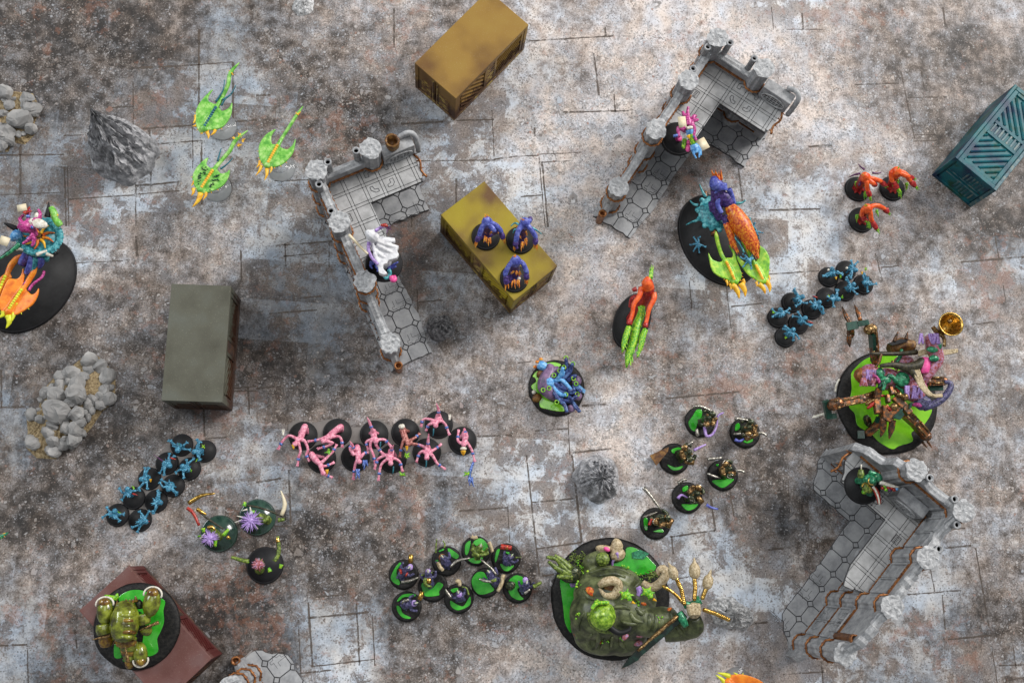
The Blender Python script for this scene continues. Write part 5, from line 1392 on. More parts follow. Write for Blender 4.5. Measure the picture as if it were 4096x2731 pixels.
fire_tail(f, [(650, 440), (730, 560), (800, 680), (870, 790), (920, 890), (965, 1015)], [5, 10, 12, 10, 8, 1.5], 54, 50, 150, 5, fire)
fire_tail(f, [(630, 660), (670, 760), (700, 860), (745, 955)], [4, 4.2, 3.4, .8], 50, 46, 40, 6, fire)
def rider_imp(f, x, y, h, seed, n=5):
    rnd = random.Random(seed); p = f.p(x, y, h); m = MB().ell(p, (3.2, 3.2, 3)).ell(p + V3(1, -2.5, 1.5), 2.2)
    for k in range(n):
        a = k * 2 * math.pi / n + rnd.uniform(-.4, .4); d = V3(math.cos(a), math.sin(a), 0)
        m.limb([p, p + d * 5 + V3(0, 0, rnd.uniform(-2, 2)), p + d * 8.5 + V3(rnd.uniform(-2, 2), rnd.uniform(-2, 2), -1)], [1.7, 1.3, .9], 6); claw(m, p + d * 8.5, d, rnd, 3, 3, .6)
    return f.part('small_blue_imp', m, blue, vox=0.6, sm=1)
rider_imp(f, 312, 890, 10, 1, 6); rider_imp(f, 880, 1070, HR + 9, 2, 6); rider_imp(f, 950, 740, 14, 3)
f.part('blue_strand', MB().limb(f.P([(700, 790), (780, 880), (830, 980)], 48, 50), [1.4, 1.0], 6).limb(f.P([(890, 590), (910, 660), (960, 730)], 20, 16), [1.6, 1.2], 6), teal)

f = Fig('ray_chariot', 'disc chariot with a magenta rider and two orange rays on a black oval base', 'miniature', 'LC', 330, 1010)
f.base(120, 4.2, 92, math.radians(55))
manta(f, [(70, 1380), (20, 1330), (-10, 1230), (20, 1130), (60, 1030), (110, 950), (200, 950), (250, 900), (272, 822), (288, 900), (265, 1020), (280, 1050), (320, 1080), (370, 1130), (425, 1105), (455, 1055), (450, 1130), (400, 1230), (330, 1290), (210, 1360), (130, 1370)], [(100, 1320), (190, 1180), (270, 1060)], [(330, 970), (390, 870), (440, 760)],
      [((100, 1385), (68, 1520), 4.0), ((35, 1340), (-20, 1400), 3.4), ((150, 1350), (135, 1440), 2.2), ((180, 1230), (85, 1290), 3.2)], (ray_o, lemon, lemon), 44, tailr=3.2, seed=21)
manta(f, [(-120, 1250), (-160, 1120), (-120, 960), (-70, 900), (-60, 980), (-20, 960), (40, 900), (110, 880), (140, 930), (100, 960), (60, 1050), (20, 1150), (-10, 1230), (-60, 1280)], [(-60, 1220), (10, 1060), (80, 900)], [(130, 790), (200, 710), (275, 665)],
      [((-60, 1270), (-90, 1360), 3.6)], (ray_o, lemon, lemon), 40, tailr=3.6, seed=22)
C0 = f.p(460, 460, 62)
rim = MB()
for k in range(34):
    a = 2 * math.pi * k / 34
    rim.ell(C0 + V3(21 * math.cos(a), 18 * math.sin(a), 0), (4.4, 4.4, 3.4), None, 7, 5)
for k in range(26):
    a = random.Random(k).uniform(-1.2, 1.4); rim.spike(C0 + V3(22 * math.cos(a), 19 * math.sin(a), 1), C0 + V3(27 * math.cos(a), 24 * math.sin(a), 2), 1.6, 5)
disc = f.part('disc_rim', rim, teal, vox=0.8)
f.part('disc_plate', MB().lathe([(0.01, 0), (19.5, 0), (19.5, 2), (0.01, 2.4)], 32, C0 + V3(0, 0, -1), 1, .88), teal, disc)
sun = MB().ell(C0 + V3(-1, 2, 2.6), (4.2, 4.0, 1.2))
f.part('disc_boss', sun, rust_dk, disc)
for k in range(9):
    a = 2 * math.pi * k / 9 + .3; d = V3(math.cos(a), math.sin(a) * .88, 0); s_ = V3(-d.y, d.x, 0)
    f.part('sun_ray', MB().limb([C0 + d * 4 + V3(0, 0, 2.4), C0 + d * 10 + s_ * 1.8 + V3(0, 0, 2.6), C0 + d * 17 + V3(0, 0, 2.2)], [2.0, 1.5, .5], 6), yellow if k % 2 else fire, disc)
f.part('stand_post', MB().tube([(C0.x, C0.y, 3), (C0.x, C0.y, 60)], 2.2, 8), clear)
for a, mt in (([(320, 640), (270, 710), (240, 770)], violet), ([(350, 660), (300, 740), (280, 780)], purple), ([(380, 680), (345, 800), (310, 880)], violet), ([(420, 690), (395, 780), (375, 870)], teal), ([(480, 690), (470, 760), (455, 800)], violet), ([(530, 680), (540, 720)], teal)):
    f.part('hanging_strand', MB().limb(f.P(a, 56, 44), [4.4, 3.2], 7), mt, disc)
m = MB().limb(f.P([(400, 440, 70), (370, 380, 76), (290, 340, 82), (250, 300, 84)], 0), [4, 4.5, 7, 5], 10)
for a in ([(300, 330), (240, 300), (210, 360)], [(320, 300), (330, 220), (340, 130)], [(380, 280), (440, 230), (470, 190), (440, 140)], [(260, 300), (230, 250), (280, 200)], [(370, 310), (430, 280), (480, 230)], [(350, 350), (420, 330), (470, 365)], [(390, 420), (330, 490), (260, 540)], [(400, 460), (390, 520), (370, 570)]):
    m.limb(f.P(a, 84, 82), [2.6, 1.5], 7)
rd = f.part('rider_body', m, magenta, vox=0.7)
f.part('white_crest', MB().ell(f.p(440, 300, 84), (11, 5.5, 2.5), Matrix.Rotation(-.25, 3, 'Z')).ell(f.p(425, 215, 84), (2.5, 4, 2)), bone, rd)
f.part('bracer', MB().ell(f.p(325, 220, 85), 2.2).ell(f.p(370, 345, 84), 2.2).ell(f.p(330, 475, 82), 2.4).ell(f.p(370, 485, 80), 2.4), bracer, rd)
f.part('bird_head', MB().limb(f.P([(260, 450, 72), (200, 430, 74), (160, 470, 72), (150, 510, 70)], 0), [3, 6, 4.5, 1.5], 9), tb_sky)
for a, mt, r in (([(200, 370), (110, 325), (40, 295)], darkwood, 3.4), ([(550, 230), (560, 150), (565, 50)], darkwood, 3.6)):
    f.part('black_horn', MB().limb(f.P(a, 74, 78), [r, r * .7, .3], 8), black)
f.part('green_wing', MB().limb(f.P([(590, 115), (630, 190), (640, 250), (680, 300), (705, 330)], 76, 72), [3, 4, 3.4, 4, 3], 8), ray_g)
f.part('yellow_hook', MB().limb(f.P([(590, 200), (650, 205), (670, 215)], 75), [1.4, 2.2, 1.6], 6), yellow)
f.part('green_staff', MB().limb(f.P([(230, 540), (160, 600), (80, 660), (0, 710)], 78), [3.4, 2.2, 1.8, 1.2], 8).jitter(.5, 2), emerald)
f.part('page', MB().box(f.p(255, 120, 88), (9.5, 7.5, .8), Matrix.Rotation(.25, 3, 'Z')), parch)
f.part('page', MB().box(f.p(50, 505, 80), (10, 9.5, .8), Matrix.Rotation(-.3, 3, 'Z')), parch)
f.part('red_claw', MB().limb(f.P([(280, 190), (310, 150), (350, 110)], 86), [2.6, .6], 6).limb(f.P([(290, 180), (330, 170), (370, 155)], 86), [2.2, .6], 6), red)
f.part('tooth_row', MB().limb(f.P([(425, 665), (490, 640), (550, 620)], 64), [2.2, 1.6], 7).limb(f.P([(540, 655), (580, 670), (615, 680)], 64), [2.0, 1.2], 7).limb(f.P([(190, 605), (230, 600), (270, 612)], 64), [1.6, 1.4], 7), bone)
for a in ([(350, 830), (340, 930), (270, 1020)], [(515, 855), (480, 930), (380, 1010), (335, 1080)]):
    f.part('pink_tendril', MB().limb(f.P(a, 44, 46), [1.6, 1.6], 6), magenta)
# ---------------------------------------------------------------- white-robed figure on the ruin
ZF = 90.4
f = Fig('robed_sorcerer', 'figure in a billowing white robe with a long staff, standing on the ruin', 'miniature', 'RA', 697, 440, None, ZF)
f.base(40)
rb = MB().limb(f.P([(700, 430, 4), (690, 360, 20), (650, 250, 34)], 0), [8, 9, 7], 12)
out = f.P([(515, 110), (600, 95), (640, 140), (655, 165), (810, 188), (812, 228), (700, 215), (850, 265), (830, 310), (850, 350), (825, 392), (745, 412), (725, 445), (690, 455), (690, 490), (735, 545), (700, 565), (645, 540), (635, 470), (585, 400), (610, 330), (570, 260), (520, 210)], 38)
rb.prism([(v.x, v.y) for v in out], 32, 40)
for a in ([(560, 140, 44), (640, 200, 44), (800, 208, 41)], [(600, 200, 44), (700, 240, 43), (840, 275, 40)], [(620, 250, 43), (720, 300, 42), (835, 340, 39)], [(610, 300, 42), (690, 370, 41), (760, 405, 38)], [(600, 330, 42), (640, 440, 40), (690, 540, 36)], [(560, 180, 44), (590, 280, 43), (620, 380, 41)]):
    rb.limb([v - V3(0, 0, 1.6) for v in f.P(a, 0)], [2.6, 2.2, 1.4], 8)
robe = f.part('robe', rb.jitter(.6, 4), white, vox=0.6, sm=6)
hood = f.part('hood', MB().limb(f.P([(610, 190, 50), (560, 150, 54), (515, 115, 54)], 0), [6, 5.5, 2.2], 9), white, robe, vox=0.7)
f.part('staff', MB().limb(f.P([(345, 150), (430, 240), (490, 300), (535, 345)], 46, 44), [1.6, 1.4, 1.3, 1.3], 7).jitter(.4, 1.4), parch)
f.part('staff_grip', MB().tube(f.P([(490, 300), (600, 400)], 43, 40), 1.1, 7), darkwood)
for a in ([(545, 220), (540, 300), (580, 390), (640, 450)], [(610, 110), (670, 75), (720, 60)]):
    f.part('arm', MB().limb(f.P(a, 46, 40), [2.0, 1.6], 7), lilac, vox=0.6)
rnd = random.Random(3)
hd = f.p(740, 80, 46); m = MB()
for k in range(12): m.spike(hd, hd + V3(rnd.uniform(-5, 6), rnd.uniform(-8, 4), rnd.uniform(-2, 3)), 1.0, 5)
f.part('clawed_hand', m, plum)
f.part('red_knot', MB().ell(f.p(700, 55, 48), (4, 2, 2)).jitter(.8, 1.5), red)
for a in ([(590, 430), (560, 460), (580, 490)], [(620, 460), (640, 500), (630, 520)], [(760, 490), (800, 450), (840, 425)], [(740, 500), (790, 480), (820, 470)], [(570, 440), (560, 420)]):
    f.part('blue_flame', MB().limb(f.P(a, 6, 12), [2.4, .7], 7), violet)
f.part('teal_collar', MB().limb(f.P([(745, 500), (760, 540), (730, 590), (700, 570)], 14, 12), [2.2, 1.8], 7), teal)
f.part('pink_tongue', MB().limb(f.P([(770, 565), (785, 610), (810, 600), (795, 570)], 14, 12), [2.6, 2.4], 8), hot)

# ---------------------------------------------------------------- spellcaster on the other ruin
f = Fig('spellcaster', 'magenta spellcaster with a blue tail and open pages, standing on the ruin', 'miniature', 'SP', 480, 870, None, ZF)
f.base(40)
m = MB().limb([V3(0, 0, 4)] + f.P([(620, 720, 24), (640, 640, 36), (740, 540, 44)], 0), [5, 4, 4.5, 5], 9)
for a in ([(660, 600), (560, 620), (480, 600), (480, 720), (510, 850)], [(740, 540), (730, 420), (700, 330), (610, 240), (600, 170)], [(760, 500), (740, 350), (720, 200), (740, 50)], [(820, 560), (840, 420), (890, 290), (960, 310)], [(850, 400), (930, 400), (1000, 385)], [(850, 540), (890, 640), (880, 800), (960, 930)], [(700, 420), (650, 330)]):
    m.limb(f.P(a, 46, 44), [3.2, 1.5], 8)
f.part('body', m, magenta, vox=0.6)
f.part('white_ruff', MB().limb(f.P([(700, 620), (770, 600), (850, 600)], 48), [1.8, 2.2, 1.8], 7), bone)
f.part('tail_top', MB().limb(f.P([(770, 640), (780, 720), (790, 800)], 46, 42), [4.5, 4], 8), tb_sky, vox=0.6)
f.part('tail_scales', MB().limb(f.P([(780, 760), (830, 880), (870, 1040)], 44, 40), [3.6, 2.6], 8), leaf, vox=0.6)
t2 = MB().limb(f.P([(870, 1040), (900, 1150), (940, 1260)], 40, 38), [4, 4.5, 3], 8)
for a in ([(890, 1100), (870, 1250), (950, 1400)], [(950, 1080), (1030, 1200), (1020, 1380)], [(980, 1060), (1060, 1180), (1075, 1320)], [(860, 1080), (830, 1150)], [(930, 1030), (1000, 1040)]):
    t2.limb(f.P(a, 41, 39), [1.8, .9], 7)
f.part('tail_end', t2, tb_sky, vox=0.55)
f.part('beak', MB().spike(f.p(740, 800, 45), f.p(770, 890, 45), 2.4, 8), yellow)
f.part('white_cloth', MB().ell(f.p(620, 790, 34), (7, 8, 3), Matrix.Rotation(-.5, 3, 'Z')), white)
f.part('page', MB().box(f.p(580, 450, 48), (8.5, 12.5, .9), Matrix.Rotation(.1, 3, 'Z')), parch)
f.part('page', MB().box(f.p(1110, 1030, 40), (11, 13, .9), Matrix.Rotation(.5, 3, 'Z')), parch)
f.part('blue_cuff', MB().limb(f.P([(350, 820), (410, 810), (470, 780)], 44), [1.6, 1.8, 1.4], 7).limb(f.P([(900, 700), (880, 860)], 45), [1.3, 1.6], 7), bracer)
f.part('hand', MB().ell(f.p(515, 870, 42), (2.6, 3.6, 2)).ell(f.p(730, 1130, 34), (3.2, 4.6, 2.4)).ell(f.p(740, 980, 36), (2.6, 2.6, 2)), hot)
f.part('green_claw', MB().limb(f.P([(640, 900), (640, 1000), (620, 1140)], 36), [2.6, 1.2], 7).limb(f.P([(680, 930), (600, 1000), (585, 1110)], 36), [1.6, .7], 6), leaf)

# ---------------------------------------------------------------- green armoured figure on the tall ruin
f = Fig('armoured_figure', 'green armoured figure with a blood-red gun and bone trim on a black base', 'miniature', 'GA', 620, 830, None, ZF)
f.base(40)
m = MB().limb([V3(0, 0, 4), V3(1, 1, 14)] + f.P([(820, 680, 24), (860, 640, 30)], 0), [5, 6, 7.5, 6.5], 10)
m.ell(f.p(870, 690, 34), (5.2, 5.2, 4.5)).ell(f.p(790, 640, 30), (7, 5, 5))
bd = f.part('body', m, emerald, vox=0.6)
f.part('helmet', MB().ell(f.p(885, 700, 37), (3, 3, 2.6)), emerald, bd)
ring = [f.p(870 + 95 * math.cos(a), 700 + 105 * math.sin(a), 36) for a in np.linspace(0, 2 * math.pi, 17)]
f.part('collar_ring', MB().tube(ring, .9, 6, False), gold, bd)
f.part('shoulder_pad', MB().ell(f.p(1060, 590, 32), (5.4, 4.6, 4), Matrix.Rotation(-.8, 3, 'Z')), emerald)
f.part('pad_trim', MB().limb(f.P([(990, 540), (1050, 620), (1120, 680)], 34), [1.0, 1.0], 6), gold)
f.part('arm', MB().limb(f.P([(1000, 500), (900, 470), (800, 430)], 30), [2.6, 2.8, 2.8], 8), emerald, vox=0.6)
f.part('back_canister', MB().limb(f.P([(545, 610), (550, 500), (555, 360)], 28), [2.6, 3.6, 2.4], 9), moss)
f.part('canister_needle', MB().tube(f.P([(557, 360), (560, 200)], 28), .8, 6), bone)
f.part('leg', MB().limb(f.P([(700, 680), (560, 700), (460, 690)], 20, 8), [4, 3.6, 3.4], 8).ell(f.p(460, 690, 7), (3.6, 4, 3)), emerald, vox=0.6)
f.part('leg', MB().limb(f.P([(720, 900), (780, 1040), (840, 1080)], 18, 8), [4, 3.4, 3.2], 8), emerald, vox=0.6)
f.part('shield_pad', MB().ell(f.p(730, 900, 28), (7, 4.8, 2.6), Matrix.Rotation(-.75, 3, 'Z')), moss)
f.part('shield_trim', MB().limb(f.P([(580, 880), (650, 760), (760, 800), (880, 980)], 30), [.9, .9], 6), gold)
f.part('bright_pouch', MB().ell(f.p(645, 1020, 20), 2.6), leaf)
g = MB().limb(f.P([(930, 890), (1040, 1080), (1110, 1380)], 28), [2.4, 2.8, 1.8], 8)
f.part('bloody_blade', g, red, vox=0.5)
f.part('bone_spine', MB().limb(f.P([(900, 860), (1000, 990), (1070, 1180), (1110, 1400)], 31), [1.4, 1.2, 1.0, 1.0], 6), bone)
f.part('bone_spine', MB().limb(f.P([(1100, 730), (1300, 790), (1500, 850), (1700, 880)], 32), [2.4, 2.2, 1.8, .6], 7), bone)
for i, (x, y, mt) in enumerate(((1190, 900, red), (1300, 960, leaf), (1370, 890, red), (1400, 960, plum), (1470, 900, red), (1540, 960, red), (1620, 930, tb_sky), (1440, 850, red), (1250, 860, leaf))):
    f.part('bead', MB().ell(f.p(x, y, 31), 1.9, None, 8, 6), mt)

# ---------------------------------------------------------------- armoured troopers on slime bases
def trooper(label, b, pool, tor, face, extras, seed):
    rnd = random.Random(seed)
    f = Fig('armoured_trooper', label, 'miniature', 'AR', b[0], b[1], 'dark armoured troopers on slime bases')
    f.slime_base(35, pool)
    c = f.p(tor[0], tor[1], 20)
    d = V3(math.cos(face), math.sin(face), 0); s_ = V3(-d.y, d.x, 0)
    m = MB().limb([V3(c.x * .6, c.y * .6, 4), c + V3(0, 0, -4), c + V3(0, 0, 4)], [5, 7, 6], 10)
    for sg in (-1, 1):
        m.limb([c + V3(0, 0, -6) + s_ * sg * 3, V3(c.x * .5, c.y * .5, 3.5) + s_ * sg * 5], [3.6, 3.4], 8)
    bd = f.part('body', m.jitter(.5, 2, seed), armour, vox=0.55)
    f.part('helmet', MB().ell(c + d * 2 + V3(0, 0, 10), (3, 3, 2.8)), armour, bd)
    for k in range(3):
        a = k * 2.1 + seed; f.part('trim_plate', MB().ell(c + V3(4.6 * math.cos(a), 4.6 * math.sin(a), 5 + k), (2.6, 1.3, 1.6), Matrix.Rotation(a, 3, 'Z')), bronze, bd)
    for sg in (-1, 1):
        sp = f.part('shoulder_pad', MB().ell(c + s_ * sg * 7 + V3(0, 0, 5.5), (4.4, 3.8, 3.2), Matrix.Rotation(face, 3, 'Z')).jitter(.6, 2), bronze if sg > 0 else armour)
        f.part('rivets', MB().limb([c + s_ * sg * 7 + d * 3.6 + V3(0, 0, 7), c + s_ * sg * 10.4 + V3(0, 0, 6.5), c + s_ * sg * 7 - d * 3.6 + V3(0, 0, 7)], [.8, .8], 5), steel, sp)
        f.part('arm', MB().limb([c + s_ * sg * 7 + V3(0, 0, 3), c + s_ * sg * 9 + d * 5 + V3(0, 0, 0), c + s_ * sg * 5 + d * 9.5 + V3(0, 0, 1)], [2.6, 2.4, 2.2], 7), armour, vox=0.6)
    f.part('backpack', MB().box(c - d * 5.5 + V3(0, 0, 4), (5, 9, 7), Matrix.Rotation(face, 3, 'Z')).ell(c - d * 6 + s_ * 4 + V3(0, 0, 8), 2).ell(c - d * 6 - s_ * 4 + V3(0, 0, 8), 2), bronze, vox=0.6)
    for kind, pts in extras:
        P = f.P(pts, 22)
        if kind == 'gun': f.part('gun', MB().limb(P, [2.2, 1.8, 1.1][:max(2, len(P))], 7).jitter(.5, 1.5), steel)
        elif kind == 'barrel': f.part('cannon_drum', MB().tube(P, [2.8, 3.3, 2.9][:len(P)] if len(P) == 3 else 3, 9), bronze)
        elif kind == 'tentacle': f.part('purple_tentacle', MB().limb(P, [1.9, .9], 7), lilac)
        elif kind == 'banner': f.part('rusty_slab', MB().prism([(v.x, v.y) for v in P], 6, 8), rust_dk, smooth=False)
        elif kind == 'blade': f.part('blade', MB().limb(P, [1.0, 1.6, .5], 6), steel)
        elif kind == 'gore': f.part('red_growth', MB().limb(P, [1.8, 1.4], 6).jitter(.7, 1.5), red)
        elif kind == 'blue': f.part('blue_growth', MB().limb(P, [2.0, 1.0], 7), violet)
AR = [((730, 240), [[(690, 105), (750, 110), (745, 200), (700, 270), (670, 350), (620, 320), (595, 250), (640, 180)]], (820, 220), 2.6, [('gun', [(650, 75), (730, 70), (830, 110), (890, 150)]), ('tentacle', [(780, 300), (800, 400), (870, 380), (915, 280), (925, 180), (990, 140)]), ('gun', [(700, 400), (690, 320)])], 'with a looping lilac tentacle'),
      ((1235, 365), [[(1125, 270), (1170, 255), (1175, 320), (1120, 345)], [(1210, 460), (1310, 425), (1320, 460), (1260, 485)]], (1270, 320), 2.9, [('blade', [(1105, 380), (1180, 375), (1240, 385)]), ('barrel', [(1240, 440), (1300, 405), (1370, 375)]), ('gun', [(1370, 370), (1430, 370), (1480, 400)]), ('gun', [(1120, 205), (1200, 215), (1300, 230)]), ('blue', [(1120, 440), (1170, 460), (1220, 430)])], 'with a drum cannon pointing right, rightmost of the six'),
      ((440, 655), [[(360, 720), (450, 750), (540, 735), (500, 780), (420, 785)], [(400, 560), (470, 525), (520, 540), (440, 600)]], (570, 600), 0.4, [('banner', [(195, 605), (330, 540), (410, 510), (400, 560), (270, 720)]), ('barrel', [(560, 680), (610, 695), (660, 700)]), ('tentacle', [(660, 560), (720, 530), (795, 495)]), ('gun', [(590, 500), (650, 465)])], 'with a rusty slab on its back, leftmost but one'),
      ((985, 840), [[(860, 900), (960, 885), (1110, 880), (1060, 940), (980, 985), (900, 945)], [(900, 720), (940, 710), (930, 745)]], (1020, 780), 0.3, [('gun', [(810, 660), (880, 655), (980, 640)]), ('barrel', [(1000, 830), (1070, 825), (1120, 820)]), ('gun', [(1120, 790), (1180, 790), (1230, 810)]), ('blade', [(810, 820), (880, 850), (960, 870)])], 'with a long gun and a wide green pool in front'),
      ((585, 1090), [[(520, 1165), (620, 1165), (710, 1160), (660, 1220), (580, 1235)], [(530, 980), (590, 950), (595, 1000), (540, 1030)]], (660, 1040), -0.6, [('tentacle', [(480, 1100), (520, 1060), (590, 1090)]), ('blue', [(800, 1170), (850, 1200), (930, 1220)]), ('barrel', [(690, 1080), (720, 1110), (760, 1150)]), ('gun', [(480, 930), (540, 890), (580, 890)])], 'with a blue growth curling round its front'),
      ((230, 1380), [[(95, 1330), (140, 1320), (140, 1450), (105, 1440)], [(200, 1470), (300, 1440), (320, 1480)]], (285, 1340), 1.9, [('gun', [(95, 975), (190, 1090), (290, 1230)]), ('barrel', [(370, 1430), (390, 1370), (420, 1330)]), ('gore', [(160, 1400), (180, 1350), (190, 1330)]), ('blade', [(90, 1310), (180, 1280), (250, 1250)])], 'with a long rifle and a red growth, lowest of the six')]
for i, (b, pool, tor, fc, ex, lab) in enumerate(AR):
    trooper('dark armoured trooper ' + lab, b, pool, tor, fc, ex, 400 + i)

# ---------------------------------------------------------------- hunched swordsmen on slime bases
def ghoul(label, b, pools, path, extras, seed, mat=None):
    rnd = random.Random(seed)
    f = Fig('hunched_swordsman', label, 'miniature', 'PG', b[0], b[1], 'hunched swordsmen on slime bases')
    f.slime_base(32, pools)
    A = f.P(path, 14, 24)
    m = MB().limb([V3(A[0].x * .8, A[0].y * .8, 3)] + A, [4.4] + [4.6] * (len(A) - 1) + [3.2], 9)
    m.ell(A[-1] + V3(0, 0, 1), (3.2, 3.2, 3))
    for k in range(5):
        a = rnd.uniform(0, 6.3); m.limb([A[0] + V3(0, 0, -4), A[0] + V3(6 * math.cos(a), 6 * math.sin(a), -6)], [2.8, 1.4], 6)
    d = (A[-1] - A[0]); d.z = 0; d = d.normalized() if d.length > .5 else V3(0, 1, 0); s_ = V3(-d.y, d.x, 0)
    bd = f.part('body', m.jitter(.7, 2, seed), mat or dusk, vox=0.55, sm=1)
    f.part('eye', MB().ell(A[-1] + d * 2.2 + V3(0, 0, 3), 1.2), leaf, bd)
    f.part('horn', MB().spike(A[-1] + V3(0, 0, 3), A[-1] + d * 4 + V3(0, 0, 6), 1.1, 6), bone, bd)
    for sg in (-1, 1):
        f.part('arm', MB().limb([A[-1] * .6 + A[0] * .4, A[-1] * .5 + A[0] * .5 + s_ * sg * 6, A[-1] * .7 + A[0] * .3 + s_ * sg * 8.5 + d * 4], [2.4, 1.8, 1.4], 7), mat or dusk, vox=0.6)
    for kind, pts in extras:
        P = f.P(pts, 22)
        if kind == 'sword': f.part('sword', MB().limb(P, [1.5, 1.6, .7][:max(2, len(P))], 6).jitter(.5, 1.4), steel)
        elif kind == 'gold': f.part('gold_pot', MB().tube(P, [2.6, 2.9, 2.6] if len(P) == 3 else 2.8, 9), gold)
        elif kind == 'moss': f.part('green_growth', MB().limb(P, [2.4, 1.6], 7).jitter(.9, 1.6), moss)
        elif kind == 'bone': f.part('bone_trophy', MB().limb(P, [2.2, 1.8], 7).jitter(.9, 1.6), rope)
        elif kind == 'red': f.part('red_sack', MB().limb(P, [3.2, 2.6], 8), red)
        elif kind == 'boil': f.part('boil', MB().ell(P[0], (4, 4, 3.4)), rust)
        elif kind == 'rock': f.part('mossy_rock', MB().ell(P[0] + V3(0, 0, -16), (6, 5, 3)).jitter(1.2, 3), armour)
        elif kind == 'lilac': f.part('lilac_hood', MB().ell(P[0] + V3(0, 0, 3), (3.2, 3.6, 2.4)), lilac)
        elif kind == 'stick': f.part('branch', MB().limb(P, [1.0, .7], 6), moss)
PG = [((275, 650), [[(210, 470), (240, 490), (170, 590), (190, 700), (220, 760), (200, 810), (110, 760), (80, 690), (130, 570)]], [(240, 660), (290, 610), (340, 560)], [('gold', [(375, 480), (378, 420), (382, 350)]), ('lilac', [(370, 540)]), ('sword', [(240, 760), (370, 740), (490, 690)]), ('red', [(215, 610), (245, 600)]), ('red', [(310, 640), (330, 650)])], 'with a golden pot held up, leftmost in the far row'),
      ((905, 450), [[(920, 260), (1000, 290), (1090, 370), (1050, 425), (960, 380), (930, 330)], [(790, 300), (860, 265), (870, 290), (800, 320)], [(730, 450), (780, 430), (780, 490)]], [(920, 500), (880, 440), (850, 400)], [('boil', [(840, 395)]), ('stick', [(745, 330), (750, 230), (760, 130)]), ('stick', [(870, 260), (880, 200), (850, 150)]), ('sword', [(960, 540), (1060, 450), (1250, 405)]), ('bone', [(780, 470), (810, 540), (860, 590)])], 'with two thin branches and a copper boil on its back'),
      ((1340, 300), [[(1260, 150), (1240, 300), (1200, 370), (1170, 330), (1180, 200)], [(1290, 180), (1400, 110), (1500, 190), (1520, 300), (1440, 330), (1380, 260)], [(1220, 430), (1340, 390), (1440, 400), (1400, 480), (1300, 490)]], [(1360, 360), (1340, 320), (1400, 240)], [('moss', [(1280, 260), (1330, 330), (1400, 390)]), ('moss', [(1400, 370), (1470, 350), (1520, 320)]), ('bone', [(1270, 90), (1310, 110), (1360, 100)]), ('bone', [(1530, 170), (1560, 240), (1580, 320)])], 'wrapped in mossy growth with bone trophies, topmost of the group'),
      ((1780, 410), [[(1640, 290), (1690, 270), (1660, 400), (1620, 480), (1610, 400)], [(1690, 490), (1800, 520), (1900, 520), (1820, 600), (1740, 590)], [(1740, 310), (1830, 320), (1820, 360)]], [(1790, 470), (1810, 420), (1850, 390)], [('red', [(1700, 240), (1780, 250), (1860, 260)]), ('gold', [(1770, 250), (1810, 260)]), ('stick', [(1920, 400), (2000, 395)])], 'with a red and gold sack behind it, rightmost in the far row'),
      ((705, 830), [[(530, 790), (600, 760), (700, 840), (780, 760), (860, 800), (800, 900), (790, 960), (600, 975), (550, 890)]], [(660, 780), (640, 700), (635, 620)], [('gold', [(640, 700), (650, 780)]), ('moss', [(600, 700), (590, 780), (680, 830)]), ('lilac', [(635, 610)]), ('stick', [(530, 660), (600, 645), (700, 620)])], 'with a violet pointed hood and gold stripe, between the two rows'),
      ((1480, 770), [[(1290, 680), (1360, 610), (1450, 610), (1510, 700), (1560, 800), (1610, 870), (1540, 920), (1400, 950), (1310, 880), (1270, 770)]], [(1640, 760), (1580, 720), (1530, 620)], [('sword', [(1640, 660), (1560, 560), (1400, 420)]), ('sword', [(1580, 760), (1460, 740), (1380, 710)]), ('moss', [(1560, 740), (1640, 720)]), ('bone', [(1740, 650), (1720, 760), (1660, 900)])], 'beside a wide open slime pool, long rusty sword pointing up left'),
      ((320, 1120), [[(170, 1040), (240, 950), (350, 925), (460, 940), (420, 980), (280, 980), (200, 1040)], [(170, 1100), (230, 1130), (260, 1220), (380, 1280), (350, 1305), (250, 1280), (180, 1190)]], [(300, 1100), (380, 1080), (440, 1070)], [('gold', [(500, 1020), (530, 960), (545, 900)]), ('lilac', [(430, 1070)]), ('sword', [(350, 1020), (280, 1040), (250, 1080)])], 'lying low with lilac hood, lowest and leftmost of the group'),
      ((1085, 1000), [[(960, 870), (1060, 840), (1080, 880), (1000, 920)], [(960, 1030), (1040, 1080), (1150, 1120), (1230, 1000), (1260, 970), (1250, 1100), (1080, 1180), (970, 1120)]], [(1110, 1000), (1100, 960), (1080, 920)], [('sword', [(975, 990), (920, 920), (890, 860)]), ('bone', [(1040, 760), (1090, 740), (1100, 820)]), ('lilac', [(1090, 940)]), ('stick', [(1230, 950), (1200, 850), (1130, 830)])], 'raising a bright steel blade, middle of the near row'),
      ((1950, 850), [[(1820, 730), (1920, 655), (2020, 680), (2060, 760), (1990, 830), (1950, 880), (1990, 960), (2040, 1010), (1960, 1030), (1850, 970), (1800, 850)]], [(2060, 870), (2070, 820), (2080, 780)], [('moss', [(2180, 830), (2240, 800), (2300, 760)]), ('rock', [(1855, 815)]), ('sword', [(2050, 930), (2130, 870)]), ('lilac', [(2060, 730)]), ('stick', [(2080, 760), (2110, 790)])], 'with a mossy rock in its pool, rightmost in the near row')]
for i, (b, pools, pa, ex, lab) in enumerate(PG):
    ghoul('hunched swordsman ' + lab, b, pools, pa, ex, 500 + i, moss if i == 2 else None)

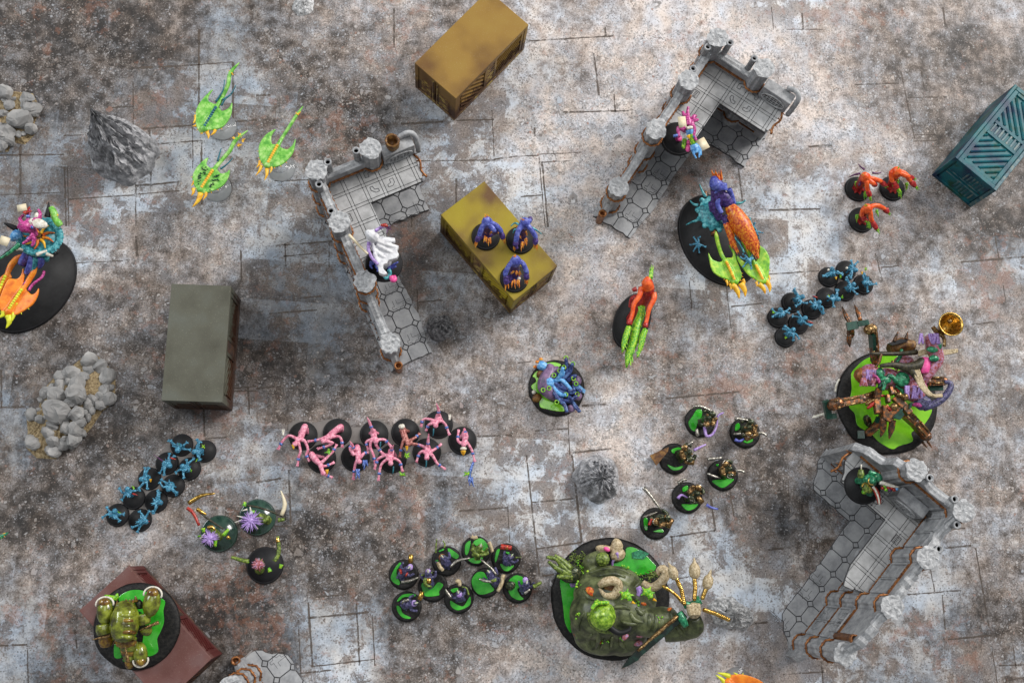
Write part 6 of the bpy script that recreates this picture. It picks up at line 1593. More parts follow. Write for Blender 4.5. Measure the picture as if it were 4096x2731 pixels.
# ---------------------------------------------------------------- flower-headed creatures
def flower(label, b, d, fl, mat, extras, seed, base_mat, body_path):
    rnd = random.Random(seed)
    f = Fig('flower_creature', label, 'miniature', 'DR', b[0], b[1], 'flower-headed creatures')
    f.base(d, 3.6, None, 0, base_mat, base_mat)
    A = f.P(body_path, 8, 24)
    f.part('body', MB().limb([V3(A[0].x, A[0].y, 3)] + A, [5] + [5] * (len(A) - 1) + [3.5], 9).jitter(.8, 2, seed), moss, vox=0.7)
    c = f.p(fl[0], fl[1], 34)
    g = MB().ell(c, (4, 4, 2.5))
    for k in range(46):
        a = 2 * math.pi * k / 46 * 1.37 * 3; l = fl[2] * rnd.uniform(.55, 1.1)
        g.spike(c + V3(0, 0, .5), c + V3(l * math.cos(a), l * math.sin(a) * .95, rnd.uniform(-2, 3)), 1.1, 5)
    f.part('flower_head', g, mat)
    for kind, pts in extras:
        P = f.P(pts, 30)
        nm, mt, r = {'bone': ('white_spine', bone, [1.2, .4]), 'leaf': ('green_leaf', leaf, [2.4, 1.4]), 'staff': ('staff', darkwood, [1.2, 1.0]), 'scythe': ('scythe_blade', parch, [2.0, 2.4, .5]), 'red': ('red_ribbon', red, [2.0, 1.6]), 'gold': ('golden_scythe', gold, [2.4, 2.2, .6]), 'moss': ('mossy_arm', moss, [2.6, 1.6])}[kind]
        f.part(nm, MB().limb(P, r if len(r) == len(P) else [r[0], r[-1]], 7), mt)
flower('flower creature with a red ribbon and a curved golden scythe, leftmost of three', (655, 720), 40, (515, 785, 10), lilac, [('staff', [(370, 400), (520, 520), (720, 650)]), ('gold', [(200, 270), (400, 150), (600, 125)]), ('gold', [(330, 350), (400, 400), (475, 440)]), ('red', [(180, 340), (240, 380), (300, 460), (360, 600)]), ('bone', [(300, 370), (330, 410)]), ('leaf', [(360, 750), (370, 770)]), ('leaf', [(420, 640), (430, 700)]), ('leaf', [(600, 820), (600, 890), (620, 900)]), ('bone', [(380, 800), (450, 710)]), ('bone', [(570, 760), (640, 740)]), ('gold', [(490, 640), (550, 620), (610, 680)]), ('leaf', [(720, 750), (800, 655)]), ('gold', [(780, 770), (800, 780), (830, 795)])], 1, glassg, [(640, 760), (560, 700), (530, 740)])
flower('flower creature with a long white scythe blade and a lilac blossom, rightmost of three', (1225, 480), 40, (1130, 530, 13), lilac, [('scythe', [(1590, 450), (1640, 280), (1580, 80)]), ('staff', [(1080, 300), (1250, 330), (1480, 410), (1660, 500)]), ('moss', [(1540, 520), (1640, 510)]), ('bone', [(1050, 490), (920, 455)]), ('bone', [(1000, 520), (890, 555)]), ('bone', [(1130, 380), (1120, 320)]), ('bone', [(1080, 360), (1000, 380)]), ('bone', [(1180, 590), (1240, 650)]), ('bone', [(1190, 540), (1260, 590)]), ('leaf', [(1030, 310), (1050, 250)]), ('leaf', [(1160, 400), (1190, 390)]), ('moss', [(1320, 540), (1380, 500), (1400, 450)])], 2, glassg, [(1370, 520), (1280, 480), (1160, 520)])
flower('flower creature with a raw pink blossom and two raised mossy arms, nearest of three', (1340, 1195), 40, (1250, 1180, 7.5), flesh, [('moss', [(1100, 1140), (960, 1110), (840, 1070)]), ('moss', [(1480, 1130), (1540, 1040), (1550, 900), (1530, 760)]), ('leaf', [(1420, 1290), (1400, 1230)]), ('leaf', [(1590, 1180), (1570, 1240)]), ('leaf', [(1080, 1140), (1100, 1130)]), ('gold', [(1540, 850), (1530, 800), (1530, 760)])], 3, black, [(1260, 1260), (1270, 1180), (1250, 1130)])

# ---------------------------------------------------------------- lobster monster on the red container
f = Fig('lobster_monster', 'olive green lobster monster with brown claws on a slime base, on the red container', 'miniature', 'RB', 790, 840, None, HBOX)
f.slime_base(84, [[(560, 460), (700, 380), (860, 380), (1000, 440), (1150, 510), (1130, 640), (1140, 780), (1100, 900), (1050, 1010), (1060, 1170), (920, 1230), (860, 1100), (880, 900), (900, 700), (600, 560)], [(500, 1070), (560, 1090), (600, 1240), (500, 1240)], [(600, 1260), (680, 1280), (640, 1310)]])
body = f.part('carapace', MB().limb(f.P([(640, 560, 26), (640, 700, 32), (630, 860, 34), (620, 960, 30)], 0), [8, 13.5, 14, 11], 14), shell, vox=0.9)
for k in range(5):
    y = 700 + 70 * k; f.part('shell_plate', MB().limb(f.P([(505 - k * 3, y + 20, 34), (560, y + 4, 42), (640, y, 45), (720, y + 4, 42), (775, y + 20, 34)], 0), [1.6, 2.2, 2.4, 2.2, 1.6], 7), shell_b if k % 2 else shell, body)
for k, (x, y, w) in enumerate(((650, 1040, 11), (690, 1090, 10), (690, 1150, 8.6), (700, 1220, 7), (700, 1300, 5))):
    f.part('tail_segment', MB().ell(f.p(x, y, 24 - 3 * k), (w, 7, 6)), shell if k % 2 else shell_b)
def lob(path, rads, hs, mats, names):
    P = f.P(path, hs[0], hs[1])
    return f.part(names, MB().limb(P, rads, 12), mats, vox=0.8)
for (c, r, tilt, h) in (((385, 650), (8.2, 13, 7.5), .05, 30), ((980, 540), (8.6, 14.5, 8), -.12, 30), ((835, 1190), (7, 12, 7), .2, 18)):
    cl = f.part('claw', MB().ell(f.p(*c, h), r, Matrix.Rotation(tilt, 3, 'Z'), 14, 10), shell)
    sg = 1 if c[1] < 1000 else -1
    ring = [f.p(*c, h) + Matrix.Rotation(tilt, 3, 'Z') @ V3(r[0] * 1.02 * math.cos(a), sg * (r[1] * .55 + r[1] * .5 * math.sin(a)), 2.0) for a in np.linspace(-.3, math.pi + .3, 15)]
    f.part('pale_claw_edge', MB().tube(ring, 1.0, 6), bone, cl)
    f.part('claw_tip', MB().ell(f.p(*c, h) + Matrix.Rotation(tilt, 3, 'Z') @ V3(0, sg * r[1] * .62, r[2] * .45), (r[0] * .7, r[1] * .38, r[2] * .5)), shell_b, cl)
lob([(360, 810), (370, 880), (380, 940)], [7, 8, 7], (28, 27), shell, 'claw_arm'); lob([(390, 960), (395, 1040), (400, 1100)], [6.5, 7, 5], (24, 22), shell_b, 'claw_joint')
lob([(860, 680), (870, 760), (880, 820)], [7, 7.5, 6.5], (28, 27), shell, 'claw_arm'); lob([(890, 850), (910, 900), (905, 950)], [6, 6, 4], (26, 24), shell, 'claw_joint')
for a, b in (((210, 1015), (450, 960)), ((810, 900), (1070, 790)), ((480, 1080), (570, 960)), ((600, 1090), (560, 940)), ((660, 980), (780, 1000)), ((640, 1100), (680, 1300))):
    f.part('thorn', MB().spike(f.p(*b, 30), f.p(*a, 32), 2.0, 7), bronze)
for a, b in (((520, 640), (540, 510)), ((650, 540), (655, 490)), ((700, 540), (700, 495)), ((780, 520), (770, 450)), ((740, 540), (735, 490))):
    f.part('feeler', MB().spike(f.p(*a, 28), f.p(*b, 30), 2.2, 7), shell_b)
f.part('leaf_sprout', MB().limb(f.P([(380, 450), (440, 480), (520, 480), (540, 420)], 10, 14), [1.4, 3.4, 3, .8], 7), leaf)
f.part('dark_mandible', MB().limb(f.P([(790, 520), (820, 560), (820, 620)], 24), [3, 4, 3.4], 8).jitter(.7, 2), armour)

# ---------------------------------------------------------------- tentacled slug
f = Fig('tentacled_slug', 'mauve slug with a mass of blue tentacles on a lime slime base', 'miniature', 'TB', 765, 790)
f.slime_base(64, [[(540, 280), (640, 250), (760, 255), (860, 310), (700, 420), (560, 500), (400, 640), (400, 800), (470, 880), (560, 1000), (660, 1080), (800, 1110), (900, 1180), (940, 1250), (900, 1290), (700, 1270), (560, 1240), (430, 1200), (400, 1080), (430, 960), (330, 880), (240, 800), (240, 730), (330, 650), (300, 570), (260, 540), (340, 440), (430, 410)]], mat=slime_y)
m = MB().limb(f.P([(560, 350, 8), (640, 420, 10), (560, 600, 12), (520, 760, 12), (640, 900, 10), (760, 1000, 7)], 0), [5, 7, 9, 9, 8, 5], 12)
f.part('slug_body', m, tb_mauve, vox=0.8)
f.part('slug_head', MB().ell(f.p(610, 670, 18), (6, 6.5, 4)).jitter(.8, 3), tb_sky, vox=0.7)
f.part('tail_foot', MB().limb(f.P([(540, 360, 8), (440, 320, 9), (380, 290, 9)], 0), [5, 6, 4.5], 9), tb_sky, vox=0.7)
for x, y in ((360, 245), (315, 350), (435, 190)): f.part('orange_nail', MB().ell(f.p(x, y, 9), (2.4, 1.9, 1.6)), orange)
TT = [[(700, 640), (860, 620), (960, 700), (1070, 830)], [(720, 600), (900, 560), (980, 450), (970, 300), (960, 170)], [(740, 620), (960, 560), (1050, 440), (1070, 340), (1105, 290)], [(700, 700), (800, 740), (900, 800), (1000, 820)], [(680, 740), (760, 860), (880, 940), (960, 930)], [(660, 760), (720, 900), (820, 1040), (930, 1140), (980, 1300)], [(700, 720), (860, 860), (1050, 900), (1180, 880)], [(760, 900), (900, 1040), (1050, 1060), (1190, 950)], [(760, 640), (820, 560), (870, 470), (900, 360)], [(740, 560), (800, 500), (830, 430)], [(1000, 640), (1080, 560), (1180, 540)], [(900, 900), (1040, 1000), (1110, 1020)], [(800, 560), (880, 540), (910, 440)], [(860, 700), (960, 780), (1050, 860), (1150, 800)], [(1100, 760), (1200, 800), (1280, 870)], [(1080, 1080), (1160, 1180), (1250, 1290)]]
for i, a in enumerate(TT):
    f.part('tentacle', MB().limb(f.P(a, 14, 20 + (i % 3) * 2), [2.9, 2.0], 9), tb_sky if i % 4 == 0 else tb_blue)
for x, y, r in ((1180, 640, 6), (1200, 960, 5.5), (1070, 1220, 5), (760, 420, 5)): f.part('mauve_lump', MB().ell(f.p(x, y, 14), (r, r, r * .8)).jitter(1, 3), tb_mauve, vox=0.8)
for x, y in ((962, 165), (1105, 288), (918, 360), (830, 430), (708, 525), (608, 795), (957, 930), (1200, 918), (1172, 702), (1120, 592), (768, 1090), (480, 835)):
    c = f.p(x, y, 21); f.part('sucker_ring', MB().tube([c + V3(2.2 * math.cos(a), 2.2 * math.sin(a), 0) for a in np.linspace(0, 2 * math.pi, 13)], .65, 6, False), leaf)
f.part('fin', MB().prism([(v.x, v.y) for v in f.P([(1230, 720), (1370, 840), (1350, 910), (1170, 810)], 12)], 11, 13.5), tb_sky, smooth=False)
for x, y, r in ((460, 490, 6), (350, 1000, 5)): f.part('brown_lump', MB().ell(f.p(x, y, 5), (r * 1.2, r, r * .7), Matrix.Rotation(.6, 3, 'Z')).jitter(1, 2), rust_dk)
f.part('white_bead', MB().ell(f.p(290, 878, 6), 2.6), bone)
# ---------------------------------------------------------------- bloated giant
f = Fig('bloated_giant', 'bloated dark green giant with a long sword and bone flails on a slime base', 'miniature', 'BG', 765, 735)
f.slime_base(130, [[(930, 190), (1010, 180), (1120, 240), (1200, 320), (1260, 400), (1180, 470), (1000, 480), (820, 440), (720, 450), (760, 370), (880, 330), (920, 270)], [(220, 530), (330, 560), (430, 620), (480, 700), (450, 800), (380, 880), (350, 960), (360, 1060), (330, 1110), (270, 1000), (250, 850), (230, 700)]], 4.0)
bod = MB()
for x, y, h, r in ((760, 560, 24, (33, 18, 24)), (700, 690, 34, (34, 20, 26)), (640, 900, 34, (32, 30, 30)), (900, 900, 34, (34, 30, 28)), (700, 1130, 22, (34, 22, 20)), (900, 1150, 22, (26, 20, 18)), (480, 1010, 26, (15, 22, 20)), (540, 600, 24, (15, 16, 18)), (1060, 760, 26, (20, 22, 20))):
    bod.ell(f.p(x, y, h), r, None, 30, 20)
bod.limb(f.P([(1000, 950, 44), (1200, 1000, 46), (1380, 980, 44), (1420, 1100, 38)], 0), [17, 16, 15, 13], 14)
bod.limb(f.P([(1350, 1080, 40), (1560, 1080, 44), (1680, 1040, 56), (1660, 940, 62)], 0), [13, 11, 10, 7], 12)
bod.limb(f.P([(540, 420, 18), (560, 340, 22), (660, 280, 22)], 0), [9, 10, 7], 10)
giant = f.part('body', bod.jitter(1.0, 6.5, 4.0), rot, vox=1.3, sm=3)
rnd = random.Random(8)
for a in ([(560, 470), (700, 420), (880, 420), (1010, 480)], [(760, 830), (880, 820), (960, 850)], [(700, 1180), (680, 1290)], [(860, 1120), (900, 1230), (960, 1290)], [(960, 880), (1000, 960), (1120, 1000)], [(1230, 900), (1240, 1000), (1210, 1090)], [(1330, 880), (1350, 1000), (1340, 1110)], [(560, 1120), (540, 1200), (600, 1300)], [(1450, 1020), (1520, 1100), (1520, 1160)], [(780, 1150), (790, 1280)], [(1090, 870), (1110, 980), (1080, 1070)], [(1150, 880), (1170, 990), (1150, 1090)], [(1290, 890), (1310, 1000), (1280, 1110)], [(1400, 880), (1430, 980), (1410, 1090)], [(480, 880), (420, 980), (430, 1080)], [(620, 1060), (640, 1180), (620, 1290)], [(470, 640), (520, 720), (620, 760)], [(640, 500), (800, 470), (940, 510)], [(1020, 830), (1080, 900), (1130, 880)], [(860, 980), (960, 1010), (1060, 1000)]):
    P = f.P(a, 52)
    def drop(v):     # lay the fold on the skin
        best = 8.0
        for x, y, h, r in ((760, 560, 24, (33, 18, 24)), (700, 690, 34, (34, 20, 26)), (640, 900, 34, (32, 30, 30)), (900, 900, 34, (34, 30, 28)), (700, 1130, 22, (34, 22, 20)), (900, 1150, 22, (26, 20, 18)), (1200, 1000, 46, (17, 16, 16)), (1380, 980, 44, (15, 15, 15)), (1560, 1080, 44, (11, 11, 11))):
            c = f.p(x, y, h); q = 1 - ((v.x - c.x) / r[0]) ** 2 - ((v.y - c.y) / r[1]) ** 2
            if q > 0: best = max(best, c.z + r[2] * math.sqrt(q))
        return V3(v.x, v.y, best)
    f.part('skin_fold', MB().limb([drop(v) for v in P], [1.4, 3.0, 1.2] if len(P) == 3 else [1.6, 1.4], 7), rot, giant)
for (x, y) in ((430, 590), (600, 780), (450, 1150), (700, 1180), (1240, 950), (930, 420), (1000, 780), (1390, 1010), (860, 1140), (400, 930), (500, 480), (1130, 500)):
    c = f.p(x, y, 40); c = drop(c); g = MB()
    for k in range(7): g.ell(c + V3(rnd.uniform(-4, 4), rnd.uniform(-4, 4), rnd.uniform(-1, .6)), rnd.uniform(.8, 1.7), None, 6, 5)
    f.part('green_boils', g, leaf, giant)
for (x, y, sc) in ((900, 1130, 1.2), (1070, 1120, 1.2), (1060, 1220, 1.3), (530, 660, 1.6), (430, 1140, 1.4), (560, 1010, .9), (1430, 1160, .9), (640, 1200, .8), (1370, 850, .7), (1090, 790, .7)):
    c = drop(f.p(x, y, 40)); f.part('wound', MB().ell(c, (4.6 * sc, 2.6 * sc, 1.4), Matrix.Rotation(rnd.uniform(-1, 1), 3, 'Z')).jitter(.7, 2), flesh if x > 800 and y > 1000 else fire, giant)
hd = f.p(680, 930, 68)
head = f.part('head', MB().ell(hd, (14, 14.5, 10), None, 14, 10).jitter(2.2, 5, 3.0), rot_l, vox=0.9)
f.part('crown_growth', MB().limb(f.P([(560, 850), (600, 800), (680, 780), (740, 790)], 76), [2.2, 2.0], 7).jitter(1.2, 2), leaf, head)
f.part('jaw', MB().limb(f.P([(540, 880), (570, 1000), (680, 1070), (780, 1080)], 62, 58), [3.4, 4.4], 8).jitter(1, 3), moss, head)
f.part('chin_tusk', MB().limb(f.P([(690, 980), (770, 1060), (860, 1110), (960, 1080), (980, 1040)], 66), [2.4, 3.4, 3.0, 2.2, 1], 8), black)
for a in ([(640, 600, 60), (700, 560, 62), (800, 545, 62), (850, 600, 60), (800, 700, 58), (700, 700, 58), (640, 620, 58)], [(1110, 560, 52), (1200, 620, 54), (1300, 570, 56), (1360, 480, 56), (1330, 420, 56), (1280, 440, 56), (1285, 490, 55)]):
    P = f.P(a, 0)
    f.part('curled_horn', MB().limb(P, [3.0] + [5.0] * (len(P) - 3) + [3.4, 1.0], 9), rope)
f.part('eye_pit', MB().ell(f.p(750, 615, 58), (6, 4.4, 2.4)).jitter(.6, 2), rust_dk)
# green imps clinging to the shoulder
for i, (x, y) in enumerate(((930, 700), (1160, 670))):
    p = f.p(x, y, 66); m = MB().ell(p, (5, 4.4, 3.4)).ell(p + V3(3.4, -4, 1), 2.8)
    for k in range(5):
        a = k * 1.3 + i; m.limb([p, p + V3(8.5 * math.cos(a), 7.5 * math.sin(a), 0)], [1.8, .7], 7)
    im = f.part('shoulder_imp', m.jitter(.8, 2), leaf, vox=0.7, sm=1)
    f.part('imp_beak', MB().spike(p + V3(6, -7, 1), p + V3(10, -9, 0), 1.6, 7), yellow, im)
f.part('lilac_growth', MB().limb(f.P([(1060, 610), (1080, 660), (1060, 710)], 62), [2.6, 3.4, 2], 8), lilac)
f.part('lilac_growth', MB().limb(f.P([(330, 600), (380, 580), (410, 620), (390, 680)], 14), [2.4, 3.4, 2.6, 1.4], 8), lilac)
# sword
sword_m = paint('black_green_blade', [(0.003, 0.006, 0.005), (0.006, 0.014, 0.011), (0.012, 0.04, 0.028)], 8, 0.4, 0.0, spec=0.3)
a0, a1 = f.p(1570, 900, 74), f.p(875, 1495, 70)
u = (a1 - a0).normalized(); s_ = V3(-u.y, u.x, 0)
L = (a1 - a0).length
blade = [a0 + s_ * 4.4, a0 + u * L * .74 + s_ * 3.6, a0 + u * L * .78 + s_ * 4.6, a0 + u * L * .9 + s_ * 2.6, a1, a0 + u * L * .86 - s_ * 3.2, a0 + u * L * .74 - s_ * 3.6, a0 - s_ * 4.4]
sw = MB().prism([(v.x, v.y) for v in blade], 70, 73).build('sword_blade', sword_m, f.t, smooth=False, bevel=0.6)
f.part('sword_edge', MB().limb([a0 + u * 8 - s_ * 3.4 + V3(0, 0, 1), a0 + u * L * .4 - s_ * 3.0 + V3(0, 0, 0), a0 + u * L * .72 - s_ * 2.6 + V3(0, 0, 1)], [2.0, 2.2, 1.6], 6).jitter(.9, 1.6), bronze, sw)
f.part('sword_guard', MB().limb(f.P([(1500, 890), (1540, 960), (1580, 1040)], 74), [3, 4.5, 3], 9).jitter(.8, 2), emerald)
# fist, chains and bone heads
m = MB().ell(f.p(1665, 865, 70), (8, 9, 7))
for k in range(4): m.limb(f.P([(1610 + 32 * k, 800 - k * 4), (1620 + 30 * k, 860), (1640 + 24 * k, 920)], 76), [2.8, 3.0, 2.4], 8)
f.part('fist', m, rope, vox=0.8)
f.part('flail_grip', MB().limb(f.P([(1560, 800), (1640, 800), (1730, 750)], 68), [4.5, 3.6, 5], 9).jitter(.8, 2), emerald)
for path in ([(1560, 790), (1530, 640), (1470, 510)], [(1670, 740), (1680, 620), (1668, 500)], [(1760, 730), (1790, 650), (1810, 590)], [(1780, 860), (1900, 900), (2040, 965)], [(1540, 780), (1460, 690), (1330, 600)]):
    P = f.P(path, 72); g = MB().limb(P, [1.8, 1.8], 7)
    thin = path[2] == (1330, 600)
    for k in range(16):
        i = k / 15 * 1.98; q = P[int(i)].lerp(P[int(i) + 1], i % 1); g.ell(q, (2.6, 2.6, 2.4) if not thin else (1.6, 1.6, 1.6), None, 6, 4)
    f.part('chain', g, gold)
for x, y, dx, dy, r in ((1440, 460, -.4, .9, 6.5), (1672, 440, 0, 1, 7.5), (1815, 560, .3, 1, 7)):
    c = f.p(x, y, 72); k = f.part('bone_head', MB().ell(c, (r * .85, r * 1.25, r * .8), Matrix.Rotation(-dx * .8, 3, 'Z')).spike(c + V3(dx, dy, 0) * r * .8, c + V3(dx, dy, 0) * r * 2, r * .35), rope, vox=0.8)
# hand of roots, moss and debris on the base
for a in ([(330, 480), (240, 380), (180, 310), (70, 290)], [(320, 480), (200, 420), (90, 340)], [(330, 420), (250, 340), (160, 270)], [(340, 500), (260, 500), (180, 500)]):
    f.part('root_finger', MB().limb(f.P(a, 30, 34), [4.6, 1.6], 8).jitter(.8, 3), moss)
f.part('root_palm', MB().ell(f.p(330, 470, 26), (13, 11, 8)).jitter(2, 4), armour, vox=0.9)
for x, y, rx, ry in ((420, 300, 13, 7), (1230, 480, 9, 6), (450, 420, 8, 8)):
    c = f.p(x, y, 12 if y < 400 else 20); g = MB()
    for k in range(60):
        o = V3(rnd.gauss(0, .5) * rx, rnd.gauss(0, .5) * ry, rnd.uniform(-2, 2)); g.limb([c + o, c + o + V3(rnd.uniform(-2, 2), rnd.uniform(-2, 2), 1.5), c + o + V3(rnd.uniform(-4, 4), rnd.uniform(-3, 3), 1)], [.5, .4], 4, 2)
    tag(f.part('moss_tuft', g, moss if x != 450 else leaf), kind='stuff')
f.part('fallen_skull', MB().ell(f.p(680, 200, 8), (9, 5, 4.5)).ell(f.p(830, 170, 9), (7, 9, 5)).ell(f.p(840, 260, 8), (9, 8, 5)).limb(f.P([(780, 210, 8), (840, 240, 8)], 0), [5, 5], 8).jitter(1.2, 4), rope, vox=0.8)
f.part('pink_bow', MB().ell(f.p(722, 205, 13), (4, 2.6, 2), Matrix.Rotation(-.5, 3, 'Z')), hot)
f.part('violet_vine', MB().limb(f.P([(830, 240), (840, 300), (790, 330), (780, 400)], 13, 5), [1.8, 1.2], 7), lilac)
f.part('grate', MB().prism([(v.x, v.y) for v in f.P([(990, 240), (1080, 210), (1180, 250), (1120, 310), (1000, 300)], 5)], 4, 6), emerald, smooth=False)
f.part('olive_armour', MB().ell(f.p(680, 310, 30), (8, 8, 6)).jitter(1, 3), moss, vox=0.8)

# ---------------------------------------------------------------- walking machine with a bell
f = Fig('walking_machine', 'rusty walking machine with flesh riders and a golden bell on a slime base', 'miniature', 'MS', 730, 1035)
f.slime_base(120, [[(500, 600), (620, 565), (880, 570), (1000, 700), (1080, 900), (1190, 1090), (1100, 1270), (980, 1340), (990, 1430), (850, 1480), (780, 1510), (650, 1440), (560, 1350), (430, 1270), (400, 1150), (340, 1070), (370, 900), (360, 760), (400, 690)]], 4.2, mat=slime_y)
fl = MB()
for x, y, h, r in ((560, 760, 40, (13, 13, 11)), (740, 780, 42, (14, 11, 11)), (900, 800, 42, (13, 11, 11)), (1000, 930, 42, (13, 12, 11)), (1080, 760, 46, (9, 12, 9)), (900, 620, 40, (12, 7, 8)), (760, 850, 36, (15, 8, 10))):
    fl.ell(f.p(x, y, h), r, None, 14, 9)
fl.limb(f.P([(1090, 760, 48), (1180, 680, 52), (1230, 590, 56), (1200, 480, 62), (1160, 360, 68)], 0), [9, 8, 8, 9, 6], 11)
body = f.part('flesh_body', fl.jitter(1.2, 5, 2.0), flesh, vox=1.0)
f.part('red_snout', MB().ell(f.p(470, 760, 38), (9, 9, 7)).jitter(1.4, 3), rust, body)
for x, y, rx, ry, h in ((660, 740, 5, 7, 52), (710, 810, 7, 5, 52), (885, 800, 9, 9, 52), (1205, 590, 6, 4, 64), (1190, 500, 7, 4, 68), (1250, 460, 4, 5, 68)):
    f.part('green_patch', MB().ell(f.p(x, y, h), (rx, ry, 3)).jitter(.8, 3), emerald, body)
f.part('pink_flap', MB().limb(f.P([(1130, 590), (1110, 680), (1110, 740)], 58), [5, 6, 4], 9), hot, body)
lil = random.Random(3)
for cx, cy, h, ln in ((1000, 930, 54, 110), (1160, 390, 74, 90), (600, 760, 50, 90), (560, 830, 50, 70)):
    for k in range(9):
        a = lil.uniform(-.7, .7); x0 = cx + lil.uniform(-95, 95)
        f.part('lilac_strand', MB().limb(f.P([(x0, cy - ln * .6), (x0 + 25 * a, cy), (x0 + 70 * a, cy + ln * .6)], h, h - 2), [1.3, 1.7, 1.1], 5), lilac if cy != 830 else flesh, body)
# bell
bc = f.p(1375, 245, 86)
ax = (f.p(1375, 245, 96) - f.p(1290, 300, 74)).normalized()
Mb = ax.to_track_quat('Z', 'Y').to_matrix()
bell = f.part('bell', MB().lathe([(0.01, -23), (5, -22), (8, -17), (9.5, -8), (12, -2), (13.6, 0), (13.8, 1.2), (12.6, 1.2), (11.2, -2), (8.6, -8), (6.8, -16), (0.01, -19)], 36, bc, 1, 1, 0, Mb), gold)
f.part('bell_clapper', MB().ell(bc + Mb @ V3(-3, -3, -3), 2.8), bronze, bell)
f.part('bell_yoke', MB().limb(f.P([(1190, 270), (1240, 330), (1300, 380), (1310, 470)], 70), [2.6, 2.0], 8).jitter(.6, 2), bronze)
# mechanical legs: bronze struts with green plates
def strut(path, h0, h1, r, name='leg_strut', mt=None):
    P = f.P(path, h0, h1); g = MB()
    r *= 0.78
    for p, q in zip(P, P[1:]): g.bar(p, q, r * 2, r * 1.7)
    for p in P: g.ell(p, r * 1.15, None, 9, 6)
    l = f.part(name, g, mt or mech_o, smooth=False)
    g = MB()
    for p, q in zip(P, P[1:]):
        d = (q - p); n_ = V3(-d.y, d.x, 0).normalized()
        g.tube([p + d * .2 + n_ * r * .8 + V3(0, 0, r), p + d * .8 + n_ * r * .8 + V3(0, 0, r)], r * .3, 6); g.tube([p + d * .15 - n_ * r * .5 + V3(0, 0, r), p + d * .85 - n_ * r * .5 + V3(0, 0, r)], r * .25, 6)
    f.part('piston', g, bronze, l)
    return l
l1 = strut([(610, 620), (600, 480), (580, 290)], 34, 60, 5.4)
f.part('green_plate', MB().bar(f.p(575, 340, 62), f.p(585, 500, 46), 4, 8), mech_g, l1, smooth=False)
strut([(580, 290), (540, 300)], 62, 62, 6.5, 'knee_joint', bronze)
f.part('green_plate', MB().bar(f.p(320, 270, 60), f.p(430, 250, 62), 9, 4).bar(f.p(430, 245, 63), f.p(540, 225, 63), 6, 4), mech_g, l1, smooth=False)
strut([(360, 310), (360, 360)], 52, 46, 4.2, 'ankle_joint')
for a in ([(360, 240), (320, 170), (272, 65)], [(460, 210), (440, 140), (398, 48)], [(345, 350), (345, 410), (352, 475)]):
    f.part('claw_blade', MB().limb(f.P(a, 56, 50), [2.6, 3.2, .5], 6), mech_o, l1)
l2 = strut([(600, 960), (480, 1000), (240, 1045)], 34, 52, 6)
strut([(230, 1045), (180, 1060)], 52, 50, 8, 'knee_joint', mech_o)
f.part('green_plate', MB().bar(f.p(110, 1020, 50), f.p(140, 1190, 40), 7, 5).bar(f.p(140, 1180, 40), f.p(215, 1170, 40), 6, 4), mech_g, l2, smooth=False)
f.part('bone_spike', MB().limb(f.P([(110, 1150), (60, 1160), (0, 1180), (-30, 1190)], 38), [2.4, 1.4, 2, .6], 7), bone, l2)
l3 = strut([(900, 1140), (1010, 1240), (1130, 1380)], 36, 14, 6.4)
for a in ([(1090, 1440), (1140, 1500)], [(1140, 1430), (1190, 1500)]): f.part('claw_blade', MB().spike(f.p(*a[0], 8), f.p(*a[1], 4), 1.8), mech_o, l3)
l4 = strut([(690, 1180), (620, 1270), (540, 1340)], 34, 14, 5.4)
f.part('green_plate', MB().bar(f.p(430, 1360, 10), f.p(500, 1360, 12), 9, 4).bar(f.p(640, 1180, 36), f.p(620, 1240, 34), 4, 4), mech_g, l4, smooth=False)
strut([(520, 1190), (540, 1250)], 20, 16, 4.2, 'foot_joint', armour)
l5 = strut([(1140, 830), (1300, 820)], 30, 30, 6)
f.part('green_plate', MB().bar(f.p(1150, 890, 26), f.p(1290, 890, 26), 6, 5), mech_g, l5, smooth=False)
hull = MB()
for pth, w in (([(620, 1000), (650, 890)], 8), ([(620, 1010), (640, 1150)], 9), ([(690, 1080), (790, 1190)], 11), ([(800, 980), (900, 1080)], 10), ([(880, 1050), (960, 1150)], 9), ([(760, 880), (780, 960)], 5), ([(730, 960), (740, 1040)], 5)):
    hull.bar(f.p(*pth[0], 46), f.p(*pth[1], 48), w * .85, 7)
hl = f.part('hull_plates', hull, mech_o, bevel=0.8, smooth=False)
f.part('skull_plate', MB().prism([(v.x, v.y) for v in f.P([(690, 1060), (750, 1130), (810, 1090), (870, 1080), (830, 1180), (760, 1230), (690, 1200)], 54)], 50, 55), mech_o, hl, smooth=False)
f.part('green_plate', MB().prism([(v.x, v.y) for v in f.P([(780, 1190), (870, 1100), (900, 1160), (860, 1210)], 56)], 54, 57), mech_g, hl, smooth=False)
f.part('green_plate', MB().prism([(v.x, v.y) for v in f.P([(960, 1040), (990, 1030), (970, 1090), (945, 1100)], 52)], 48, 53), mech_g, hl, smooth=False)
f.part('gear', MB().ell(f.p(800, 1080, 54), 4.6).ell(f.p(910, 980, 52), 4.4).ell(f.p(850, 960, 50), 3.6), bronze, hl)
for a in ([(690, 1190), (690, 1300), (660, 1385)], [(785, 1210), (770, 1310), (750, 1402)]):
    f.part('claw_blade', MB().limb(f.P(a, 50, 44), [3.8, 3.6, .6], 7), mech_o, hl)
f.part('dark_branch', MB().limb(f.P([(560, 540), (700, 545), (900, 540), (1030, 525)], 54), [1.6, 2.4, 2.6, 3.2], 7), darkwood)
f.part('dark_branch', MB().limb(f.P([(660, 665), (800, 655), (920, 680), (1040, 660), (1090, 600)], 58), [2, 3.4, 5, 6, 4], 8), darkwood)
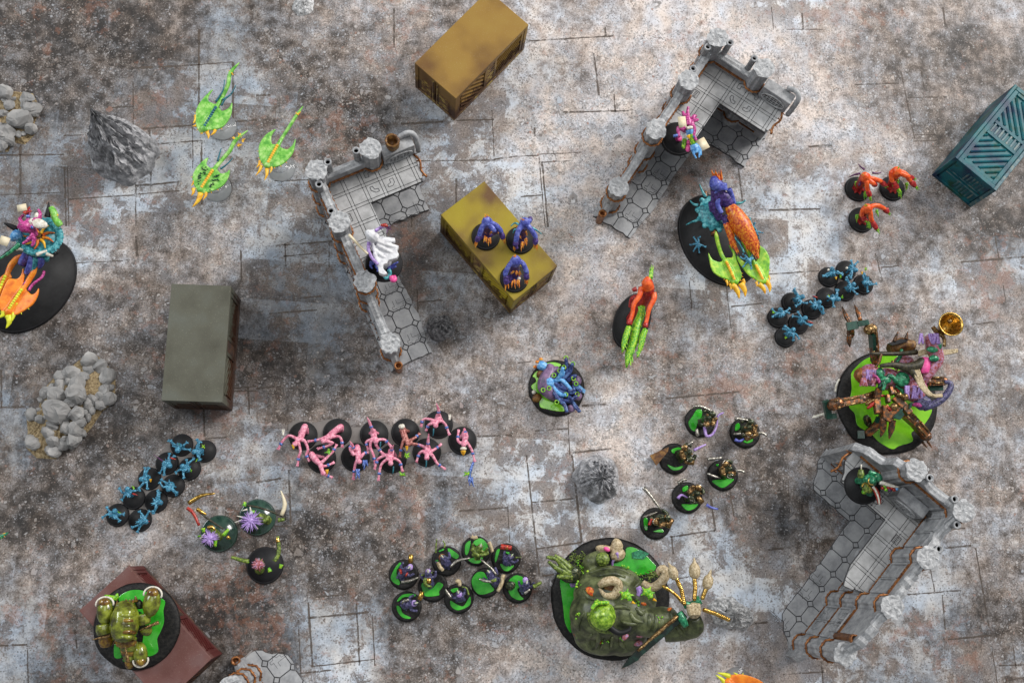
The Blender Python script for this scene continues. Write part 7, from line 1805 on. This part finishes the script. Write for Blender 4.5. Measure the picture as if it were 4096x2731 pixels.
f.part('dark_branch', MB().limb(f.P([(900, 680), (980, 720), (1050, 830)], 58), [4, 4, 2.5], 8), darkwood)
def ropes(path, h, n, w, seed):
    rr = random.Random(seed)
    for k in range(n):
        o = (k - (n - 1) / 2) * w
        P = f.P([(x + rr.uniform(-4, 4), y + o * (1 if i < len(path) - 1 else .6) + rr.uniform(-4, 4)) if abs(path[0][1] - path[-1][1]) < 150 else (x + o, y + rr.uniform(-5, 5)) for i, (x, y) in enumerate(path)], h)
        f.part('rope_strand', MB().limb(P, [1.3, 1.2], 6), rope)
ropes([(1050, 540), (1160, 520), (1300, 530), (1440, 512)], 60, 5, 10, 1)
ropes([(1020, 700), (1070, 840), (1130, 930), (1180, 970)], 60, 6, 11, 2)
ropes([(1130, 940), (1200, 970), (1285, 965)], 58, 3, 9, 3)
f.part('violet_tusk', MB().limb(f.P([(1100, 1090), (1210, 1050), (1310, 980), (1365, 900), (1370, 840), (1310, 825)], 46), [4, 4.4, 4.2, 3.8, 3.0, 2.0], 10), dusk)
f.part('dark_fur', MB().ell(f.p(1090, 1040, 44), (11, 9, 7)).jitter(1.6, 2.5), dusk, vox=0.8)
f.part('side_cabin', MB().limb(f.P([(750, 500), (880, 460), (1000, 480)], 36), [7, 10, 7], 10).jitter(1.5, 4), rust_dk, vox=0.9)
f.part('roof_plate', MB().prism([(v.x, v.y) for v in f.P([(735, 440), (860, 395), (960, 400), (900, 430), (780, 460)], 48)], 46, 49), black, smooth=False)
for a in ([(800, 420), (845, 310)], [(920, 395), (942, 312)]): f.part('roof_spike', MB().spike(f.p(*a[0], 48), f.p(*a[1], 50), 2.4), mech_o)
f.part('pale_rim_chip', MB().limb(f.P([(205, 930), (215, 860), (245, 800)], 4), [1.2, 1.2], 6), bone)

mr = random.Random(12)
for k in range(26):          # cables, valves and scraps packed between the riders
    x, y = mr.uniform(560, 1120), mr.uniform(560, 1130)
    a = mr.uniform(0, 6.3); l = mr.uniform(40, 95)
    P = f.P([(x - l * math.cos(a), y - l * math.sin(a)), (x + mr.uniform(-25, 25), y + mr.uniform(-25, 25)), (x + l * math.cos(a), y + l * math.sin(a))], mr.uniform(42, 56))
    f.part(('cable', 'flesh_cord', 'scrap_plate')[k % 3], MB().limb(P, [mr.uniform(1.2, 2.6), mr.uniform(1.6, 3.2), mr.uniform(.8, 2)], 7), (bronze, red, mech_g, magenta, emerald, mech_o)[k % 6])

finish_meshes()
